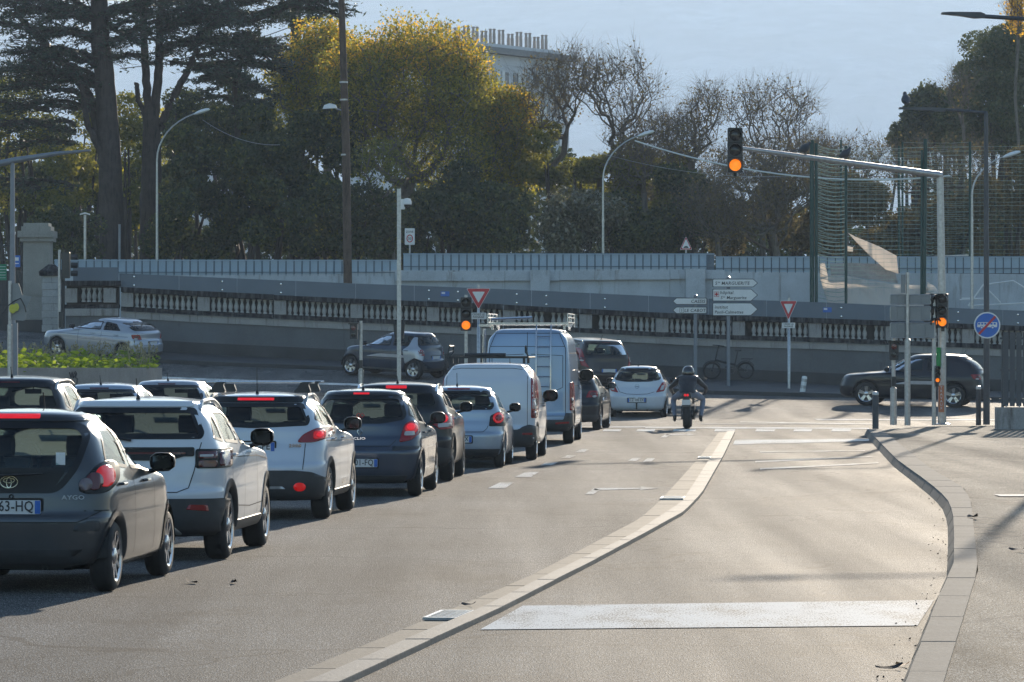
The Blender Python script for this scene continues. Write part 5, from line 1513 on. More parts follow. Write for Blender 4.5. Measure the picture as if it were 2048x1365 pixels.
# 9 black hatchback -----------------------------------------------------
def generic(name, label, pm, loc, head, dims, belt=1.0, hood=.92, glassm='tint', group=GRP, lit=False, res=.8, rack=False, tail='wide', plate='', rims=None, extra=None, cat='car', corners=(2.8, .5, 2.5, .8), fast=0.0):
    wb, ro, fo, w, H, rw = dims
    sl = shape(H, w, ro, fo, wb, belt=belt, hood=hood, ws=wb * .88, rf=wb * .56, yb=-ro + .13, yt=-ro + .4 + fast, rwt=w - .26, bump_z=.62, gc=.2 if H < 1.52 else .25)
    c = Car(name, label, cat, sl, pm, wb, rw, loc, head, 1.0, group, corners, res, (2.9, .42))
    b_, h_ = belt, H
    t0, t1 = b_ + .06, h_ - .12
    side_windows(c, ([] if fast else [[(-.25, t0 + .08), (.05, t0), (.07, t1 - .03), (-.05, t1 - .03)]]) + [ [(.13, t0 - .01), (.84, t0 - .03), (.84, t1), (.15 + fast * .5, t1 - fast * .1)], [(.94, t0 - .03), (wb * .84, t0 - .05), (wb * .6, t1 - .05), (.95, t1)]], glassm)
    ww = w - .2
    c.window('rear_window', rnd([(-ww, t0 + .02), (ww, t0 + .02), (ww + .02, t0 + .1), (ww - .1, t1 + .01), (-ww + .1, t1 + .01), (-ww - .02, t0 + .1)], .07), 0, M[glassm], .05)
    c.window('windscreen', rnd([(-ww - .02, t0), (ww + .02, t0), (ww - .1, t1), (-ww + .1, t1)], .08), 180, M['dust_glass'], .05)
    if tail == 'wide': b = [(w - .42, b_ - .2), (w - .12, b_ - .18), (w - .12, b_ - .03), (w - .34, b_ - .03)]
    elif tail == 'drop': b = [(w - .38, b_ - .3), (w - .14, b_ - .24), (w - .11, b_ - .08), (w - .15, b_ + .3), (w - .21, b_ + .3), (w - .24, b_ - .1)]
    else: b = [(w - .3, b_ - .26), (w - .12, b_ - .24), (w - .12, b_ - .06), (w - .26, b_ - .04)]
    cx = sum(p[0] for p in b) / len(b); cz = sum(p[1] for p in b) / len(b)
    lamps(c, 'tail_lamp', rnd(b, .04), 'red_lens', .014, 6, [(ell(cx, cz, .07, .045, 12), 'red_on' if lit else 'dim_lens', .024), (ell(cx + .04, cz - .06, .05, .025, 12), 'clear_lens', .022)])
    c.patch('brake_light', rnd([(-.16, h_ - .1), (.16, h_ - .1), (.16, h_ - .085), (-.16, h_ - .085)], .005), 0, M['red_on' if lit else 'dim_lens'], .012, .06)
    c.patch('lower_valance', rnd([(-w + .1, .22), (w - .1, .22), (w - .06, .38), (-w + .06, .38)], .03), 0, M['clad'], .008)
    hp = rnd([(w - .42, .68), (w - .08, .70), (w - .12, .80), (w - .3, .8)], .04)
    lamps_front = [c.patch('headlight', (hp if sg > 0 else mirror(hp)), 180 + sg * 12, M['clear_lens'], .01, .06) for sg in (1, -1)]
    c.patch('front_grille', rnd([(-.45, .34), (.45, .34), (.4, .6), (-.4, .6)], .04), 180, M['trim'], .006)
    c.plate(plate, .72 if belt > 1.02 else .68)
    c.line([(0, [(-ww, t0 - .02), (-ww + .06, .7), (-ww + .16, .62), (ww - .16, .62), (ww - .06, .7), (ww, t0 - .02)])] + side_gaps(c, (.89, wb * .68), .34, b_ - .02)
           + [(90, [(-.2, b_ - .13), (wb, b_ - .2)]), (-90, [(.2, b_ - .13), (-wb, b_ - .2)])])
    c.mirrors(wb * .76, t0 + .02, M['black'], 1.0); c.handles((.3, 1.25), b_ - .1, pm)
    if rack: c.rails(-.3, wb * .5, w - .27, H - .05, h=.06, r=.02, m=M['galv'])
    c.antenna(0, -.15, .12, .6)
    c.arches(w=.03); c.under(); c.wheels(rims or 5, .66, width=.2); c.seats(1.15, .36 if H < 1.52 else .45)
    if extra: extra(c)
    c.body()
    return c

generic('hatchback_car', 'black hatchback in front of the high roof van, mostly hidden', P_black, axle(1203, 860, .89, 6), R(6), (2.63, .75, .87, .89, 1.46, .315))

# 10 ice white hatchback --------------------------------------------------
def ice_hatch():
    wb, ro, fo, w, H = 2.51, .68, .80, .855, 1.5
    sl = shape(H, w, ro, fo, wb, belt=1.0, hood=.92, ws=1.8, rf=1.1, yb=-.52, yt=-.2, rwt=.56, bump_z=.62, bz=.04)
    c = Car('hatchback_car', 'pale white hatchback at the head of the queue beside the motorcycle', 'car', sl, P_icewhite, wb, .305,
            Vector((3.66, 123.2, 0)), R(5.5), 1.0, GRP, (2.5, .6, 2.5, .8), .85, (2.6, .5))
    side_windows(c, [[(-.1, 1.08), (.75, 1.02), (.76, 1.36), (.1, 1.36)], [(.84, 1.01), (1.72, .97), (1.26, 1.32), (.86, 1.36)]], 'tint')
    c.window('rear_window', rnd([(-.64, 1.08), (-.35, 1.03), (.35, 1.03), (.64, 1.08), (.68, 1.16), (.55, 1.42), (-.55, 1.42), (-.68, 1.16)], .07), 0, M['glass'], .06)
    c.window('windscreen', rnd([(-.62, 1.02), (.62, 1.02), (.5, 1.36), (-.5, 1.36)], .08), 180, M['dust_glass'], .05)
    lamps(c, 'tail_lamp', rnd([(.48, .72), (.72, .76), (.8, .9), (.76, 1.04), (.68, 1.02)], .03), 'red_lens', .014, 6, [(rnd([(.6, .78), (.7, .8), (.72, .94), (.65, .92)], .03), 'clear_lens', .022)])
    c.line([(0, [(-.66, 1.02), (-.5, .74), (-.3, .68), (0, .665), (.3, .68), (.5, .74)])] + side_gaps(c, (.8, 1.7), .3, .98), w=.012)
    c.badge([ell(0, 0, .06), [(-.05, .0), (.01, .012), (.05, 0), (-.01, -.012)]], 0, .9)
    c.plate('CZ 100 EX', .5, font_h=.075)
    tb = MB(); tb.tube([(0, -ro - .02, .25), (0, -ro - .08, .28), (0, -ro - .08, .4)], .02, 8); tb.lathe([(.0, -.03), (.028, -.015), (.028, .015), (0, .03)], 10, (0, -ro - .08, .42)); tb.build('tow_ball', M['black'], c.t, True)
    c.wiper(0, 1.05, -.35, 1.08); c.antenna(0, .1, .1, .8)
    c.mirrors(1.55, 1.05, M['black']); c.handles((1.0,), .9, P_icewhite); c.arches(w=.03); c.under(); c.wheels('steel', .66, width=.185); c.seats(1.1, .36)
    c.body()
ice_hatch()

# left lane ---------------------------------------------------------------
generic('dark_suv', 'dark SUV with roof rails in the left lane beside the planter', P_black, Vector((-7.1, 60.6, 0)), R(4), (2.65, .8, .9, .92, 1.66, .34), belt=1.1, hood=1.02, rack=True, glassm='glass', group='cars in the left lane')
generic('hatchback_car', 'grey blue car in the left lane whose roof shows behind the white compact SUV', P_silver, Vector((-6.92, 71.8, 0)), R(4), (2.6, .7, .85, .86, 1.46, .31), glassm='tint', group='cars in the left lane')
generic('hatchback_car', 'silver car in the left lane whose roof shows left of the roof bars', P_silver2, Vector((-6.33, 78.5, 0)), R(4), (2.6, .7, .85, .86, 1.47, .31), glassm='tint', group='cars in the left lane')

# cross road ---------------------------------------------------------------
def cross(px, row, d, head, w):
    """near-side rear wheel foot -> rear axle centre"""
    h = R(head); r = Vector((math.cos(h), -math.sin(h), 0))
    x = (px - 1024) / F * d
    p = Vector((x, d, 0)) + r * w * .97
    p.z = gz(p.x, p.y)
    return p

def tilt(c, head, L):
    """lets a car follow the slope of the road"""
    h = R(head); f = Vector((math.sin(h), math.cos(h), 0)); r = Vector((math.cos(h), -math.sin(h), 0)); o = c.t.location
    q = lambda v: Vector((v.x, v.y, gz(v.x, v.y)))
    a, b = q(o), q(o + f * L); s1, s2 = q(o - r * .75), q(o + r * .75)
    Y = (b - a).normalized(); X = (s2 - s1); X = (X - Y * X.dot(Y)).normalized(); Z = X.cross(Y)
    c.t.rotation_euler = Matrix((X, Y, Z)).transposed().to_euler()
    c.t.location = ((s1 + s2) / 2)

def smart_extra(c):
    w = c.W
    for a, s in ((-90, -1), (90, 1)):   # light safety cell over dark doors
        pl = [(-.3, .62), (-.05, .72), (.3, .5), (.42, .95), (.22, 1.1), (.12, 1.38), (.0, 1.38), (-.1, 1.1), (-.26, .95)]
        c.patch('roof_cell', rnd([(s * u, v) for u, v in pl], .05), a, P_silver2, .014)
        c.line([(a, [(s * .5, .3), (s * 2.0, .3)])], .05, M['galv'], .006, 'sill_trim')
        c.patch('fuel_cap', ell(s * .14, .78, .05, .06, 12), a, M['black'], .012)
cc = generic('city_car', 'dark small five-door city car with light rear pillars turning left beyond the camera post', P_blue, cross(825, 762, 140, -58, .83), R(-58), (2.49, .44, .58, .83, 1.55, .33), belt=1.04, hood=.98, tail='tall', glassm='tint', group='cars on the cross road', extra=smart_extra, rims=6, corners=(2.6, .4, 2.4, .6))
tilt(cc, -58, 2.4)
cc = generic('silver_hatchback', 'silver hatchback driving left behind the planter', P_silver2, cross(243, 723, 143, -60, .89), R(-60), (2.7, .72, .9, .89, 1.43, .32), belt=1.0, hood=.86, fast=.45, glassm='tint', group='cars on the cross road')
tilt(cc, -60, 2.6)
cc = generic('dark_suv', 'black SUV driving left at the right end of the cross road', P_black, cross(1906, 814, 130.5, -76, .92), R(-76), (2.7, .98, .95, .92, 1.63, .37), belt=1.06, hood=.98, fast=.3, glassm='tint', group='cars on the cross road', rims=5)
tilt(cc, -76, 2.6)
cc = generic('brown_suv', 'dark brown SUV with L-shaped red tail lamps stopped ahead of the high roof van', P_brown, Vector((2.75, 137, gz(2.75, 137))), R(-22), (2.78, .95, .9, .93, 1.70, .35), belt=1.1, hood=1.02, tail='drop', glassm='glass', group='cars on the cross road', rack=True)
tilt(cc, -22, 2.7)
cc = generic('blue_white_van', 'white and blue van parked at the far left before the gate', P_vanwhite, Vector((-27.2, 151, gz(-27.2, 151))), R(-72), (3.0, .9, .9, .95, 1.95, .34), belt=1.15, hood=1.08, glassm='tint', group='cars on the cross road', cat='van')
# ------------------------------------------------------------------ trees
def tubes_np(polys, sides_fn, name, m):
    """many tapered tubes as one mesh. polys: list of (pts (k,3), radii (k,))"""
    VV, QQ = [], []; b = 0
    for pts, rad in polys:
        n = sides_fn(rad[0]); k = len(pts)
        t = np.gradient(pts, axis=0); t /= np.linalg.norm(t, axis=1)[:, None] + 1e-9
        ref = np.where(np.abs(t[:, 2:3]) < .9, np.array([[0, 0, 1.0]]), np.array([[1.0, 0, 0]]))
        u = np.cross(t, ref); u /= np.linalg.norm(u, axis=1)[:, None] + 1e-9; w = np.cross(t, u)
        an = np.arange(n) * 2 * math.pi / n
        ring = pts[:, None] + rad[:, None, None] * (u[:, None] * np.cos(an)[None, :, None] + w[:, None] * np.sin(an)[None, :, None])
        VV.append(ring.reshape(-1, 3))
        i, j = np.meshgrid(np.arange(k - 1), np.arange(n), indexing='ij'); j2 = (j + 1) % n
        QQ.append((np.stack([i * n + j, i * n + j2, (i + 1) * n + j2, (i + 1) * n + j], -1) + b).reshape(-1, 4)); b += k * n
    return np_mesh(name, np.concatenate(VV), np.concatenate(QQ), m, True)

def grow(base, fork, crown_pts, r_tip=.012, lean=(0, 0), step=.55, wob=.12, pexp=2.3, bias=.35):
    """a branch skeleton: a trunk to the fork, then every crown point is joined to the tree at the cheapest place"""
    pos = [np.array(base, float)]; par = [-1]; plen = [0.0]
    top = np.array(fork, float); n = max(3, int(np.linalg.norm(top - pos[0]) / step))
    for k in range(1, n + 1):
        p = pos[0] + (top - pos[0]) * k / n + np.array([math.sin(k * .7) * wob, math.cos(k * .9) * wob, 0]) * .6
        pos.append(p); par.append(len(pos) - 2); plen.append(plen[-1] + step)
    A = np.zeros((60000, 3)); PL = np.zeros(60000); cnt = len(pos); A[:cnt] = pos; PL[:cnt] = plen
    fst = n // 2
    order = np.argsort(np.linalg.norm(crown_pts - top, axis=1))
    for q in crown_pts[order]:
        d = np.linalg.norm(A[fst:cnt] - q, axis=1)
        below = np.maximum(0, A[fst:cnt, 2] - q[2] + .3)
        i = int(np.argmin(d + bias * PL[fst:cnt] * .3 + below * .9)) + fst
        L = np.linalg.norm(A[i] - q); k = max(1, int(L / step)); p0 = A[i].copy(); last = i
        sag = np.array([0, 0, 1.0]) * L * .12; side = rng.normal(size=3) * L * .05
        for s in range(1, k + 1):
            t = s / k
            p = p0 + (q - p0) * t - (sag - side) * math.sin(math.pi * t) * .8 + rng.normal(size=3) * wob * .25
            if cnt >= 59990: break
            A[cnt] = p; PL[cnt] = PL[last] + L / k; par.append(last); last = cnt; cnt += 1
    A = A[:cnt]; par = np.array(par[:cnt])
    ch = [[] for _ in range(cnt)]
    for i in range(1, cnt): ch[par[i]].append(i)
    rad = np.zeros(cnt)
    for i in range(cnt - 1, -1, -1):
        rad[i] = (sum(rad[c]**pexp for c in ch[i]))**(1 / pexp) if ch[i] else r_tip
        rad[i] = max(rad[i], r_tip)
    return A, par, ch, rad

def strands(A, par, ch, rad, rscale=1.0):
    """splits the skeleton into long tapering runs"""
    polys = []; starts = [(0, -1)]
    while starts:
        i, p = starts.pop(); pts, rr = ([A[p]], [min(rad[p], rad[i] * 1.15)]) if p >= 0 else ([], [])
        while True:
            pts.append(A[i]); rr.append(rad[i])
            if not ch[i]: break
            c = sorted(ch[i], key=lambda c: -rad[c])
            for o in c[1:]: starts.append((o, i))
            i = c[0]
        if len(pts) > 1: polys.append((np.array(pts), np.array(rr) * rscale))
    return polys

def twigs(A, ch, rad, n_per, L, r, droop=0.0, thr=.03):
    out = []; par = np.zeros(len(A), int)
    for i_, cs in enumerate(ch):
        for c_ in cs: par[c_] = i_
    idx = [i for i in range(len(A)) if rad[i] < thr]
    for i in idx:
        for _ in range(n_per):
            if n_per == 1 and rng.random() < .3: continue
            d = A[i] - A[par[i]]; d = d / (np.linalg.norm(d) + 1e-6) + rng.normal(size=3) * .55; d[2] += .3 - droop; d /= np.linalg.norm(d)
            l = L * rng.uniform(.5, 1.3); e = rng.normal(size=3) * .25
            pts = np.array([A[i], A[i] + d * l * .5 + e * l * .2, A[i] + (d + e) * l])
            out.append((pts, np.array([r, r * .8, r * .35])))
            if rng.random() < .7:
                d2 = d + rng.normal(size=3) * .6; out.append((np.array([pts[1], pts[1] + d2 * l * .45]), np.array([r * .8, r * .35])))
    return out

def crown(c, rx, ry, rz, n, shell=.55, lobes=0, flatbot=.3, seed=None):
    """points spread through an ellipsoid, denser near its skin"""
    u = rng.normal(size=(n * 2, 3)); u /= np.linalg.norm(u, axis=1)[:, None]
    u = u[u[:, 2] > -1 + flatbot][:n]
    rr = rng.uniform(shell, 1, len(u))[:, None] ** .7
    from mathutils import noise as mn
    if lobes: rr = rr * (1 + .22 * np.array([mn.noise(Vector(x) * lobes + Vector(c)) for x in u * 1.0])[:, None])
    return np.array(c) + u * rr * np.array([rx, ry, rz])

sides = lambda r: 8 if r > .15 else (5 if r > .05 else 3)
LM = {
 'gold': leaf_mat('golden_leaves', (0.17, 0.17, 0.03), (0.32, 0.29, 0.05), (0.5, 0.38, 0.06), .6, .6, .22),
 'amber': leaf_mat('amber_leaves', (0.34, 0.22, 0.04), (0.6, 0.38, 0.06), (0.7, 0.42, 0.08), .6, .6, .3),
 'olive': leaf_mat('olive_green_leaves', (0.08, 0.09, 0.03), (0.16, 0.165, 0.045), (0.28, 0.25, 0.06), .5, .6, .3),
 'dark': leaf_mat('dark_evergreen_leaves', (0.03, 0.042, 0.022), (0.05, 0.066, 0.03), (0.12, 0.13, 0.04), .26, .6, .3, .3),
 'glossy': leaf_mat('glossy_magnolia_leaves', (0.05, 0.055, 0.03), (0.10, 0.10, 0.05), (0.3, 0.25, 0.16), .15, .3, .6, .9),
 'cedar': leaf_mat('cedar_needles', (0.028, 0.042, 0.034), (0.04, 0.06, 0.045), (0.07, 0.085, 0.05), .12, .6, .3, .3),
 'pine': leaf_mat('pine_needles', (0.05, 0.065, 0.035), (0.09, 0.11, 0.05), (0.16, 0.16, 0.07), .25, .6, .4, .3),
 'brown': leaf_mat('dry_brown_leaves', (0.08, 0.07, 0.045), (0.14, 0.115, 0.07), (0.26, 0.2, 0.09), .3, .7, .4),
}

def T(px, py, d): p = P(px, py, d); return np.array(p)

def tree(name, label, cat, base_px, d, fork, crowns, leafspec, n_targets=450, rtip=.014, bark='bark2', tw=None, group=None, rscale=1.0, bz=None):
    """crowns: list of (px, py, rx_px, rz_px, depth m); leafspec: list of (material, number, size, elongation)"""
    s = F / d; b = T(base_px, 540, d); b[2] = park_z(b[0], d) - .1 if bz is None else bz
    fk = T(*fork, d)
    t = thing(name, label, cat, tuple(b), 0, group)
    pts = []; tot = sum(c[2] * c[3] for c in crowns)
    for (px, py, rx, rz, dep) in crowns:
        pts.append(crown(T(px, py, d), rx / s, dep, rz / s, max(20, int(n_targets * rx * rz / tot)), .35, 1.4, .1))
    pts = np.concatenate(pts)
    A, par, ch, rad = grow(b, fk, pts, rtip)
    polys = strands(A, par, ch, rad, rscale)
    polys = [(p - b, r) for p, r in polys]
    link('trunk', tubes_np(polys[:1], lambda r: 12, 'trunk', M[bark]), t)
    rest = polys[1:]
    if tw: rest = rest + [(p - b, r) for p, r in twigs(A, ch, rad, *tw)]
    if rest: link('branches', tubes_np(rest, sides, 'branches', M[bark]), t)
    tips = A[[i for i in range(len(A)) if rad[i] < max(.03, rtip * 2.2)]]
    for m, n, size, spread, *hi in leafspec:
        tp = tips[tips[:, 2] > np.quantile(tips[:, 2], hi[0])] if hi else tips
        i = rng.integers(0, len(tp), n)
        C = tp[i] + np.clip(rng.normal(size=(n, 3)), -1.4, 1.4) * spread * .8 - b
        link('foliage', leaves('foliage', C, size, LM[m]), t)
    return t, A, rad

def bush(name, label, cat, blobs, m, n, size, group=None, lobe_r=.9, d_jit=0, shell=.6, parent=None, core=True):
    """dense evergreen mass; blobs: (px, py, rx_px, rz_px, d, depth)"""
    px, py, rx, rz, d, dep = blobs[0]; b = T(px, 540, d); b[2] = park_z(b[0], d) - .1
    t = thing(name, label, cat, tuple(b), 0, group); out = []; wt = sum(q[2] * q[3] for q in blobs)
    for (px, py, rx, rz, d, dep) in blobs:
        s = F / d; c = T(px, py, d); k = int(10 + rx * rz / s / s * 2.2 * .5)
        L = crown(c, rx / s, dep, rz / s, k, .35, 1.6, .0)
        nn = int(n * rx * rz / wt); i = rng.integers(0, k, nn); u = rng.normal(size=(nn, 3)); u /= np.linalg.norm(u, axis=1)[:, None]
        out.append(L[i] + u * (rng.uniform(.35, 1, nn)**.6)[:, None] * lobe_r * np.array([1, 1, .75]))
    C = np.concatenate(out) - b
    C = rng.permutation(C[C[:, 2] > -.2])
    if m == 'dark':
        k_ = int(len(C) * .07); link('foliage', leaves('foliage', C[:k_], size * .9, LM['olive']), t); C = C[k_:]
    link('foliage', leaves('foliage', C, size, LM[m]), t)
    # stems
    st = []
    for (px, py, rx, rz, d, dep) in blobs:
        s = F / d
        for k in range(4):
            e = T(px + rng.uniform(-.5, .5) * rx, py + rng.uniform(-.3, .5) * rz, d) - b; bb = np.array([e[0] * .85, e[1] * .5, -.3]); mid = (e + bb) / 2 + rng.normal(size=3) * .4
            st.append((np.array([bb, mid, e]), np.array([.14, .1, .04])))
    for q in st: link('stem', tubes_np([q], sides, 'stem', M['bark']), t)
    return t

# golden trees -------------------------------------------------------------
tree('golden_tree', 'big rounded tree with thinning golden leaves in the middle of the tree line', 'tree', 775, 188, (800, 420),
     [(830, 170, 150, 125, 4.5), (720, 200, 90, 130, 3.5), (905, 190, 72, 105, 3.5), (870, 300, 120, 90, 3.5)],
     [('gold', 22000, .07, .5), ('olive', 26000, .07, .6), ('amber', 6000, .065, .38, .75)], 1300, .022, tw=(1, .6, .009))
tree('golden_tree', 'golden green tree just right of the big rounded golden tree', 'tree', 960, 192, (975, 420),
     [(1000, 250, 68, 80, 3), (1010, 340, 62, 70, 3)], [('gold', 9000, .075, .45), ('olive', 10000, .075, .5), ('amber', 4000, .07, .35, .6)], 480, .02, tw=(1, .6, .009))
tree('amber_tree', 'amber topped tree behind the wooden utility pole', 'tree', 650, 196, (650, 420),
     [(650, 135, 80, 85, 3.5), (590, 170, 55, 75, 3), (640, 250, 70, 60, 3)], [('amber', 6000, .075, .38, .6), ('gold', 9000, .08, .45), ('olive', 11000, .08, .5)], 520, .02, tw=(1, .6, .009))
tree('young_tree', 'slim pale trunk leaning up from the screen in front of the dark shrubs', 'tree', 795, 178, (768, 420), [(765, 330, 50, 50, 1.5)], [('olive', 1500, .07, .35)], 90, .018, tw=(1, .5, .009))
# dark evergreen masses ------------------------------------------------------
bush('evergreen_oak', 'wide dark evergreen between the curved street lamp and the utility pole', 'tree', [(470, 340, 130, 120, 182, 4), (400, 440, 110, 90, 181, 4), (560, 430, 110, 100, 181, 4)], 'dark', 38000, .1)
bush('evergreen_oak', 'dark evergreen with yellow gaps right behind the utility pole', 'tree', [(640, 300, 75, 130, 186, 3), (650, 440, 80, 90, 180, 3.5)], 'dark', 17000, .1)
bush('evergreen_oak', 'low dark evergreen below the big golden tree', 'tree', [(930, 400, 110, 75, 184, 3.5), (850, 460, 120, 70, 180, 3), (990, 450, 70, 80, 181, 3)], 'dark', 26000, .1)
bush('evergreen_shrub', 'dark shrub in front of the pair of curved trunks', 'shrub', [(720, 450, 70, 75, 178, 2.2)], 'dark', 9000, .09)
bush('evergreen_tree', 'bluish dark tree behind the cedar trunks at the left', 'tree', [(130, 380, 150, 140, 215, 6), (380, 330, 110, 120, 212, 5)], 'dark', 22000, .13)
bush('evergreen_shrub', 'dark shrub under the first cedar beside the gate pillar', 'shrub', [(130, 470, 60, 60, 178, 2)], 'dark', 5500, .09)
bush('yellowing_tree', 'loose yellow green tree behind the left gate', 'tree', [(60, 330, 110, 130, 200, 3), (20, 200, 60, 80, 202, 3)], 'olive', 10000, .09)
bush('yellowing_tree', 'yellow green foliage behind the two cedars', 'tree', [(300, 340, 90, 120, 222, 3)], 'gold', 5000, .09)
bush('yellowing_tree', 'dark green and yellow growth between the two cedar trunks', 'tree', [(262, 330, 50, 150, 200, 2.5), (180, 300, 60, 130, 206, 2.5)], 'olive', 12000, .09)
bush('evergreen_tree', 'bluish evergreen high behind the thin cedar', 'tree', [(480, 220, 80, 70, 205, 3), (380, 230, 60, 50, 206, 3)], 'dark', 14000, .09)
bush('glossy_shrub', 'glossy sunlit shrub below the second street lamp', 'shrub', [(1150, 460, 70, 60, 180, 2.2), (1190, 430, 50, 45, 181, 2)], 'glossy', 11000, .085)
bush('evergreen_shrub', 'dark shrub right of the glossy shrub', 'shrub', [(1260, 450, 65, 75, 182, 2.2)], 'dark', 9000, .09)
bush('evergreen_shrub', 'dark ivy-clad shrub behind the hump warning sign', 'shrub', [(1350, 420, 60, 105, 184, 2.2)], 'dark', 10000, .09)
bush('ivy_tree', 'yellow green ivy tree between the bare trees', 'tree', [(1130, 320, 90, 90, 190, 2.5), (1240, 350, 70, 80, 190, 2.5)], 'olive', 13000, .08, lobe_r=.7)
bush('ivy_tree', 'greenish ivy growth beside the dark ivy-clad shrub', 'tree', [(1310, 350, 70, 80, 191, 2.5)], 'olive', 6500, .08, lobe_r=.7)
# bare trees -----------------------------------------------------------------
bt = 'bare trees along the park edge'
def bare(label, base, d, fork, crowns, n=420, leaf=1400, tip=.015, tw=(2, .85, .007)):
    return tree('bare_tree', label, 'tree', base, d, fork, crowns, [('brown', leaf, .06, .4)], n, tip, 'bark2', tw, bt)
bare('bare tree in front of the apartment block', 1110, 192, (1105, 330), [(1090, 200, 70, 85, 3), (1140, 160, 50, 65, 2.5)], 420)
bare('tallest bare tree right of the apartment block', 1210, 190, (1200, 330), [(1240, 180, 80, 85, 3.5), (1170, 150, 50, 50, 2.5), (1270, 270, 70, 60, 3)], 560)
bare('bare tree behind the second street lamp top', 1300, 188, (1290, 360), [(1330, 290, 75, 75, 3), (1260, 330, 60, 60, 2.5)], 420)
bare('narrow bare tree left of the hanging signal', 1390, 190, (1385, 350), [(1410, 220, 40, 58, 2), (1370, 280, 60, 55, 2.5)], 360)
bare('spreading bare tree above the hanging signal', 1520, 196, (1530, 330), [(1560, 215, 85, 55, 3.5), (1490, 220, 45, 50, 2.5), (1550, 300, 80, 50, 3)], 440)
bare('low tangled bare tree behind the signal arm', 1560, 184, (1540, 440), [(1500, 400, 110, 95, 3.5), (1600, 350, 80, 80, 3)], 760, 4500, .014)
bare('low tangled bare tree right of the glossy shrub', 1440, 182, (1430, 450), [(1420, 430, 75, 70, 2.5)], 340, 2500)
bare('bare scrub left of the net fence under the sky', 1690, 194, (1690, 400), [(1700, 330, 90, 60, 3), (1640, 320, 50, 50, 2)], 420, 2500)
bare('bare tree behind the tangled twigs at centre right', 1370, 205, (1370, 400), [(1330, 380, 110, 80, 4), (1480, 330, 90, 60, 3)], 500, 3500)
def woodland(name, x0, x1, y, z0, h, n, size, depth=8.0, m='dark'):
    x = rng.uniform(x0, x1, n); top = h * (.72 + .2 * np.sin(x * .21 + 1) + .12 * np.sin(x * .83))
    z = z0 + top * rng.uniform(0, 1, n)**.8; yy = y + rng.uniform(0, depth, n) + (z - z0) * .15
    o = link(name, leaves(name, np.stack([x, yy, z], 1), size, LM[m])); o['kind'] = 'stuff'
    return o
woodland('woodland', -48, 50, 232, 4.5, 8.5, 60000, .2)
woodland('woodland', -60, 60, -46, -.5, 13, 26000, .5, 10)  # unseen trees added behind the camera to darken reflections and low sky light
# scrub behind the net -------------------------------------------------------
bush('scrub_hedge', 'brown green scrub behind the left half of the net fence', 'hedge', [(1690, 440, 100, 90, 186, 3), (1800, 465, 90, 60, 187, 3)], 'brown', 22000, .085, lobe_r=.8)
bush('scrub_hedge', 'brown green scrub behind the right half of the net fence', 'hedge', [(1920, 455, 110, 70, 188, 3), (2030, 400, 90, 130, 188, 3)], 'brown', 20000, .085, lobe_r=.8)
bush('scrub_hedge', 'brown scrub behind the pale screen in the middle', 'hedge', [(1480, 440, 120, 75, 200, 3), (1300, 430, 110, 80, 200, 3), (1600, 430, 80, 80, 200, 3)], 'brown', 17000, .1, lobe_r=.9)
bush('dark_conifer', 'small dark conifer right of the net fence posts', 'conifer', [(1850, 225, 34, 50, 238, 2.0), (1830, 270, 52, 40, 238, 2.25), (1862, 190, 16, 24, 238, 1.0), (1815, 285, 46, 24, 238, 1.875), (1845, 205, 26, 20, 238, 1.25)], 'dark', 14000, .11, lobe_r=.62)
t_ = bush('tall_pine', 'tall grey green pine at the right edge behind the net', 'tree', [(1990, 130, 60, 80, 238, 3.75), (2040, 100, 60, 70, 238, 3.75), (1965, 200, 48, 60, 238, 3.125), (2030, 220, 60, 70, 238, 3.75), (2010, 270, 60, 50, 238, 3.75)], 'pine', 42000, .1, lobe_r=1.15)
bush('pine_shrub', 'lighter pine growth between the dark conifer and the tall pine', 'conifer', [(1915, 215, 32, 55, 238, 2.0), (1905, 270, 40, 45, 238, 2.5)], 'pine', 12000, .1, lobe_r=.85)
tree('poplar', 'bare poplar top with orange leaves at the upper right corner', 'tree', 2035, 205, (2033, 60), [(2032, 25, 18, 60, .8)], [('amber', 900, .07, .3)], 120, .014, 'bark2', (2, .8, .009))
bare('thin bare stems left of the tall pine', 1925, 190, (1925, 250), [(1915, 190, 30, 45, 1.2)], 90, 200)

bare('bare tangled tree behind the right half of the net', 1880, 189, (1880, 440), [(1840, 340, 70, 60, 2.5), (1930, 340, 70, 60, 2.5)], 420, 2500)
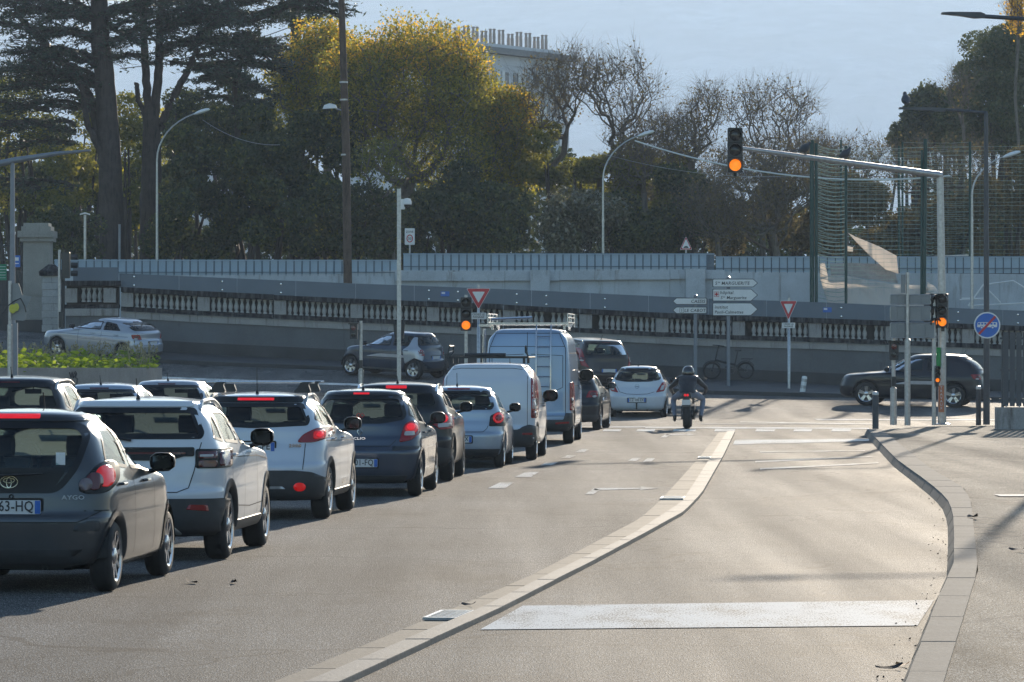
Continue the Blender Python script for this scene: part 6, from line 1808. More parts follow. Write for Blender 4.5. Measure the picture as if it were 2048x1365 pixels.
# cedars ---------------------------------------------------------------------
def cedar(label, d, trunks, boughs, n_leaf, extra_flat=()):
    """trunks/limbs: list of ([(px,py)...], r0, r1); boughs: (px0,py0,px1,py1,thickness) layers of foliage"""
    b = T(*trunks[0][0][0], d); b[2] = park_z(b[0], d) - .2
    t = thing('cedar_tree', label, 'tree', tuple(b))
    for k, (pl, r0, r1, dy) in enumerate(trunks):
        pts = [T(x, y, d) for x, y in pl]
        if k == 0: pts[0][2] = b[2]
        pts = np.array(pts) - b; m_ = 6 * len(pts); ts = np.linspace(0, len(pts) - 1, m_); out = pchip(pts, m_)
        out[:, 1] += dy * (ts / ts[-1]); rad = r0 + (r1 - r0) * (ts / ts[-1]); 
        if k == 0: rad[:3] *= [1.35, 1.15, 1.05]
        out += rng.normal(size=out.shape) * .02
        link('trunk' if k == 0 else 'limb', tubes_np([(out, rad)], lambda r: 14 if r > .2 else 8, 'trunk', M['bark']), t)
    tw, LC = [], []
    for (x0, y0, x1, y1, th, dep) in boughs:
        a = T(x0, y0, d) - b; e = T(x1, y1, d) - b; e[1] += dep; L = np.linalg.norm(e - a); k = max(4, int(L / .35))
        line = [a + (e - a) * t_ + np.array([0, 0, .10 * L * math.sin(math.pi * t_)]) + rng.normal(size=3) * .05 for t_ in np.linspace(0, 1, k)]
        tw.append((np.array(line), np.linspace(.09 + L * .012, .02, k)))
        for i, p in enumerate(line):
            t_ = i / (k - 1); wdt = (1.9 * math.sin(math.pi * min(1, t_ * .8 + .25)) + .35) * th
            for sgn in (-1, 1):
                for q in range(3):
                    l = wdt * rng.uniform(.4, 1.1); dirn = np.array([(e - a)[0] / L * .6 + rng.normal() * .45, sgn * rng.uniform(.3, 1), rng.normal() * .16 - .02])
                    tip = p + dirn * l; tw.append((np.array([p, (p + tip) / 2 + [0, 0, .05], tip - [0, 0, .05]]), np.array([.022, .014, .006])))
                    m_ = int(10 * l + 4); u = rng.uniform(0, 1, m_)[:, None]
                    LC.append(p + (tip - p) * u + rng.normal(size=(m_, 3)) * np.array([.16, .16, .055]))
    C = np.concatenate(LC); 
    if len(C) < n_leaf: 
        i = rng.integers(0, len(C), n_leaf - len(C)); C = np.concatenate([C, C[i] + rng.normal(size=(len(i), 3)) * np.array([.16, .16, .07])])
    else: C = C[rng.permutation(len(C))[:n_leaf]]
    link('branches', tubes_np(tw, lambda r: 6 if r > .05 else 3, 'branches', M['bark']), t)
    link('foliage', leaves('foliage', C, .11, LM['cedar'], .6, 1, 1.15), t)
    return t
def fan(x0, y0, side, reach, rise, n, spread, th):
    out = []
    for k in range(n):
        yy = y0 + (k / max(1, n - 1) - .5) * spread + random.uniform(-8, 8)
        out.append((x0, yy, x0 + side * reach * random.uniform(.7, 1.1), yy - rise + random.uniform(-12, 14), th, random.uniform(-3, 3)))
    return out
cb = fan(190, 100, -1, 175, 10, 8, 150, 1.0) + fan(200, 60, 1, 120, 10, 7, 120, 1.0) + fan(190, 190, -1, 200, -5, 4, 60, 1.1) + fan(150, 260, -1, 160, -10, 4, 70, 1.1) \
    + [(190, 20, 40, 0, 1.3, 2), (200, 30, 330, 10, 1.3, -1), (120, 70, -60, 60, 1.2, 0), (120, 150, -80, 165, 1.3, 1), (200, 5, 60, -20, 1.2, 1), (120, 30, -60, 15, 1.3, 1), (100, 225, -60, 215, 1.2, 0), (80, 375, -60, 365, 1.1, 1), (150, 375, 40, 368, .9, 0), (190, 40, 90, 55, 1.2, -2), (180, 120, 60, 130, 1.2, -2)]
cedar('massive cedar at the left with dark layered boughs reaching past the top of the frame', 184,
      [([(228, 520), (222, 380), (212, 200), (200, 60), (196, -60)], .58, .34, 0), ([(215, 330), (178, 200), (120, 120), (60, 60), (20, 20)], .26, .1, 2), ([(222, 400), (200, 300), (176, 240), (168, 170)], .2, .1, -1),
       ([(206, 90), (250, 70), (290, 40)], .13, .07, 0)], cb, 18000)
cb = fan(320, 60, 1, 190, 5, 7, 90, 1.0) + fan(300, 30, -1, 60, 5, 3, 60, .8) + fan(400, 110, 1, 120, 0, 5, 80, .9) + fan(470, 100, 1, 90, -20, 4, 50, .8) + [(500, 30, 690, 35, .9, 0), (480, 10, 660, -5, 1.0, 1), (430, 20, 600, -8, 1.0, -1), (560, 8, 700, 22, .8, 0),
      (340, 130, 420, 140, .6, 1), (395, 100, 330, 85, .7, -1), (480, 85, 560, 95, .8, 1), (480, 160, 400, 165, .7, -1), (470, 130, 540, 145, .7, 1), (320, 10, 420, -5, 1.2, 0), (300, 50, 380, 40, 1.1, 2)]
cedar('forked cedar with a long limb arching across the top towards the utility pole', 187,
      [([(303, 520), (302, 400), (304, 290), (300, 210)], .56, .34, 0), ([(298, 250), (291, 140), (287, 40), (286, -60)], .2, .13, 0), ([(308, 250), (317, 140), (322, 40), (324, -60)], .22, .13, 0),
       ([(318, 260), (345, 200), (378, 140), (394, 95), (400, 60)], .2, .09, -.5), ([(322, 60), (400, 20), (460, 15), (500, 42), (560, 22), (620, 5), (690, 40)], .16, .06, 0), ([(290, 230), (276, 195), (272, 165)], .12, .1, 0)], cb, 16500)
cb = fan(470, 200, 1, 70, -15, 3, 60, .7) + fan(470, 170, -1, 70, -10, 3, 50, .7) + [(480, 95, 550, 100, .8, 0)]
cedar('thin stemmed cedar between the forked cedar and the evergreens', 190, [([(478, 440), (476, 250), (470, 180), (484, 120), (495, 70)], .16, .08, 0)], cb, 3500)
cedar('distant cedar trunk seen just left of the utility pole against the sky', 214, [([(588, 500), (590, 120), (592, 60), (592, -30)], .32, .22, 0)], [(592, 30, 540, 45, .8, 0), (592, 20, 640, 30, .8, 0), (592, 40, 560, 30, .7, 1), (592, 50, 630, 42, .6, -1)], 2200)
# ------------------------------------------------------------------ street furniture
def base(px, d, z=None):
    x = (px - 1024) / F * d
    return Vector((x, d, gz(x, d) if z is None else z))

def zz(py, d): return HC - (py - YH) / F * d

def pole_part(t, name, pts, r, m, n=10):
    q = MB(); q.tube(pts, r, n); return q.build(name, m, t, True, sharp=50)

def signal_head(parent, loc, h=.95, w=.33, lit=2, rz=0.0, n=3, visor_m=None, square_lit=False):
    """three-lamp head, back board, visors and lenses"""
    hd = MB(); hd.prism(rnd([(-w / 2, 0), (w / 2, 0), (w / 2, h), (-w / 2, h)], .03, 3), -.02, .2); hd.box((0, .12, -.04), (.08, .08, .1))
    o = hd.build('signal_head', M['black'], parent, False, loc); o.rotation_euler = (0, 0, rz)
    cell = h / n; r = min(cell, w) * .40
    for k in range(n):
        z = h - cell * (k + .5)
        L = MB(); L.lathe([(0, -.045), (r * .7, -.04), (r, -.022)], 20, (0, 0, z), axis='Y', cap=False); L.build('lens', M['amber_on'] if k == lit else M['lens_off'], o, True)
        v = MB(); vs = []; 
        for i in range(15):
            a = R(-25 + 230 * i / 14)
            for rr in (r + .012, r + .02):
                for y in (-.02, -.2 if 2 < i < 12 else -.12): vs.append((rr * math.cos(a), y, z + rr * math.sin(a)))
        fs = []
        for i in range(14):
            a, b = 4 * i, 4 * i + 4
            fs += [(a, b, b + 1, a + 1), (a + 2, a + 3, b + 3, b + 2), (a + 1, b + 1, b + 3, a + 3), (a, a + 2, b + 2, b)]
        v.add(vs, fs); v.build('visor', M['black'], o, True, sharp=40)
        if k < n - 1:
            s = MB(); s.box((0, -.022, h - cell * (k + 1)), (w * .98, .006, .012)); s.build('seam', M['gap'], o)
    return o

# cantilever signal
d0 = 105.0
t = thing('cantilever_signal', 'tall steel mast with a long arm carrying a three-lamp head lit amber over the lane', 'traffic light', tuple(base(1884, d0, KZ)), 0)
X0 = t.location.x
def L0(px, py, d=d0): p = P(px, py, d); return p - t.location
q = MB(); q.lathe([(.2, 0), (.2, .03), (.12, .05)], 14); q.build('base_plate', M['galv'], t)
pole_part(t, 'mast', [(0, 0, 0), (0, 0, 3), tuple(L0(1880, 352))], [.105, .1, .085], M['galv'], 14)
arm_end = L0(1484, 297, 103.5)
pole_part(t, 'arm', [tuple(L0(1880, 351) + Vector((.04, 0, 0))), tuple(arm_end)], [.085, .05], M['galv'], 12)
signal_head(t, tuple(L0(1470, 346, 103.3) + Vector((0, -.1, 0))), 1.09, .36, 2)
q = MB(); q.box((0, -.14, 0), (.1, .03, .8)); q.build('green_sticker', mat('green_sticker', (.03, .3, .08)), t, loc=(-.1, 0, zz(715, d0) - KZ + .0)).scale = (1, 1, .6)
q = MB(); q.box((0, -.115, 0), (.14, .02, .66)); o = q.build('orange_label', mat('orange_label', (.55, .2, .1)), t, loc=(-.03, 0, zz(798, d0) - KZ))
for k, ch_ in enumerate('TRAVAUX'): lettering(ch_, .065, (0, -.128, .25 - k * .085), M['white'], o, name='label_letter')

# near post beside the mast
t = thing('signal_post', 'grey post beside the mast with a double black head lit amber and a small repeater', 'traffic light', tuple(base(1868, d0 - .4, KZ)), 0)
pole_part(t, 'post', [(0, 0, 0), (0, 0, zz(600, d0) - KZ)], .055, M['galv'])
signal_head(t, (-.03, -.02, zz(658, d0) - KZ), .86, .26, 2, R(28)); signal_head(t, (.2, -.06, zz(656, d0) - KZ), .84, .26, 2, R(-12))
signal_head(t, (.07, -.16, zz(766, d0) - KZ), .42, .12, 2)
q = MB(); q.prism(rnd([(-.12, -.075), (.12, -.075), (.12, .075), (-.12, .075)], .03), -.02, 0, c=(0, -.09, 0)); o = q.build('signal_plate', M['white'], t, loc=(-.08, 0, zz(672, d0) - KZ))
lettering('SIGNAL\nPIETONS', .045, (0, -.113, .012), M['signgrey'], o)

# pedestrian signal post, right
def ped_post(px, d, top, label, z=None, hood=True, facing=0, push=None, dx=0):
    b = base(px, d, z); t = thing('pedestrian_signal', label, 'traffic light', tuple(b))
    H_ = zz(top, d) - b.z
    pole_part(t, 'post', [(0, 0, 0), (0, 0, H_ * .42), (0, 0, H_ * .43), (0, 0, H_)], [.085, .085, .05, .05], M['galv'])
    q = MB(); q.box((dx, -.02, 0), (.22, .2, .46)); q.prism([(-.12, .23), (.12, .23), (.15, .2), (.15, .25), (-.15, .25), (-.15, .2)], -.2, .1, c=(dx, 0, 0)); o = q.build('signal_head', M['black'], t, loc=(0, -.05, H_ - .32))
    for zc in (.1, -.1):
        l = MB(); l.lathe([(0, -.14), (.06, -.135), (.075, -.12)], 12, (dx, 0, zc), axis='Y', cap=False); l.build('lens', M['dim_lens'] if zc > 0 else M['lens_off'], o, True)
    q = MB(); q.box((0, -.07, H_ * .43 + .15), (.1, .08, .24)); q.build('push_button', M['black'], t)
    return t
ped_post(1787, d0, 676, 'pedestrian signal post with a small black head, beside the steel bollard on the right pavement', KZ)
ped_post(722, 128, 642, 'pedestrian signal post in front of the turning city car', None, dx=-.22)

# post with sign backs
t = thing('direction_sign', 'sign post seen from behind with three grey sign backs beside the amber signal', 'sign', tuple(base(1815, d0 - .6, KZ)))
d = d0 - .6
pole_part(t, 'post', [(0, 0, 0), (0, 0, zz(680, d) - KZ), (0, 0, zz(679, d) - KZ), (0, 0, zz(545, d) - KZ)], [.075, .075, .045, .045], M['galv'])
for (x0, x1, y0, y1) in ((1781, 1862, 590, 609), (1781, 1862, 613, 641), (1781, 1870, 646, 676)):
    a, b = (x0 - 1815) / F * d, (x1 - 1815) / F * d; z0, z1 = zz(y1, d) - KZ, zz(y0, d) - KZ
    q = MB(); q.prism(rnd([(a, z0), (b, z0), (b, z1), (a, z1)], .04), .06, .085); o = q.build('sign_panel', M['signback'], t)
    q = MB(); q.tube([(u, .06, v) for u, v in rnd([(a, z0), (b, z0), (b, z1), (a, z1)], .04)], .012, 5, closed=True); q.build('sign_rim', M['galv'], o, True)
    for u in (a + .2, b - .2): q = MB(); q.box((u, .05, (z0 + z1) / 2), (.05, .02, z1 - z0 - .04)); q.build('stiffener', M['signback'], o)
q = MB(); q.box((-.06, 0, 0), (.1, .14, .45)); q.build('relay_box', M['signback'], t, loc=(-.05, 0, zz(568, d) - KZ))

# bollards
def bollard(px, d, top, label, z, r=.065, m=None, lean=0, head=True, nm='bollard'):
    b = base(px, d, z); t = thing(nm, label, 'bollard', tuple(b)); h = zz(top, d) - b.z
    q = MB(); q.lathe([(r, -.02), (r, h - .13), (r * .85, h - .12), (r * .85, h - .1), (r, h - .09)], 14, cap=False); q.build('post', m or M['darkpost'], t, True, sharp=40)
    q = MB(); q.lathe([(r, h - .09), (r, h - .05), (r * .8, h - .01), (0, h)], 14, cap=False); q.build('cap', M['galv'] if head else (m or M['darkpost']), t, True)
    t.rotation_euler = (0, lean, 0); return t
bollard(1751, 101.0, 783, 'dark steel bollard with a pale cap at the kerb corner', KZ, .075)
bollard(1957, 105.5, 772, 'dark steel bollard with a pale cap between the mast and the lamp post', KZ, .065)
t = bollard(1604, 138, 752, 'white plastic bollard with grey bands, tilted, at the foot of the wall', None, .09, M['white'], R(8), False)
for zc in (.28, .5):
    q = MB(); q.lathe([(.0925, zc - .05), (.0925, zc + .05)], 14, cap=False); q.build('band', M['galv'], t, True)

# no-bus sign and tall dark lamp post
d = 105.3
t = thing('street_lamp', 'tall dark lamp post with flat arm, right of the signal mast', 'street lamp', tuple(base(1973, d, KZ)))
b = t.location
pole_part(t, 'post', [(0, 0, 0), (0, 0, 3.0), tuple(P(1972, 226, d) - b)], [.085, .07, .05], M['darkpost'], 12)
pole_part(t, 'arm', [tuple(P(1975, 226, d) - b), tuple(P(1885, 219, d) - b)], .035, M['darkpost'])
q = MB(); a = P(1890, 220, d) - b; e = P(1798, 217, d) - b
q.prism([(a.x, a.z - .05), (a.x, a.z + .04), ((a.x + e.x) / 2, a.z + .06), (e.x, e.z + .02), (e.x, e.z - .02), ((a.x + e.x) / 2, e.z - .05)], -.12, .12); q.build('lamp_head', M['darkpost'], t)
t = thing('no_bus_sign', 'round blue sign with white bus crossed by red bar, on the dark lamp post', 'sign', (b.x, b.y - .13, zz(651, d)))
r = 26.5 / F * d
q = MB(); q.lathe([(0, .012), (r, .012), (r, -.006), (0, -.006)], 36, axis='Y', cap=False); q.build('disc', M['white'], t, True, sharp=30)
q = MB(); q.lathe([(0, -.010), (r * .9, -.010), (r * .9, -.007)], 36, axis='Y', cap=False); q.build('blue_face', M['blue'], t, True, sharp=30)
q = MB(); k = r / 26.5
q.prism(rnd([(-20 * k, -4 * k), (20 * k, -4 * k), (20 * k, 6 * k), (-19 * k, 6 * k)], 2 * k), -.0135, -.011); q.build('bus_symbol', M['white'], t)
q = MB()
for i in range(6): q.box(((-16 + i * 6.2) * k, -.0142, 3 * k), (4.2 * k, .001, 3.6 * k))
for x in (-11, 11): q.lathe([(0, -.0147), (3.2 * k, -.0147)], 12, (x * k, 0, -4.4 * k), axis='Y', cap=False)
q.build('bus_windows', M['blue'], t)
q = MB(); 
for x in (-11, 11): q.lathe([(0, -.0155), (1.9 * k, -.0155)], 12, (x * k, 0, -4.4 * k), axis='Y', cap=False)
q.build('bus_wheels', M['white'], t)
q = MB(); q.box((0, -.018, 0), (r * 1.82, .003, 4.6 * k), M=Matrix.Rotation(-R(47), 3, 'Y')); q.build('red_bar', M['red'], t)

# lamp arm in the upper right corner (its post stands outside the frame)
d = 70
t = thing('street_lamp', 'flat lamp head on a long arm entering at the top right corner', 'street lamp', ((2140 - 1024) / F * d, d, KZ)); b = t.location
pole_part(t, 'post', [(0, 0, 0), (0, 0, zz(40, d) - KZ)], [.1, .06], M['darkpost'], 12)
pole_part(t, 'arm', [tuple(P(2140, 44, d) - b), tuple(P(1965, 33, d) - b)], .035, M['darkpost'])
q = MB(); q.prism([((x - 2140) / F * d, zz(y, d) - KZ) for x, y in ((1883, 26), (1900, 25), (1960, 25.5), (1969, 29), (1969, 36), (1950, 37), (1920, 32), (1883, 28.5))], -.12, .12); q.build('lamp_head', M['darkpost'], t)

# CCTV pole
d = 124.0
t = thing('camera_pole', 'square galvanised pole with a white dome camera near its top', 'camera pole', tuple(base(798, d))); b = t.location
q = MB(); q.prism(rnd([(-.06, -.06), (.06, -.06), (.06, .06), (-.06, .06)], .015), 0, zz(378, d) - b.z, axis='Z'); q.build('post', M['galv'], t)
q = MB(); q.box((.11, -.02, 0), (.12, .1, .3)); q.lathe([(0, .16), (.09, .14), (.125, .06), (.13, -.02), (.115, -.03)], 16, (.24, -.02, .02), cap=False); q.build('camera_housing', M['white'], t, True, (0, 0, zz(409, d) - b.z), sharp=40)
q = MB(); q.lathe([(.11, -.03), (.1, -.09), (.06, -.13), (0, -.145)], 14, (.24, -.02, .02), cap=False); q.build('camera_dome', M['lens_off'], t, True, (0, 0, zz(409, d) - b.z))
q = MB(); q.prism([(-.13, -.2), (.13, -.2), (.17, .22), (-.17, .22)], 0, .2, c=(0, .1, zz(664, d) - b.z)); q.build('signal_back', M['black'], t)

# wooden pole with a lamp and wires
d = 158.0
t = thing('utility_pole', 'tall weathered wooden pole leaning slightly, with a small lamp on a bracket', 'utility pole', tuple(base(698, d, 1.2))); b = t.location
pole_part(t, 'post', [(0, 0, -.3), tuple(P(692, 300, d) - b), tuple(P(683, 0, d) - b), tuple(P(682, -30, d) - b)], [.17, .15, .115, .11], M['wood'], 12)
q = MB(); q.tube([tuple(P(688, 222, d) - b), tuple(P(672, 218, d) - b)], .03, 6); q.build('lamp_bracket', M['galv'], t)
q = MB(); c = P(660, 214, d) - b; q.add([(c.x + .27 * u, c.y + v * .12, c.z + w) for u, v, w in [(1, -1, -.05), (1, 1, -.05), (-1, -1, -.08), (-1, 1, -.08), (.8, -.7, .07), (.8, .7, .07), (.0, -.8, .13), (.0, .8, .13), (-.8, -.6, .06), (-.8, .6, .06)]],
  [(0, 1, 3, 2), (0, 4, 5, 1), (4, 6, 7, 5), (6, 8, 9, 7), (8, 2, 3, 9), (0, 2, 8, 6, 4), (1, 5, 7, 9, 3)]); q.build('lamp_head', M['white'], t, True, sharp=40)
for y_ in (165, 200, 310): 
    q = MB(); c = P(688 + (y_ - 200) * .02, y_, d) - b; q.lathe([(.155, -.03), (.155, .03)], 10, tuple(c), cap=False); q.build('band', M['galv'], t)

# curved street lamps
def curved_lamp(px, basey, topx, topy, d, label, m=None, hw=.42):
    z0 = park_z(0, d) if d > 166 else 1.0
    b = Vector(((px - 1024) / F * d, d, z0)); t = thing('street_lamp', label, 'street lamp', tuple(b))
    s = d / F; W_ = lambda x, y: Vector(((x - px) * s, 0, zz(y, d) - z0))
    dx, dy = topx - px, 0
    pts = [Vector((0, 0, 0)), W_(px, (basey + topy) / 2 + 30)]
    y1 = topy + abs(dx) * 1.15
    for k in range(9):
        a = k / 8 * R(68); pts.append(W_(px + dx * .92 * (1 - math.cos(a)) / (1 - math.cos(R(68))), y1 - (y1 - topy) * math.sin(a) / math.sin(R(68))))
    pole_part(t, 'post', [tuple(p) for p in pts[:2]], [.075, .05], m or M['galv'])
    pole_part(t, 'bent_arm', [tuple(p) for p in pts[1:]], [.05] + [.04 - .0015 * k for k in range(9)], m or M['galv'])
    e = pts[-1]; sg = 1 if dx > 0 else -1
    q = MB(); n = 10; prof = [(-.32, .03), (-.2, .09), (0, .12), (.2, .11), (.34, .07), (.4, .0)]
    vs = []
    for u, r_ in prof:
        for j in range(n):
            a = 2 * math.pi * j / n; vs.append((sg * (u * math.cos(.3) - 0) , r_ * 1.3 * math.cos(a), u * math.sin(.3) + r_ * math.sin(a) * (1 if math.sin(a) > 0 else .5)))
    q.add(vs, [(i * n + j, i * n + (j + 1) % n, (i + 1) * n + (j + 1) % n, (i + 1) * n + j) for i in range(len(prof) - 1) for j in range(n)])
    q.build('lamp_head', M['white'], t, True, tuple(e + Vector((sg * .28, 0, .06))))
    return t
curved_lamp(314, 515, 395, 228, 176, 'pale curved street lamp in front of the forked cedar')
curved_lamp(1206, 500, 1283, 272, 176, 'curved street lamp in front of the tallest bare tree')
curved_lamp(1944, 560, 2012, 314, 160, 'curved street lamp behind the net fence at the right')

# left lamp with a long tapering arm
d = 118.0
t = thing('street_lamp', 'grey lamp post with a long tapering arm at the left edge', 'street lamp', tuple(base(25, d))); b = t.location
pole_part(t, 'post', [(0, 0, 0), tuple(P(25, 322, d) - b)], [.1, .06], M['greypost'])
pole_part(t, 'arm', [tuple(P(-60, 340, d) - b), tuple(P(30, 321, d) - b), tuple(P(110, 308, d) - b), tuple(P(182, 301, d) - b)], [.1, .09, .06, .03], M['greypost'])
# small twin lamp, thin posts
d = 170.0
t = thing('park_lamp', 'small lamp post with a double head between the gate pillar and the cedar trunk', 'street lamp', ((170 - 1024) / F * d, d, 4.9)); b = t.location
pole_part(t, 'post', [(0, 0, 0), tuple(P(170, 430, d) - b)], .055, M['galv'])
q = MB()
for sg in (-1, 1): q.prism([(0, .06), (sg * .2, .0), (sg * .2, -.05), (0, .0)], -.08, .08, c=tuple(P(170, 428, d) - b))
q.build('lamp_head', M['white'], t)
t = thing('thin_post', 'plain thin grey post in front of the first cedar trunk', 'post', ((239 - 1024) / F * d, d, 4.9)); pole_part(t, 'post', [(0, 0, 0), (0, 0, zz(449, d) - 4.9)], .05, M['greypost'])

# ------------------------------------------------------------------ signs
def give_way(px, d, y0, y1, w, label, rz=0, lean=0, top=None, z=None, plate=True):
    b = base(px, d, z); t = thing('give_way_sign', label, 'sign', tuple(b), rz); s = d / F
    h = (y1 - y0) * s; W_ = w * s / 2 / max(.5, math.cos(rz)); zc = zz(y0, d) - b.z
    pole_part(t, 'post', [(0, .05, 0), (0, .05, zc - h - .5), (0, .05, zc - h - .49), (0, .05, zc + .1)], [.05, .05, .04, .04], M['galv'])
    tri = lambda k: rnd([(-W_ * k, zc - h / 3 + h / 3 * k), (W_ * k, zc - h / 3 + h / 3 * k), (0, zc - h / 3 - h * 2 / 3 * k)], .05 * k, 4)
    q = MB(); q.prism(tri(1.0), -.005, .02); o = q.build('sign_panel', M['white'], t)
    q = MB(); q.prism(tri(.95), -.009, -.006); q.build('red_border', M['red'], o)
    q = MB(); q.prism(tri(.52), -.013, -.010); q.build('white_centre', M['white'], o)
    if plate:
        q = MB(); q.prism(rnd([(-.22, -.09), (.22, -.09), (.22, .09), (-.22, .09)], .03), -.005, .015, c=(0, 0, zc - h - .17)); o = q.build('sub_plate', M['white'], t)
        lettering('CEDEZ LE\nPASSAGE', .055, (0, -.009, zc - h - .152), M['signgrey'], o)
    return t
give_way(957, 118, 577, 620, 49, 'front give way sign beside the amber signal left of the tall van')
give_way(1577, 141, 602, 641, 34, 'turned give way sign standing at the wall right of the direction signs', R(-18))

t = thing('traffic_light', 'three-lamp signal lit amber on its own post beside the front give way sign', 'traffic light', tuple(base(932, 117))); b = t.location
pole_part(t, 'post', [(0, .08, 0), (0, .08, zz(590, 117) - b.z)], [.055, .05], M['galv'])
signal_head(t, (0, 0, zz(662, 117) - b.z), .92, .3, 2)

# direction signs
def arrow_signs(px, d, panels, label, top):
    b = base(px, d); t = thing('direction_sign', label, 'sign', tuple(b)); s = d / F
    pole_part(t, 'post', [(0, .06, 0), (0, .06, zz(top, d) - b.z)], .062, M['greypost'])
    q = MB(); q.lathe([(.06, 0), (.075, .02), (.0, .06)], 10, (0, .06, zz(top, d) - b.z), cap=False); q.build('cap', M['galv'], t)
    for (x0, x1, y0, y1, right, txt, extra) in panels:
        a, c = (x0 - px) * s, (x1 - px) * s; z0, z1 = zz(y1, d) - b.z, zz(y0, d) - b.z; h = z1 - z0; tip = h * .55
        def outline(g):
            if right: return [(a + g, z0 + g), (c - tip - g * .3, z0 + g), (c - g * 1.3, (z0 + z1) / 2), (c - tip - g * .3, z1 - g), (a + g, z1 - g)]
            return [(a + tip + g * .3, z0 + g), (c - g, z0 + g), (c - g, z1 - g), (a + tip + g * .3, z1 - g), (a + g * 1.3, (z0 + z1) / 2)]
        q = MB(); q.prism(rnd(outline(0), .03), -.005, .03); o = q.build('sign_panel', M['signgrey'], t)
        q = MB(); q.prism(rnd(outline(.022), .025), -.009, -.006); q.build('sign_face', M['white'], o)
        for (tx, hh, ux, vz, al) in txt: lettering(tx, hh * s, ((ux - px) * s, -.012, zz(vz, d) - b.z), M['signgrey'], o, align=al, shear=.15 if tx != '1' else 0, sx=1.0)
        if extra == 'cross':
            q = MB(); cx, cz = (1433 - px) * s, zz(589, d) - b.z; r = 4.6 * s
            q.tube([(cx - r, -.012, cz - r), (cx + r, -.012, cz - r), (cx + r, -.012, cz + r), (cx - r, -.012, cz + r)], .009, 4, closed=True)
            q.box((cx, -.013, cz), (r * 1.5, .004, r * .55)); q.box((cx, -.0128, cz), (r * .55, .0036, r * 1.5)); q.build('red_cross', M['red'], o)
        if extra == 'box':
            q = MB(); cx, cz = (1363.5 - px) * s, zz(621, d) - b.z; rx, rz_ = 4 * s, 4.6 * s
            q.tube([(cx - rx, -.012, cz - rz_), (cx + rx, -.012, cz - rz_), (cx + rx, -.012, cz + rz_), (cx - rx, -.012, cz + rz_)], .008, 4, closed=True); q.build('number_box', M['signgrey'], o)
    return t
arrow_signs(1391, 142, [(1345, 1414, 596, 610, False, [('CASSIS', 6.6, 1410, 606.2, 'RIGHT')], None), (1345, 1414, 614, 628, False, [('LE CABOT', 6.4, 1411, 624.3, 'RIGHT'), ('1', 6, 1363.5, 624.2, 'CENTER')], 'box')],
            'direction sign with two white arrows pointing left to Cassis and Le Cabot', 592)
arrow_signs(1457, 141.5, [(1425, 1516, 558, 575, True, [('S   MARGUERITE', 6.6, 1430, 570, 'LEFT'), ('te', 3.6, 1435.5, 566.5, 'LEFT')], None),
                        (1425, 1516, 578, 603, True, [('hôpital', 6.6, 1440, 588.5, 'LEFT'), ('S   Marguerite', 6.2, 1441, 598.6, 'LEFT'), ('te', 3.4, 1446, 595.6, 'LEFT')], 'cross'),
                        (1425, 1516, 606, 632, True, [('institut', 6.4, 1429, 617.5, 'LEFT'), ('Paoli-Calmettes', 6.2, 1429, 627.5, 'LEFT')], None)],
            'direction sign with three white arrows pointing right to the hospital and the institute', 556)

# zone 30 end sign and hump sign on the upper road
def small_sign_post(t, d, z0, y): pole_part(t, 'post', [(0, .03, 0), (0, .03, zz(y, d) - z0)], .035, M['galv'])
d = 167.5; z0 = 4.6
t = thing('zone_sign', 'white rectangular zone 30 sign above the screen beside the camera pole', 'sign', ((819.5 - 1024) / F * d, d, z0)); s = d / F; small_sign_post(t, d, z0, 470)
q = MB(); q.prism(rnd([(-10 * s, zz(490, d) - z0), (10 * s, zz(490, d) - z0), (10 * s, zz(457, d) - z0), (-10 * s, zz(457, d) - z0)], .03), -.01, .02); o = q.build('sign_panel', M['white'], t)
zc = zz(477.5, d) - z0
q = MB(); q.tube([(5.6 * s * math.cos(a), -.016, zc + 7 * s * math.sin(a)) for a in np.linspace(0, 2 * math.pi, 21)[:-1]], .02, 5, closed=True); q.build('red_ring', M['red'], o, True)
lettering('30', 5.8 * s, (0, -.016, zc - 2.9 * s), M['ink'], o, sx=.9); lettering('ZONE', 4.2 * s, (0, -.014, zz(466, d) - z0), M['ink'], o, sx=.9)
t = thing('hump_warning_sign', 'white triangular speed hump warning sign with red edge above the screen', 'sign', ((1372 - 1024) / F * d, d, z0)); small_sign_post(t, d, z0, 480)
tri = lambda k: rnd([(-12.5 * s * k, zz(500, d) - z0 + (1 - k) * 9 * s), (12.5 * s * k, zz(500, d) - z0 + (1 - k) * 9 * s), (0, zz(473, d) - z0 - (1 - k) * 17 * s)], .05, 3)
q = MB(); q.prism(tri(1), -.005, .02); o = q.build('sign_panel', M['white'], t)
q = MB(); q.prism(tri(.93), -.009, -.006); q.build('red_border', M['red'], o)
q = MB(); q.prism(tri(.72), -.013, -.010); q.build('white_centre', M['white'], o)
q = MB(); q.prism([(5 * s * math.cos(a), 4 * s * math.sin(a) + zz(496.5, d) - z0) for a in np.linspace(0, math.pi, 10)], -.017, -.014); q.build('hump_symbol', M['ink'], o)

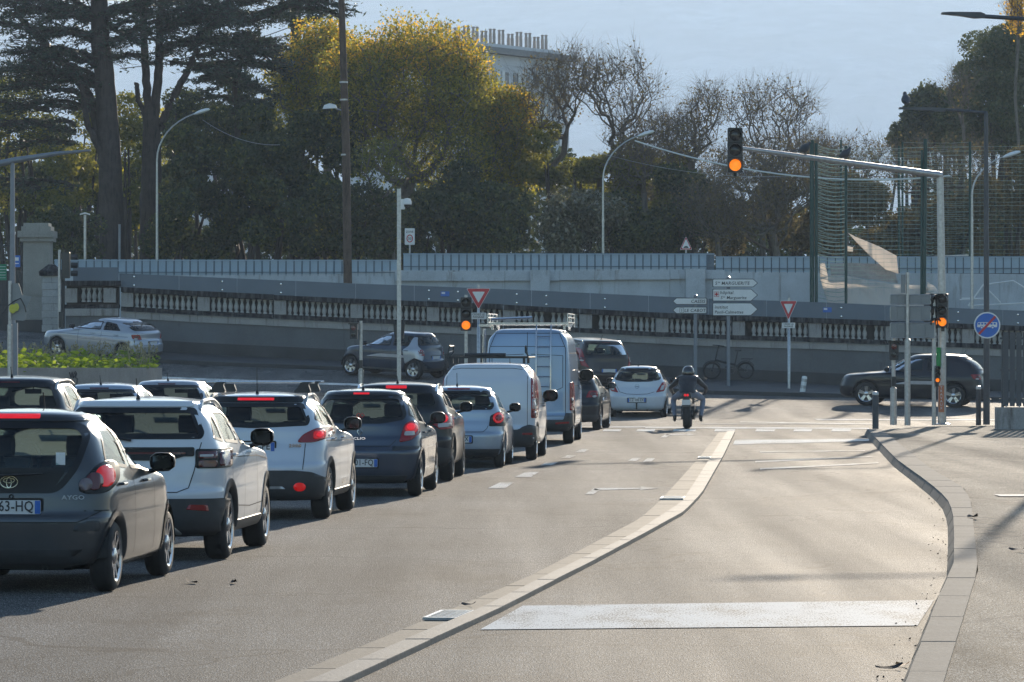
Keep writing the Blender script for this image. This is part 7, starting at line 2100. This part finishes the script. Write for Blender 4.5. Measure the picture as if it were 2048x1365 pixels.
# ------------------------------------------------------------------ left gate area
d = 158.0; z0 = 2.2
t = thing('gate_pillar', 'tall cream stone gate pillar with a heavy cornice at the left', 'pillar', ((76 - 1024) / F * d, d, z0)); s = d / F
cream = stone('cream_stone', (0.3, 0.29, 0.26), (0.12, 0.11, 0.1), .6, .8, .8)
def slab(x0, x1, y0, y1, dep, nm, m): q = MB(); q.box((((x0 + x1) / 2 - 76) * s, 0, zz((y0 + y1) / 2, d) - z0), ((x1 - x0) * s, dep, (y1 - y0) * s)); return q.build(nm, m, t)
slab(49, 103, 484, 640, 1.0, 'shaft', cream); slab(45, 107, 600, 640, 1.15, 'base', cream); slab(43, 109, 476, 484, 1.2, 'cornice', cream); slab(39, 111, 463, 476, 1.35, 'cornice', cream); slab(46, 105, 454, 463, 1.2, 'cornice', cream); slab(50, 100, 447, 454, 1.05, 'capstone', cream)
slab(60, 92, 505, 592, 1.06, 'recessed_panel', cream)
t = thing('iron_gate', 'dark iron railing with pointed bars left of the gate pillar', 'railing', ((20 - 1024) / F * d, d + .2, z0))
bar = MB(); bar.tube([(0, 0, .2), (0, 0, 2.95)], .02, 5); bar.lathe([(.035, 2.95), (.0, 3.1)], 5, cap=False); bm_ = bar.mesh('bar', M['black'])
for k in range(13): link('bar', bm_, t, ((-50 + k * 8) * s, 0, zz(480, d) - z0 - 3.1))
for y_ in (492, 520, 610): q = MB(); q.box((-2 * s, 0, zz(y_, d) - z0), (100 * s, .04, .06)); q.build('rail', M['black'], t)
d = 150.5
t = thing('stone_pier', 'banded stone pier with a mossy pyramid cap at the end of the balustrade', 'pillar', ((103 - 1024) / F * d, d, 1.9)); s = d / F; z0 = 1.9
k = 0; y_ = 552
while y_ < 664:
    q = MB(); ww = 17.5 if k % 2 else 16.2
    q.box((0, 0, zz(y_ + 7, d) - z0), (ww * 2 * s, .62 if k % 2 else .58, 13.4 * s)); q.build('stone_block', M['balus'], t); y_ += 14; k += 1
q = MB(); vs = [(-22 * s, -.4, 0), (22 * s, -.4, 0), (22 * s, .4, 0), (-22 * s, .4, 0), (-23 * s, -.42, .14), (23 * s, -.42, .14), (23 * s, .42, .14), (-23 * s, .42, .14), (-6 * s, -.1, .4), (6 * s, -.1, .4), (6 * s, .1, .4), (-6 * s, .1, .4)]
q.add(vs, [(0, 1, 5, 4), (1, 2, 6, 5), (2, 3, 7, 6), (3, 0, 4, 7), (4, 5, 9, 8), (5, 6, 10, 9), (6, 7, 11, 10), (7, 4, 8, 11), (8, 9, 10, 11), (3, 2, 1, 0)]); q.build('pier_cap', M['coping'], t, loc=(0, 0, zz(552, d) - z0))
d = 146.5
t = thing('traffic_light', 'signal seen from behind with a black back board, in front of the stone pier', 'traffic light', tuple(base(119, d))); b = t.location; s = d / F
pole_part(t, 'post', [(0, 0, 0), (0, 0, zz(500, d) - b.z)], [.06, .05], M['galv'])
q = MB(); q.prism(rnd([(.08, -.45), (.36, -.45), (.36, .45), (.08, .45)], .04), -.1, .1, c=(0, 0, zz(531, d) - b.z)); o = q.build('signal_head', M['black'], t)
for k in range(3):
    q = MB(); q.lathe([(.1, 0), (.1, .22)], 10, (.4, 0, zz(531, d) - b.z + .28 - k * .28), axis='X', cap=False); q.build('visor', M['black'], o)
q = MB(); q.box((.06, -.05, zz(640, d) - b.z), (.16, .1, .55)); q.build('control_box', M['black'], t)
# blue sign and green box
d = 153
t = thing('blue_notice', 'small blue notice on the grey lamp post at the left edge', 'sign', tuple(P(33, 523, d))); q = MB(); q.box((0, 0, 0), (.26, .02, .42)); q.build('panel', M['blue'], t); q = MB(); q.box((0, -.012, .08), (.16, .004, .12)); q.box((0, -.012, -.08), (.16, .004, .03)); q.build('symbol', M['white'], t)
t = thing('green_board', 'green site board with white grid lines at the left edge by the iron railing', 'board', tuple(P(3, 545, d))); q = MB(); q.box((0, 0, 0), (.36, .04, .58)); q.build('panel', mat('board_green', (.02, .2, .1)), t)
q = MB()
for k in range(5): q.box((0, -.022, -.2 + k * .1), (.3, .004, .012))
q.build('grid_lines', M['white'], t)
# sign back with dangling stickers on a post in the planter
d = 116.0
t = thing('direction_sign', 'large sign seen from behind with yellow stickers, in the planter', 'sign', tuple(base(27, d, 1.2))); b = t.location; s = d / F
pole_part(t, 'post', [(-.1, 0, 0), (-.1, 0, zz(650, d) - b.z), (-.1, 0, zz(649, d) - b.z), (-.1, 0, zz(562, d) - b.z)], [.07, .07, .045, .045], M['galv'])
q = MB(); q.box((.06, .05, 0), (.1, .1, 1.5)); q.build('rear_post', M['greypost'], t, loc=(0, 0, .75))
q = MB(); q.prism([((x - 27) * s, zz(y, d) - b.z) for x, y in ((20, 567), (37, 567), (44, 590), (50, 591), (52, 612), (51, 640), (45, 642), (20, 640))], .06, .09); q.build('sign_panel', M['signback'], t)
q = MB(); q.prism([((x - 27) * s, zz(y, d) - b.z) for x, y in ((45, 591), (63, 593), (52, 616))], .065, .085); q.build('sign_panel', M['signback'], t)
q = MB(); q.prism(ell(-.02, zz(618, d) - b.z, .1, .13, 8), -.06, -.04); q.prism(ell(.08, zz(615, d) - b.z, .08, .12, 7), -.05, -.03); q.build('yellow_sticker', mat('yellow_sticker', (.5, .48, .05)), t)
q = MB(); q.tube([(-.3, -.03, zz(628, d) - b.z), (-.15, -.05, zz(612, d) - b.z), (.05, -.05, zz(602, d) - b.z), (.2, -.04, zz(597, d) - b.z), (.3, -.02, zz(612, d) - b.z), (.34, 0, zz(625, d) - b.z)], .016, 5); q.build('cable_loop', M['black'], t)

# ------------------------------------------------------------------ net fence
nf = thing('net_fence', 'tall green-posted ball-stop fence with sagging net cords above the retaining wall', 'fence', (xr(1630), 163.0, 0))
D2 = 160.0
def npost(px, top, bot, r, d=D2, dx=0): 
    s = d / F; q = MB(); q.tube([((px - 1024) * s - nf.location.x, d - 163, zz(bot, d)), ((px + dx - 1024) * s - nf.location.x, d - 163, zz(top, d))], r, 8); q.build('post', M['greenpost'], nf, True, sharp=50)
npost(1624, 281, 612, .085); npost(1632.5, 287, 612, .06); npost(1692, 292, 614, .055, dx=0); npost(1848, 278, 600, .075, dx=3); npost(1843, 300, 600, .05, dx=1); npost(1798, 292, 592, .045, 176); npost(1805, 284, 592, .045, 178); npost(1682, 280, 592, .04, 180); npost(1940, 284, 590, .055, 172); npost(2052, 284, 600, .055, 172)
def cords(xa, xb, ya, yb, n, sag, d, rad, nm='net_cords', dz=0.0, tilt_=0, seg_=7, d2=None):
    s = d / F; s2 = (d2 or d) / F; pl = []
    for k in range(n):
        y0 = ya + (yb - ya) * k / (n - 1) + rng.normal() * .6; pts = []
        for i in range(seg_ + 1):
            t_ = i / seg_; ss = s + (s2 - s) * t_; x = xa + (xb - xa) * t_; y = y0 + 4 * sag * t_ * (1 - t_) + tilt_ * t_ + rng.normal() * .35
            pts.append(((x - 1024) * ss - nf.location.x, (d + ((d2 or d) - d) * t_) - 163, HC - (y - YH) * ss))
        pl.append((np.array(pts), np.full(seg_ + 1, rad)))
    o = link(nm, tubes_np(pl, lambda r: 3, nm, M['net']), nf); o['kind'] = 'stuff'
cords(1636, 1692, 290, 600, 41, 5, D2, .011, tilt_=7)
cords(1636, 1690, 294, 604, 41, 3, D2 + 1.5, .008, tilt_=4)
cords(1692, 1848, 297, 575, 34, 1.2, D2, .006, seg_=16)
cords(1805, 1940, 286, 570, 34, 1.0, 178, .006, seg_=14)
cords(1852, 1868, 295, 590, 38, 2, D2, .009, seg_=4)
cords(1868, 2100, 292, 575, 34, 1.5, 172, .0055, seg_=22)
cords(1636, 1805, 300, 575, 30, 1.5, 180, .005, seg_=14)
# vertical strands
pl = []
for k in range(27):
    x = 1640 + k * 16
    d_ = D2 if x < 1850 else 172; s = d_ / F
    pl.append((np.array([((x - 1024) * s - nf.location.x, d_ - 163, HC - (y - YH) * s) for y in (300, 400, 500, 590)]), np.full(4, .0035)))
o = link('net_cords', tubes_np(pl, lambda r: 3, 'net_cords', M['net']), nf); o['kind'] = 'stuff'

# tarpaulins hung on the fence
def cloth(poly_px, d, label, folds=.12, m=None, dd=0):
    s = d / F; ctr = sum((Vector(p) for p in poly_px), Vector((0, 0))) / len(poly_px)
    o0 = Vector(((ctr.x - 1024) * s, d, zz(ctr.y, d))); bm = bmesh.new()
    pl = [((x - 1024) * s - o0.x, zz(y, d) - o0.z) for x, y in poly_px]
    vs = [bm.verts.new((u, v, 0)) for u, v in pl]
    for t_ in tessellate_polygon([[Vector((u, v, 0)) for u, v in pl]]): bm.faces.new([vs[i] for i in t_])
    Car.cut(None, bm, .16)
    from mathutils import noise as mn
    for v in bm.verts:
        u, w_ = v.co.x, v.co.y; n1 = mn.fractal(Vector((u * .9 + w_ * .8, w_ * .25, d)), 1, 2, 3); v.co = Vector((u, n1 * folds * 3 + dd * (w_), w_))
    me = bpy.data.meshes.new('tarpaulin'); bm.to_mesh(me); bm.free(); me.materials.append(m or M['tarp']); me.polygons.foreach_set('use_smooth', [True] * len(me.polygons))
    o = link('tarpaulin', me, None, tuple(o0)); sol = o.modifiers.new('thickness', 'SOLIDIFY'); sol.thickness = .004
    return tag(o, label, 'tarpaulin', None)
cloth([(1639, 556), (1660, 552), (1690, 551), (1730, 560), (1790, 569), (1850, 572), (1868, 590), (1872, 618), (1700, 612), (1656, 609), (1645, 575)], 160.6, 'wide cream tarpaulin filling the gap at the foot of the net fence')
cloth([(1640, 528), (1649, 526), (1656, 553), (1640, 556)], 160.8, 'small upright cream flap beside the thick green posts')
cloth([(1660, 527), (1700, 526), (1760, 528), (1790, 540), (1796, 567), (1720, 556), (1690, 551), (1662, 552)], 161.6, 'greyish tarpaulin behind the wide cream one', m=mat('grey_tarp', (0.3, .3, .3), .7))
cloth([(1696, 466), (1712, 474), (1760, 494), (1794, 512), (1797, 548), (1772, 540), (1740, 512), (1712, 484)], 161.0, 'triangular cream tarpaulin blown up across the net', .08)
cloth([(1806, 516), (1880, 512), (1938, 509), (1938, 528), (1870, 530), (1806, 520)], 173.5, 'cream tarpaulin strip hung over the far screen')
cloth([(1855, 565), (1868, 572), (1885, 592), (1880, 600), (1852, 582)], 160.3, 'torn cream corner beside the thick right green post')
cloth([(1694, 492), (1706, 495), (1706, 504), (1694, 503)], 160.9, 'small pale plate tied to the net under the blown tarpaulin', .01)
# white scaffolding-like frame and pale truck body behind the barrier at the right
t = thing('tent_frame', 'white tent frame poles behind the barrier at the right', 'frame', (xr(1960), 164, 1.0)); d = 164; s = d / F
W_ = lambda x, y: ((x - 1960) * s, 0, zz(y, d) - 1.0)
q = MB()
for a_, b_ in (((1925, 612), (1955, 570)), ((1955, 570), (2015, 562)), ((2015, 562), (2048, 582)), ((1925, 612), (2048, 606)), ((1955, 570), (1990, 606)), ((1908, 600), (1960, 597))): q.tube([W_(*a_), W_(*b_)], .03, 5)
q.build('frame_pole', M['white'], t, True)
q = MB(); q.box((-20 * s, .3, zz(598, d) - 1.0), (52 * s, .2, .09)); q.build('crossbeam', M['white'], t)

# overhead cables
def cable(label, a, b, sag, r, m, n=18, name='overhead_cable'):
    a, b = Vector(a), Vector(b); q = MB()
    q.tube([a.lerp(b, k / n) - Vector((0, 0, 4 * sag * (k / n) * (1 - k / n))) - a for k in range(n + 1)], r, 4)
    return tag(q.build(name, m, None, True, tuple(a)), label, 'cable')
cable('bright white cable sagging from the second street lamp to the net fence', P(1270, 282, 175), P(1900, 352, 168), .7, .03, M['white'], 26)
cable('dark wire running up to the far cedar trunk through the branches', P(240, 138, 200), P(592, 50, 200), .3, .02, M['black'])
cable('thin wire from the first street lamp towards the utility pole', P(405, 240, 176), P(560, 290, 176), .3, .012, M['galv'])
cable('faint wire crossing the bare trees below the white cable', P(1180, 300, 178), P(1640, 348, 178), .5, .009, M['galv'])

# ------------------------------------------------------------------ dark slatted fence, right edge
d = 100.5
t = thing('slat_fence', 'dark upright slat fence on a low concrete base at the right edge', 'fence', ((1992 - 1024) / F * d, d, KZ - .02)); s = d / F
q = MB(); q.box((1.6, .1, .26), (3.2, .35, .53)); q.build('concrete_base', M['plinth'], t)
sl_ = MB(); sl_.box((0, 0, 1.42), (.12, .03, 1.75)); sm = sl_.mesh('slat', M['darkpost'])
for k in range(19): link('slat', sm, t, (.24 + k * .155, .08, 0))
for z_ in (.7, 1.4, 2.15): q = MB(); q.box((1.6, .12, z_), (3.0, .04, .05)); q.build('rail', M['darkpost'], t)
for k in range(3): q = MB(); q.box((.17 + k * 1.4, .12, 1.25), (.06, .06, 1.6)); q.build('post', M['darkpost'], t)
for k in range(9):
    q = MB(); q.lathe([(.02, 0), (.024, .03), (0, .05)], 6, cap=False); q.build('bolt', M['galv'], t, True, (.24 + k * .31, -.02, .53))

# ------------------------------------------------------------------ litter
def leaf_bit(px, py, z, label, s_=.1, m=None):
    p = Gp(px, py, z); q = MB(); n = 7; vs = []; 
    for i in range(n):
        t_ = i / (n - 1); w_ = s_ * .35 * math.sin(math.pi * min(.97, max(.06, t_))); 
        for sg in (-1, 1): vs.append((s_ * (t_ - .5) * 2, sg * w_, z + .008 + z * 0 + .3 * s_ * (t_ - .5)**2 * 4 * (1 if i > 3 else .4) + (.012 if sg > 0 else 0) - z))
    q.add(vs, [(2 * i, 2 * i + 2, 2 * i + 3, 2 * i + 1) for i in range(n - 1)])
    o = q.build('dead_leaf', m or M['bark'], None, True, (p.x, p.y, z), sharp=80); o.rotation_euler = (0, 0, random.uniform(0, 6)); tag(o, label, 'leaf')
leaf_bit(383, 1168, 0, 'dead leaf on the asphalt left of its twin, near the nearest car'); leaf_bit(467, 1168, 0, 'brown dead leaf on the asphalt right of its twin, near the nearest car')
leaf_bit(1945, 1037, KZ, 'large dark leaf on the pavement just right of the kerb bend', .16); leaf_bit(2035, 1103, KZ, 'dark leaf on the pavement at the right edge', .12); leaf_bit(1778, 1340, 0, 'dark leaf on the asphalt beside the near kerb', .1); leaf_bit(1805, 1334, 0, 'orange leaf on the asphalt touching the near kerb', .08, mat('orange_leaf', (.4, .16, .03)))
leaf_bit(937, 1213, .012, 'small leaf in the gutter beside the nearest grate', .08)
# gutter debris along the kerb
n = 160; yy = 24 + rng.uniform(0, 1, n)**1.4 * 40; C = np.array([(at_y(kerb_in, y) - abs(rng.normal()) * .13 - .02, y, .012) for y in yy])
o = link('debris', leaves('debris', C, .011, M['bark'], .6)); o['kind'] = 'stuff'

# ------------------------------------------------------------------ pigeons
def pigeon(loc, rz, label, s_=1.0, group='birds perched above the street'):
    t = thing('pigeon', label, 'bird', loc, rz, group, s_)
    q = MB(); prof = [(-.17, .012, .10), (-.11, .03, .12), (-.04, .062, .145), (.03, .07, .165), (.09, .052, .2), (.115, .034, .235), (.13, .032, .265), (.145, .03, .285), (.165, .014, .29), (.19, .004, .28)]
    n = 10; vs = []
    for x, r_, z in prof:
        for j in range(n): a = 2 * math.pi * j / n; r2 = r_ * 1.3; vs.append((x * .85 + .3 * r2 * math.sin(a) * -1, r2 * math.cos(a), z - .02 + r2 * math.sin(a)))
    q.add(vs, [(i * n + j, i * n + (j + 1) % n, (i + 1) * n + (j + 1) % n, (i + 1) * n + j) for i in range(len(prof) - 1) for j in range(n)] + [tuple(range(n)), tuple(range((len(prof) - 1) * n, len(prof) * n))])
    q.build('body', mat('pigeon_grey', (.04, .045, .055), .6), t, True)
    q = MB(); q.add([(-.15, -.03, .1), (-.15, .03, .1), (-.29, .035, .06), (-.29, -.035, .06), (-.15, 0, .115), (-.29, 0, .07)], [(0, 4, 5, 3), (4, 1, 2, 5), (0, 3, 2, 1)]); q.build('tail', mat('pigeon_tail', (.03, .03, .035), .7), t)
    for sg in (-1, 1): q = MB(); q.tube([(0, sg * .025, .1), (.01, sg * .025, .0)], .006, 4); q.tube([(-.02, sg * .025, .003), (.04, sg * .03, .003)], .005, 4); q.build('leg', M['bark'], t)
def arm_z(px): return 297 + (352 - 297) * (px - 1484) / (1880 - 1484)
for px, dpx, lab in ((1609, 103.9, 'pigeon perched on the signal arm in front of the thick green posts'), (1690, 104.3, 'pigeon perched on the signal arm right of the first pigeon')):
    p = P(px, arm_z(px), dpx); pigeon((p.x, p.y, p.z + .055), R(20), lab, 1.15)
p = P(1812, 217, 105.3); pigeon((p.x, p.y, p.z + .03), R(95), 'pigeon perched upright on the lamp head at the upper right', 1.3)
# ------------------------------------------------------------------ figures: skin over a skeleton
def skin(name, nodes, edges, m, parent, sub=1, loc=(0, 0, 0)):
    me = bpy.data.meshes.new(name); me.from_pydata([n[:3] for n in nodes], edges, [])
    o = bpy.data.objects.new(name, me); COL.objects.link(o)
    md_ = o.modifiers.new('s', 'SKIN'); md_.use_smooth_shade = True
    for v, n in zip(me.skin_vertices[0].data, nodes): v.radius = (n[3], n[4] if len(n) > 4 else n[3])
    me.skin_vertices[0].data[0].use_root = True
    sb = o.modifiers.new('u', 'SUBSURF'); sb.levels = sub; sb.render_levels = sub
    dg = bpy.context.evaluated_depsgraph_get(); new = bpy.data.meshes.new_from_object(o.evaluated_get(dg))
    bpy.data.objects.remove(o); new.materials.clear()
    for x in (m if isinstance(m, list) else [m]): new.materials.append(x)
    new.name = name
    return link(name, new, parent, loc)

hd = R(-4)
mloc = Gp(1374, 858)
mt = thing('motorcycle', 'black motorcycle with a wide rear tyre and lit red tail lamp riding away', 'motorcycle', (mloc.x, mloc.y, 0), -R(5))
def wheel_y(parent, yc, r, w, nm='wheel'):
    q = MB(); prof = [(r - .1, -w * .42), (r - .05, -w * .5), (r - .015, -w * .34), (r, 0), (r - .015, w * .34), (r - .05, w * .5), (r - .1, w * .42)]
    q.lathe(prof, 30, axis='X', cap=False); o = q.build(nm, M['rubber'], parent, True, (0, yc, r), 60)
    q = MB(); q.lathe([(r - .1, -w * .4), (r - .12, -w * .3), (r - .12, w * .3), (r - .1, w * .4)], 24, axis='X', cap=False); q.lathe([(.045, -.07), (.045, .07)], 10, axis='X')
    for k in range(5):
        qq = Matrix.Rotation(2 * math.pi * k / 5, 3, 'X'); q.box(qq @ Vector((0, 0, (r - .12) / 2)), (.03, .03, r - .12), M=qq)
    q.build('rim', M['alloy_dark'], o, True, sharp=40)
wheel_y(mt, 0, .315, .19); wheel_y(mt, 1.42, .30, .12)
q = MB(); q.prism([(-.3, .32), (0, .3), (.5, .4), (.55, .5), (.3, .52), (0, .38)], -.05, -.02, axis='X'); q.prism([(-.0, .30), (.5, .38), (.55, .48), (.0, .36)], .02, .06, axis='X', c=(.07, 0, 0)); q.prism([(-.0, .30), (.5, .38), (.55, .48), (.0, .36)], -.06, -.02, axis='X', c=(-.07, 0, 0)); q.build('swing_arm', M['alloy_dark'], mt)
q = MB(); q.prism(rnd([(.45, .22), (.95, .22), (1.0, .5), (.8, .62), (.45, .55)], .06), -.17, .17, axis='X'); q.build('engine', M['alloy_dark'], mt)
skin('fuel_tank', [(0, .55, .8, .12, .07), (0, .72, .86, .15, .12), (0, .95, .86, .14, .1), (0, 1.08, .8, .08, .06)], [(0, 1), (1, 2), (2, 3)], M['black'], mt)
skin('seat', [(0, -.28, .86, .08, .05), (0, -.1, .84, .1, .06), (0, .2, .8, .13, .06), (0, .5, .8, .1, .05)], [(0, 1), (1, 2), (2, 3)], M['rubber'], mt)
q = MB(); q.prism(rnd([(-.13, .76), (.13, .76), (.1, .9), (-.1, .9)], .04), -.36, -.1); q.build('tail_cowl', M['black'], mt, True, sharp=40)
for sg in (-1, 1):
    q = MB(); q.prism(ell(sg * .032, .845, .03, .035, 12), -.375, -.36); q.build('tail_lamp', M['red_on'], mt)
    q = MB(); q.tube([(sg * .1, -.3, .76), (sg * .17, -.32, .75)], .012, 5); q.lathe([(0, -.03), (.03, -.02), (.03, .03), (0, .04)], 8, (sg * .19, -.32, .75), axis='Y', cap=False); q.build('indicator', M['black'], mt, True)
q = MB(); q.prism(rnd([(-.105, .60), (.105, .60), (.105, .73), (-.105, .73)], .015), -.4, -.39); o = q.build('number_plate', M['plate'], mt); q = MB(); q.prism([(-.11, .54), (.11, .54), (.08, .8), (-.08, .8)], -.388, -.36); q.build('plate_bracket', M['black'], mt)
skin('exhaust', [(.17, .5, .3, .03), (.2, .2, .34, .045), (.24, -.12, .44, .06), (.25, -.22, .47, .055)], [(0, 1), (1, 2), (2, 3)], M['alloy_dark'], mt)
for sg in (-1, 1):
    pole_part(mt, 'fork', [(sg * .1, 1.42, .3), (sg * .1, 1.2, .95)], .03, M['alloy_dark'], 8)
    pole_part(mt, 'handlebar', [(sg * .08, 1.15, .9), (sg * .2, 1.1, .89), (sg * .4, .99, .85)], .016, M['black'], 6)
    pole_part(mt, 'mirror_stalk', [(sg * .3, 1.04, 1.02), (sg * .36, 1.04, 1.2)], .008, M['black'], 5)
    q = MB(); q.prism(ell(sg * .38, 1.23, .07, .045, 12), 1.02, 1.045); q.build('mirror', M['black'], mt, True, sharp=40)
q = MB(); q.lathe([(0, .0), (.09, -.02), (.09, .1), (.05, .16)], 14, (0, 1.33, .92), axis='Y', cap=False); q.build('headlight', M['black'], mt, True)
q = MB(); n = 10; vs = []
for k in range(n + 1):
    a = R(20 + 130 * k / n)
    for x in (-.075, .075): vs.append((x, 1.42 + .33 * math.cos(a), .3 + .33 * math.sin(a)))
q.add(vs, [(2 * k, 2 * k + 2, 2 * k + 3, 2 * k + 1) for k in range(n)]); q.build('front_mudguard', M['black'], mt, True)

rd = thing('person', 'rider in a black jacket, pale blue jeans and a black helmet sitting on the motorcycle', 'person', (mloc.x, mloc.y, 0), -R(5))
jack = mat('black_leather_jacket', (.018, .018, .02), .38, 0, .2, 12, .3); jean = mat('light_denim', (.17, .2, .26), .85, 0, .2, 9, .3); skinm = mat('skin_tone', (.35, .2, .14), .6)
hip = (0, .18, .9)
# whole body as one skin: pelvis, spine, head, arms and legs
N = [(0, .16, .93, .17, .13), (0, .2, 1.08, .155, .12), (0, .28, 1.24, .19, .125), (0, .36, 1.40, .185, .12), (0, .42, 1.50, .085, .08), (0, .46, 1.58, .075, .08), (0, .48, 1.68, .095, .11)]
E = [(i, i + 1) for i in range(6)]
for sg in (-1, 1):
    k = len(N); N += [(sg * .215, .36, 1.41, .09), (sg * .33, .5, 1.24, .072), (sg * .45, .64, 1.03, .058), (sg * .43, .86, .93, .045), (sg * .385, .98, .87, .034)]
    E += [(3, k), (k, k + 1), (k + 1, k + 2), (k + 2, k + 3), (k + 3, k + 4)]
    k = len(N); N += [(sg * .12, .2, .88, .12), (sg * .22, .45, .84, .1), (sg * .29, .68, .74, .075), (sg * .27, .55, .5, .066), (sg * .25, .40, .3, .048), (sg * .25, .40, .22, .045), (sg * .26, .56, .2, .04)]
    E += [(0, k)] + [(k + i, k + i + 1) for i in range(6)]
def crouch(z, y): return (z if z < .9 else .9 + (z - .9) * .66, y + max(0, z - .95) * .28)
N = [(n[0], crouch(n[2], n[1])[1] if not (abs(n[0]) > .3 and n[1] > .6) else n[1], crouch(n[2], n[1])[0] if not (abs(n[0]) > .3 and n[1] > .6) else n[2], *n[3:]) for n in N]
N = [((n[0] * 1.3) if n[2] < .8 and abs(n[0]) > .1 and n[1] < .75 else n[0], *n[1:]) for n in N]
b_ = skin('body', N, E, [jack, jean, M['black']], rd, 2)
for p in b_.data.polygons:
    c = p.center; p.material_index = 2 if (c.z < .33) else (1 if (c.z < .93 or (c.z < 1.0 and c.y > .32)) and abs(c.x) < .36 or c.z < .86 else 0)
    p.use_smooth = True
# jacket hem and backpack-like creased back panel
q = MB(); vs = []
for zz_, rx, ry, yy in ((.90, .185, .145, .165), (1.0, .175, .135, .185), (1.12, .172, .135, .22), (1.26, .205, .142, .285), (1.4, .2, .13, .355), (1.47, .12, .1, .4)):
    for j in range(16): a = 2 * math.pi * j / 16; cz_, cy_ = crouch(zz_, yy); vs.append((rx * 1.15 * math.cos(a) * (1 + .03 * math.sin(j * 5 + zz_ * 30)), cy_ + ry * 1.1 * math.sin(a), cz_ + .012 * math.sin(j * 3)))
q.add(vs, [(i * 16 + j, i * 16 + (j + 1) % 16, (i + 1) * 16 + (j + 1) % 16, (i + 1) * 16 + j) for i in range(5) for j in range(16)]); q.build('jacket', jack, rd, True, sharp=80)
q = MB(); q.lathe([(0, .17), (.07, .16), (.115, .115), (.14, .04), (.14, -.03), (.125, -.09), (.10, -.13), (.08, -.135)], 20, (0, .68, 1.385), cap=False); q.v = [(x * 1.12, .68 + (y - .68) * 1.12, 1.385 + (z - 1.385) * 1.1) for x, y, z in q.v]; o = q.build('helmet', mat('helmet_black', (.012, .012, .014), .12, coat=1.0), rd, True)
q = MB(); q.add([(x, .68 + y_, 1.385 + z_) for x, y_, z_ in [(-.1, .1, .05), (.1, .1, .05), (.1, .1, -.03), (-.1, .1, -.03), (-.06, .145, .05), (.06, .145, .05), (.06, .145, -.03), (-.06, .145, -.03)]], [(0, 4, 7, 3), (4, 5, 6, 7), (5, 1, 2, 6)]); q.build('visor', M['lens_off'], rd)
for sg in (-1, 1):   # gloved hands closed on the grips
    g = thing('tmp', None, None); bpy.data.objects.remove(g)
    NN = [(sg * .385, .97, .87, .034, .022), (sg * .385, 1.0, .86, .038, .02)]; EE = [(0, 1)]
    for f_ in range(4):
        x = sg * (.385 + (f_ - 1.5) * .021); k = len(NN); NN += [(x, 1.035, .885, .011), (x, 1.055, .86, .0105), (x, 1.035, .84, .01)]; EE += [(1, k), (k, k + 1), (k + 1, k + 2)]
    k = len(NN); NN += [(sg * .34, .985, .865, .012), (sg * .335, 1.01, .845, .011)]; EE += [(0, k), (k, k + 1)]
    skin('glove', NN, EE, M['black'], rd, 1)

# ------------------------------------------------------------------ folding bicycle
d = 145.5; zb = gz((1452 - 1024) / F * d, d) + .15
fb = thing('folding_bicycle', 'black folding electric bicycle leaning on the post of the hospital direction sign', 'bicycle', ((1424 - 1024) / F * d, d, zb)); s = d / F
def w2(cx, nm):
    q = MB(); r = .3; q.lathe([(r - .05, -.03), (r - .02, -.038), (r, 0), (r - .02, .038), (r - .05, .03)], 28, axis='Y', cap=False); o = q.build('wheel', M['rubber'], fb, True, (cx, 0, r))
    q = MB(); q.lathe([(r - .05, -.02), (r - .07, 0), (r - .05, .02)], 24, axis='Y', cap=False); q.lathe([(0, -.05), (.05, -.05), (.06, 0), (.05, .05), (0, .05)], 12, axis='Y', cap=False)
    for k in range(9): a = 2 * math.pi * k / 9; q.tube([(0, .02, 0), ((r - .06) * math.cos(a), 0, (r - .06) * math.sin(a))], .005, 3)
    q.build('rim', M['alloy_dark'], o, True, sharp=40)
    q = MB(); q.tube([((r + .03) * math.cos(a), 0, (r + .03) * math.sin(a)) for a in np.linspace(R(30), R(170), 9)], .015, 4); q.build('mudguard', M['black'], o)
w2(0, 'front'); w2(1.15, 'rear')
B = lambda x, z: (x, 0, z)
for nm, pts, r_ in (('fork', [B(0, .3), B(.1, .62)], .022), ('frame', [B(.1, .66), B(.45, .58), B(.78, .5)], .042), ('frame', [B(.78, .5), B(.8, .32), B(1.15, .3)], .022), ('frame', [B(.8, .5), B(1.15, .3)], .016),
                    ('steering_post', [B(.1, .6), B(.2, 1.02), B(.24, 1.16)], .024), ('seat_post', [B(.78, .5), B(.88, .95)], .02), ('battery', [B(.45, .42), B(.8, .4)], .03), ('rack', [B(1.0, .7), B(1.4, .7)], .018), ('rack', [B(1.15, .32), B(1.3, .69)], .01)):
    pole_part(fb, nm, pts, r_, M['black'], 8)
q = MB(); q.tube([(.02, -.1, 1.17), (.24, 0, 1.16), (.42, .16, 1.13)], .018, 6); q.build('handlebar', M['black'], fb, True)
skin('saddle', [(.78, 0, .98, .03), (.9, 0, .985, .05, .03), (1.02, 0, .99, .08, .035)], [(0, 1), (1, 2)], M['black'], fb)
q = MB(); q.lathe([(0, -.06), (.09, -.06), (.09, -.05), (0, -.05)], 14, (.8, 0, .33), axis='Y', cap=False); q.tube([(.8, -.07, .33), (.72, -.08, .2)], .012, 5); q.box((.7, -.12, .19), (.1, .08, .025)); q.build('crank', M['alloy_dark'], fb)
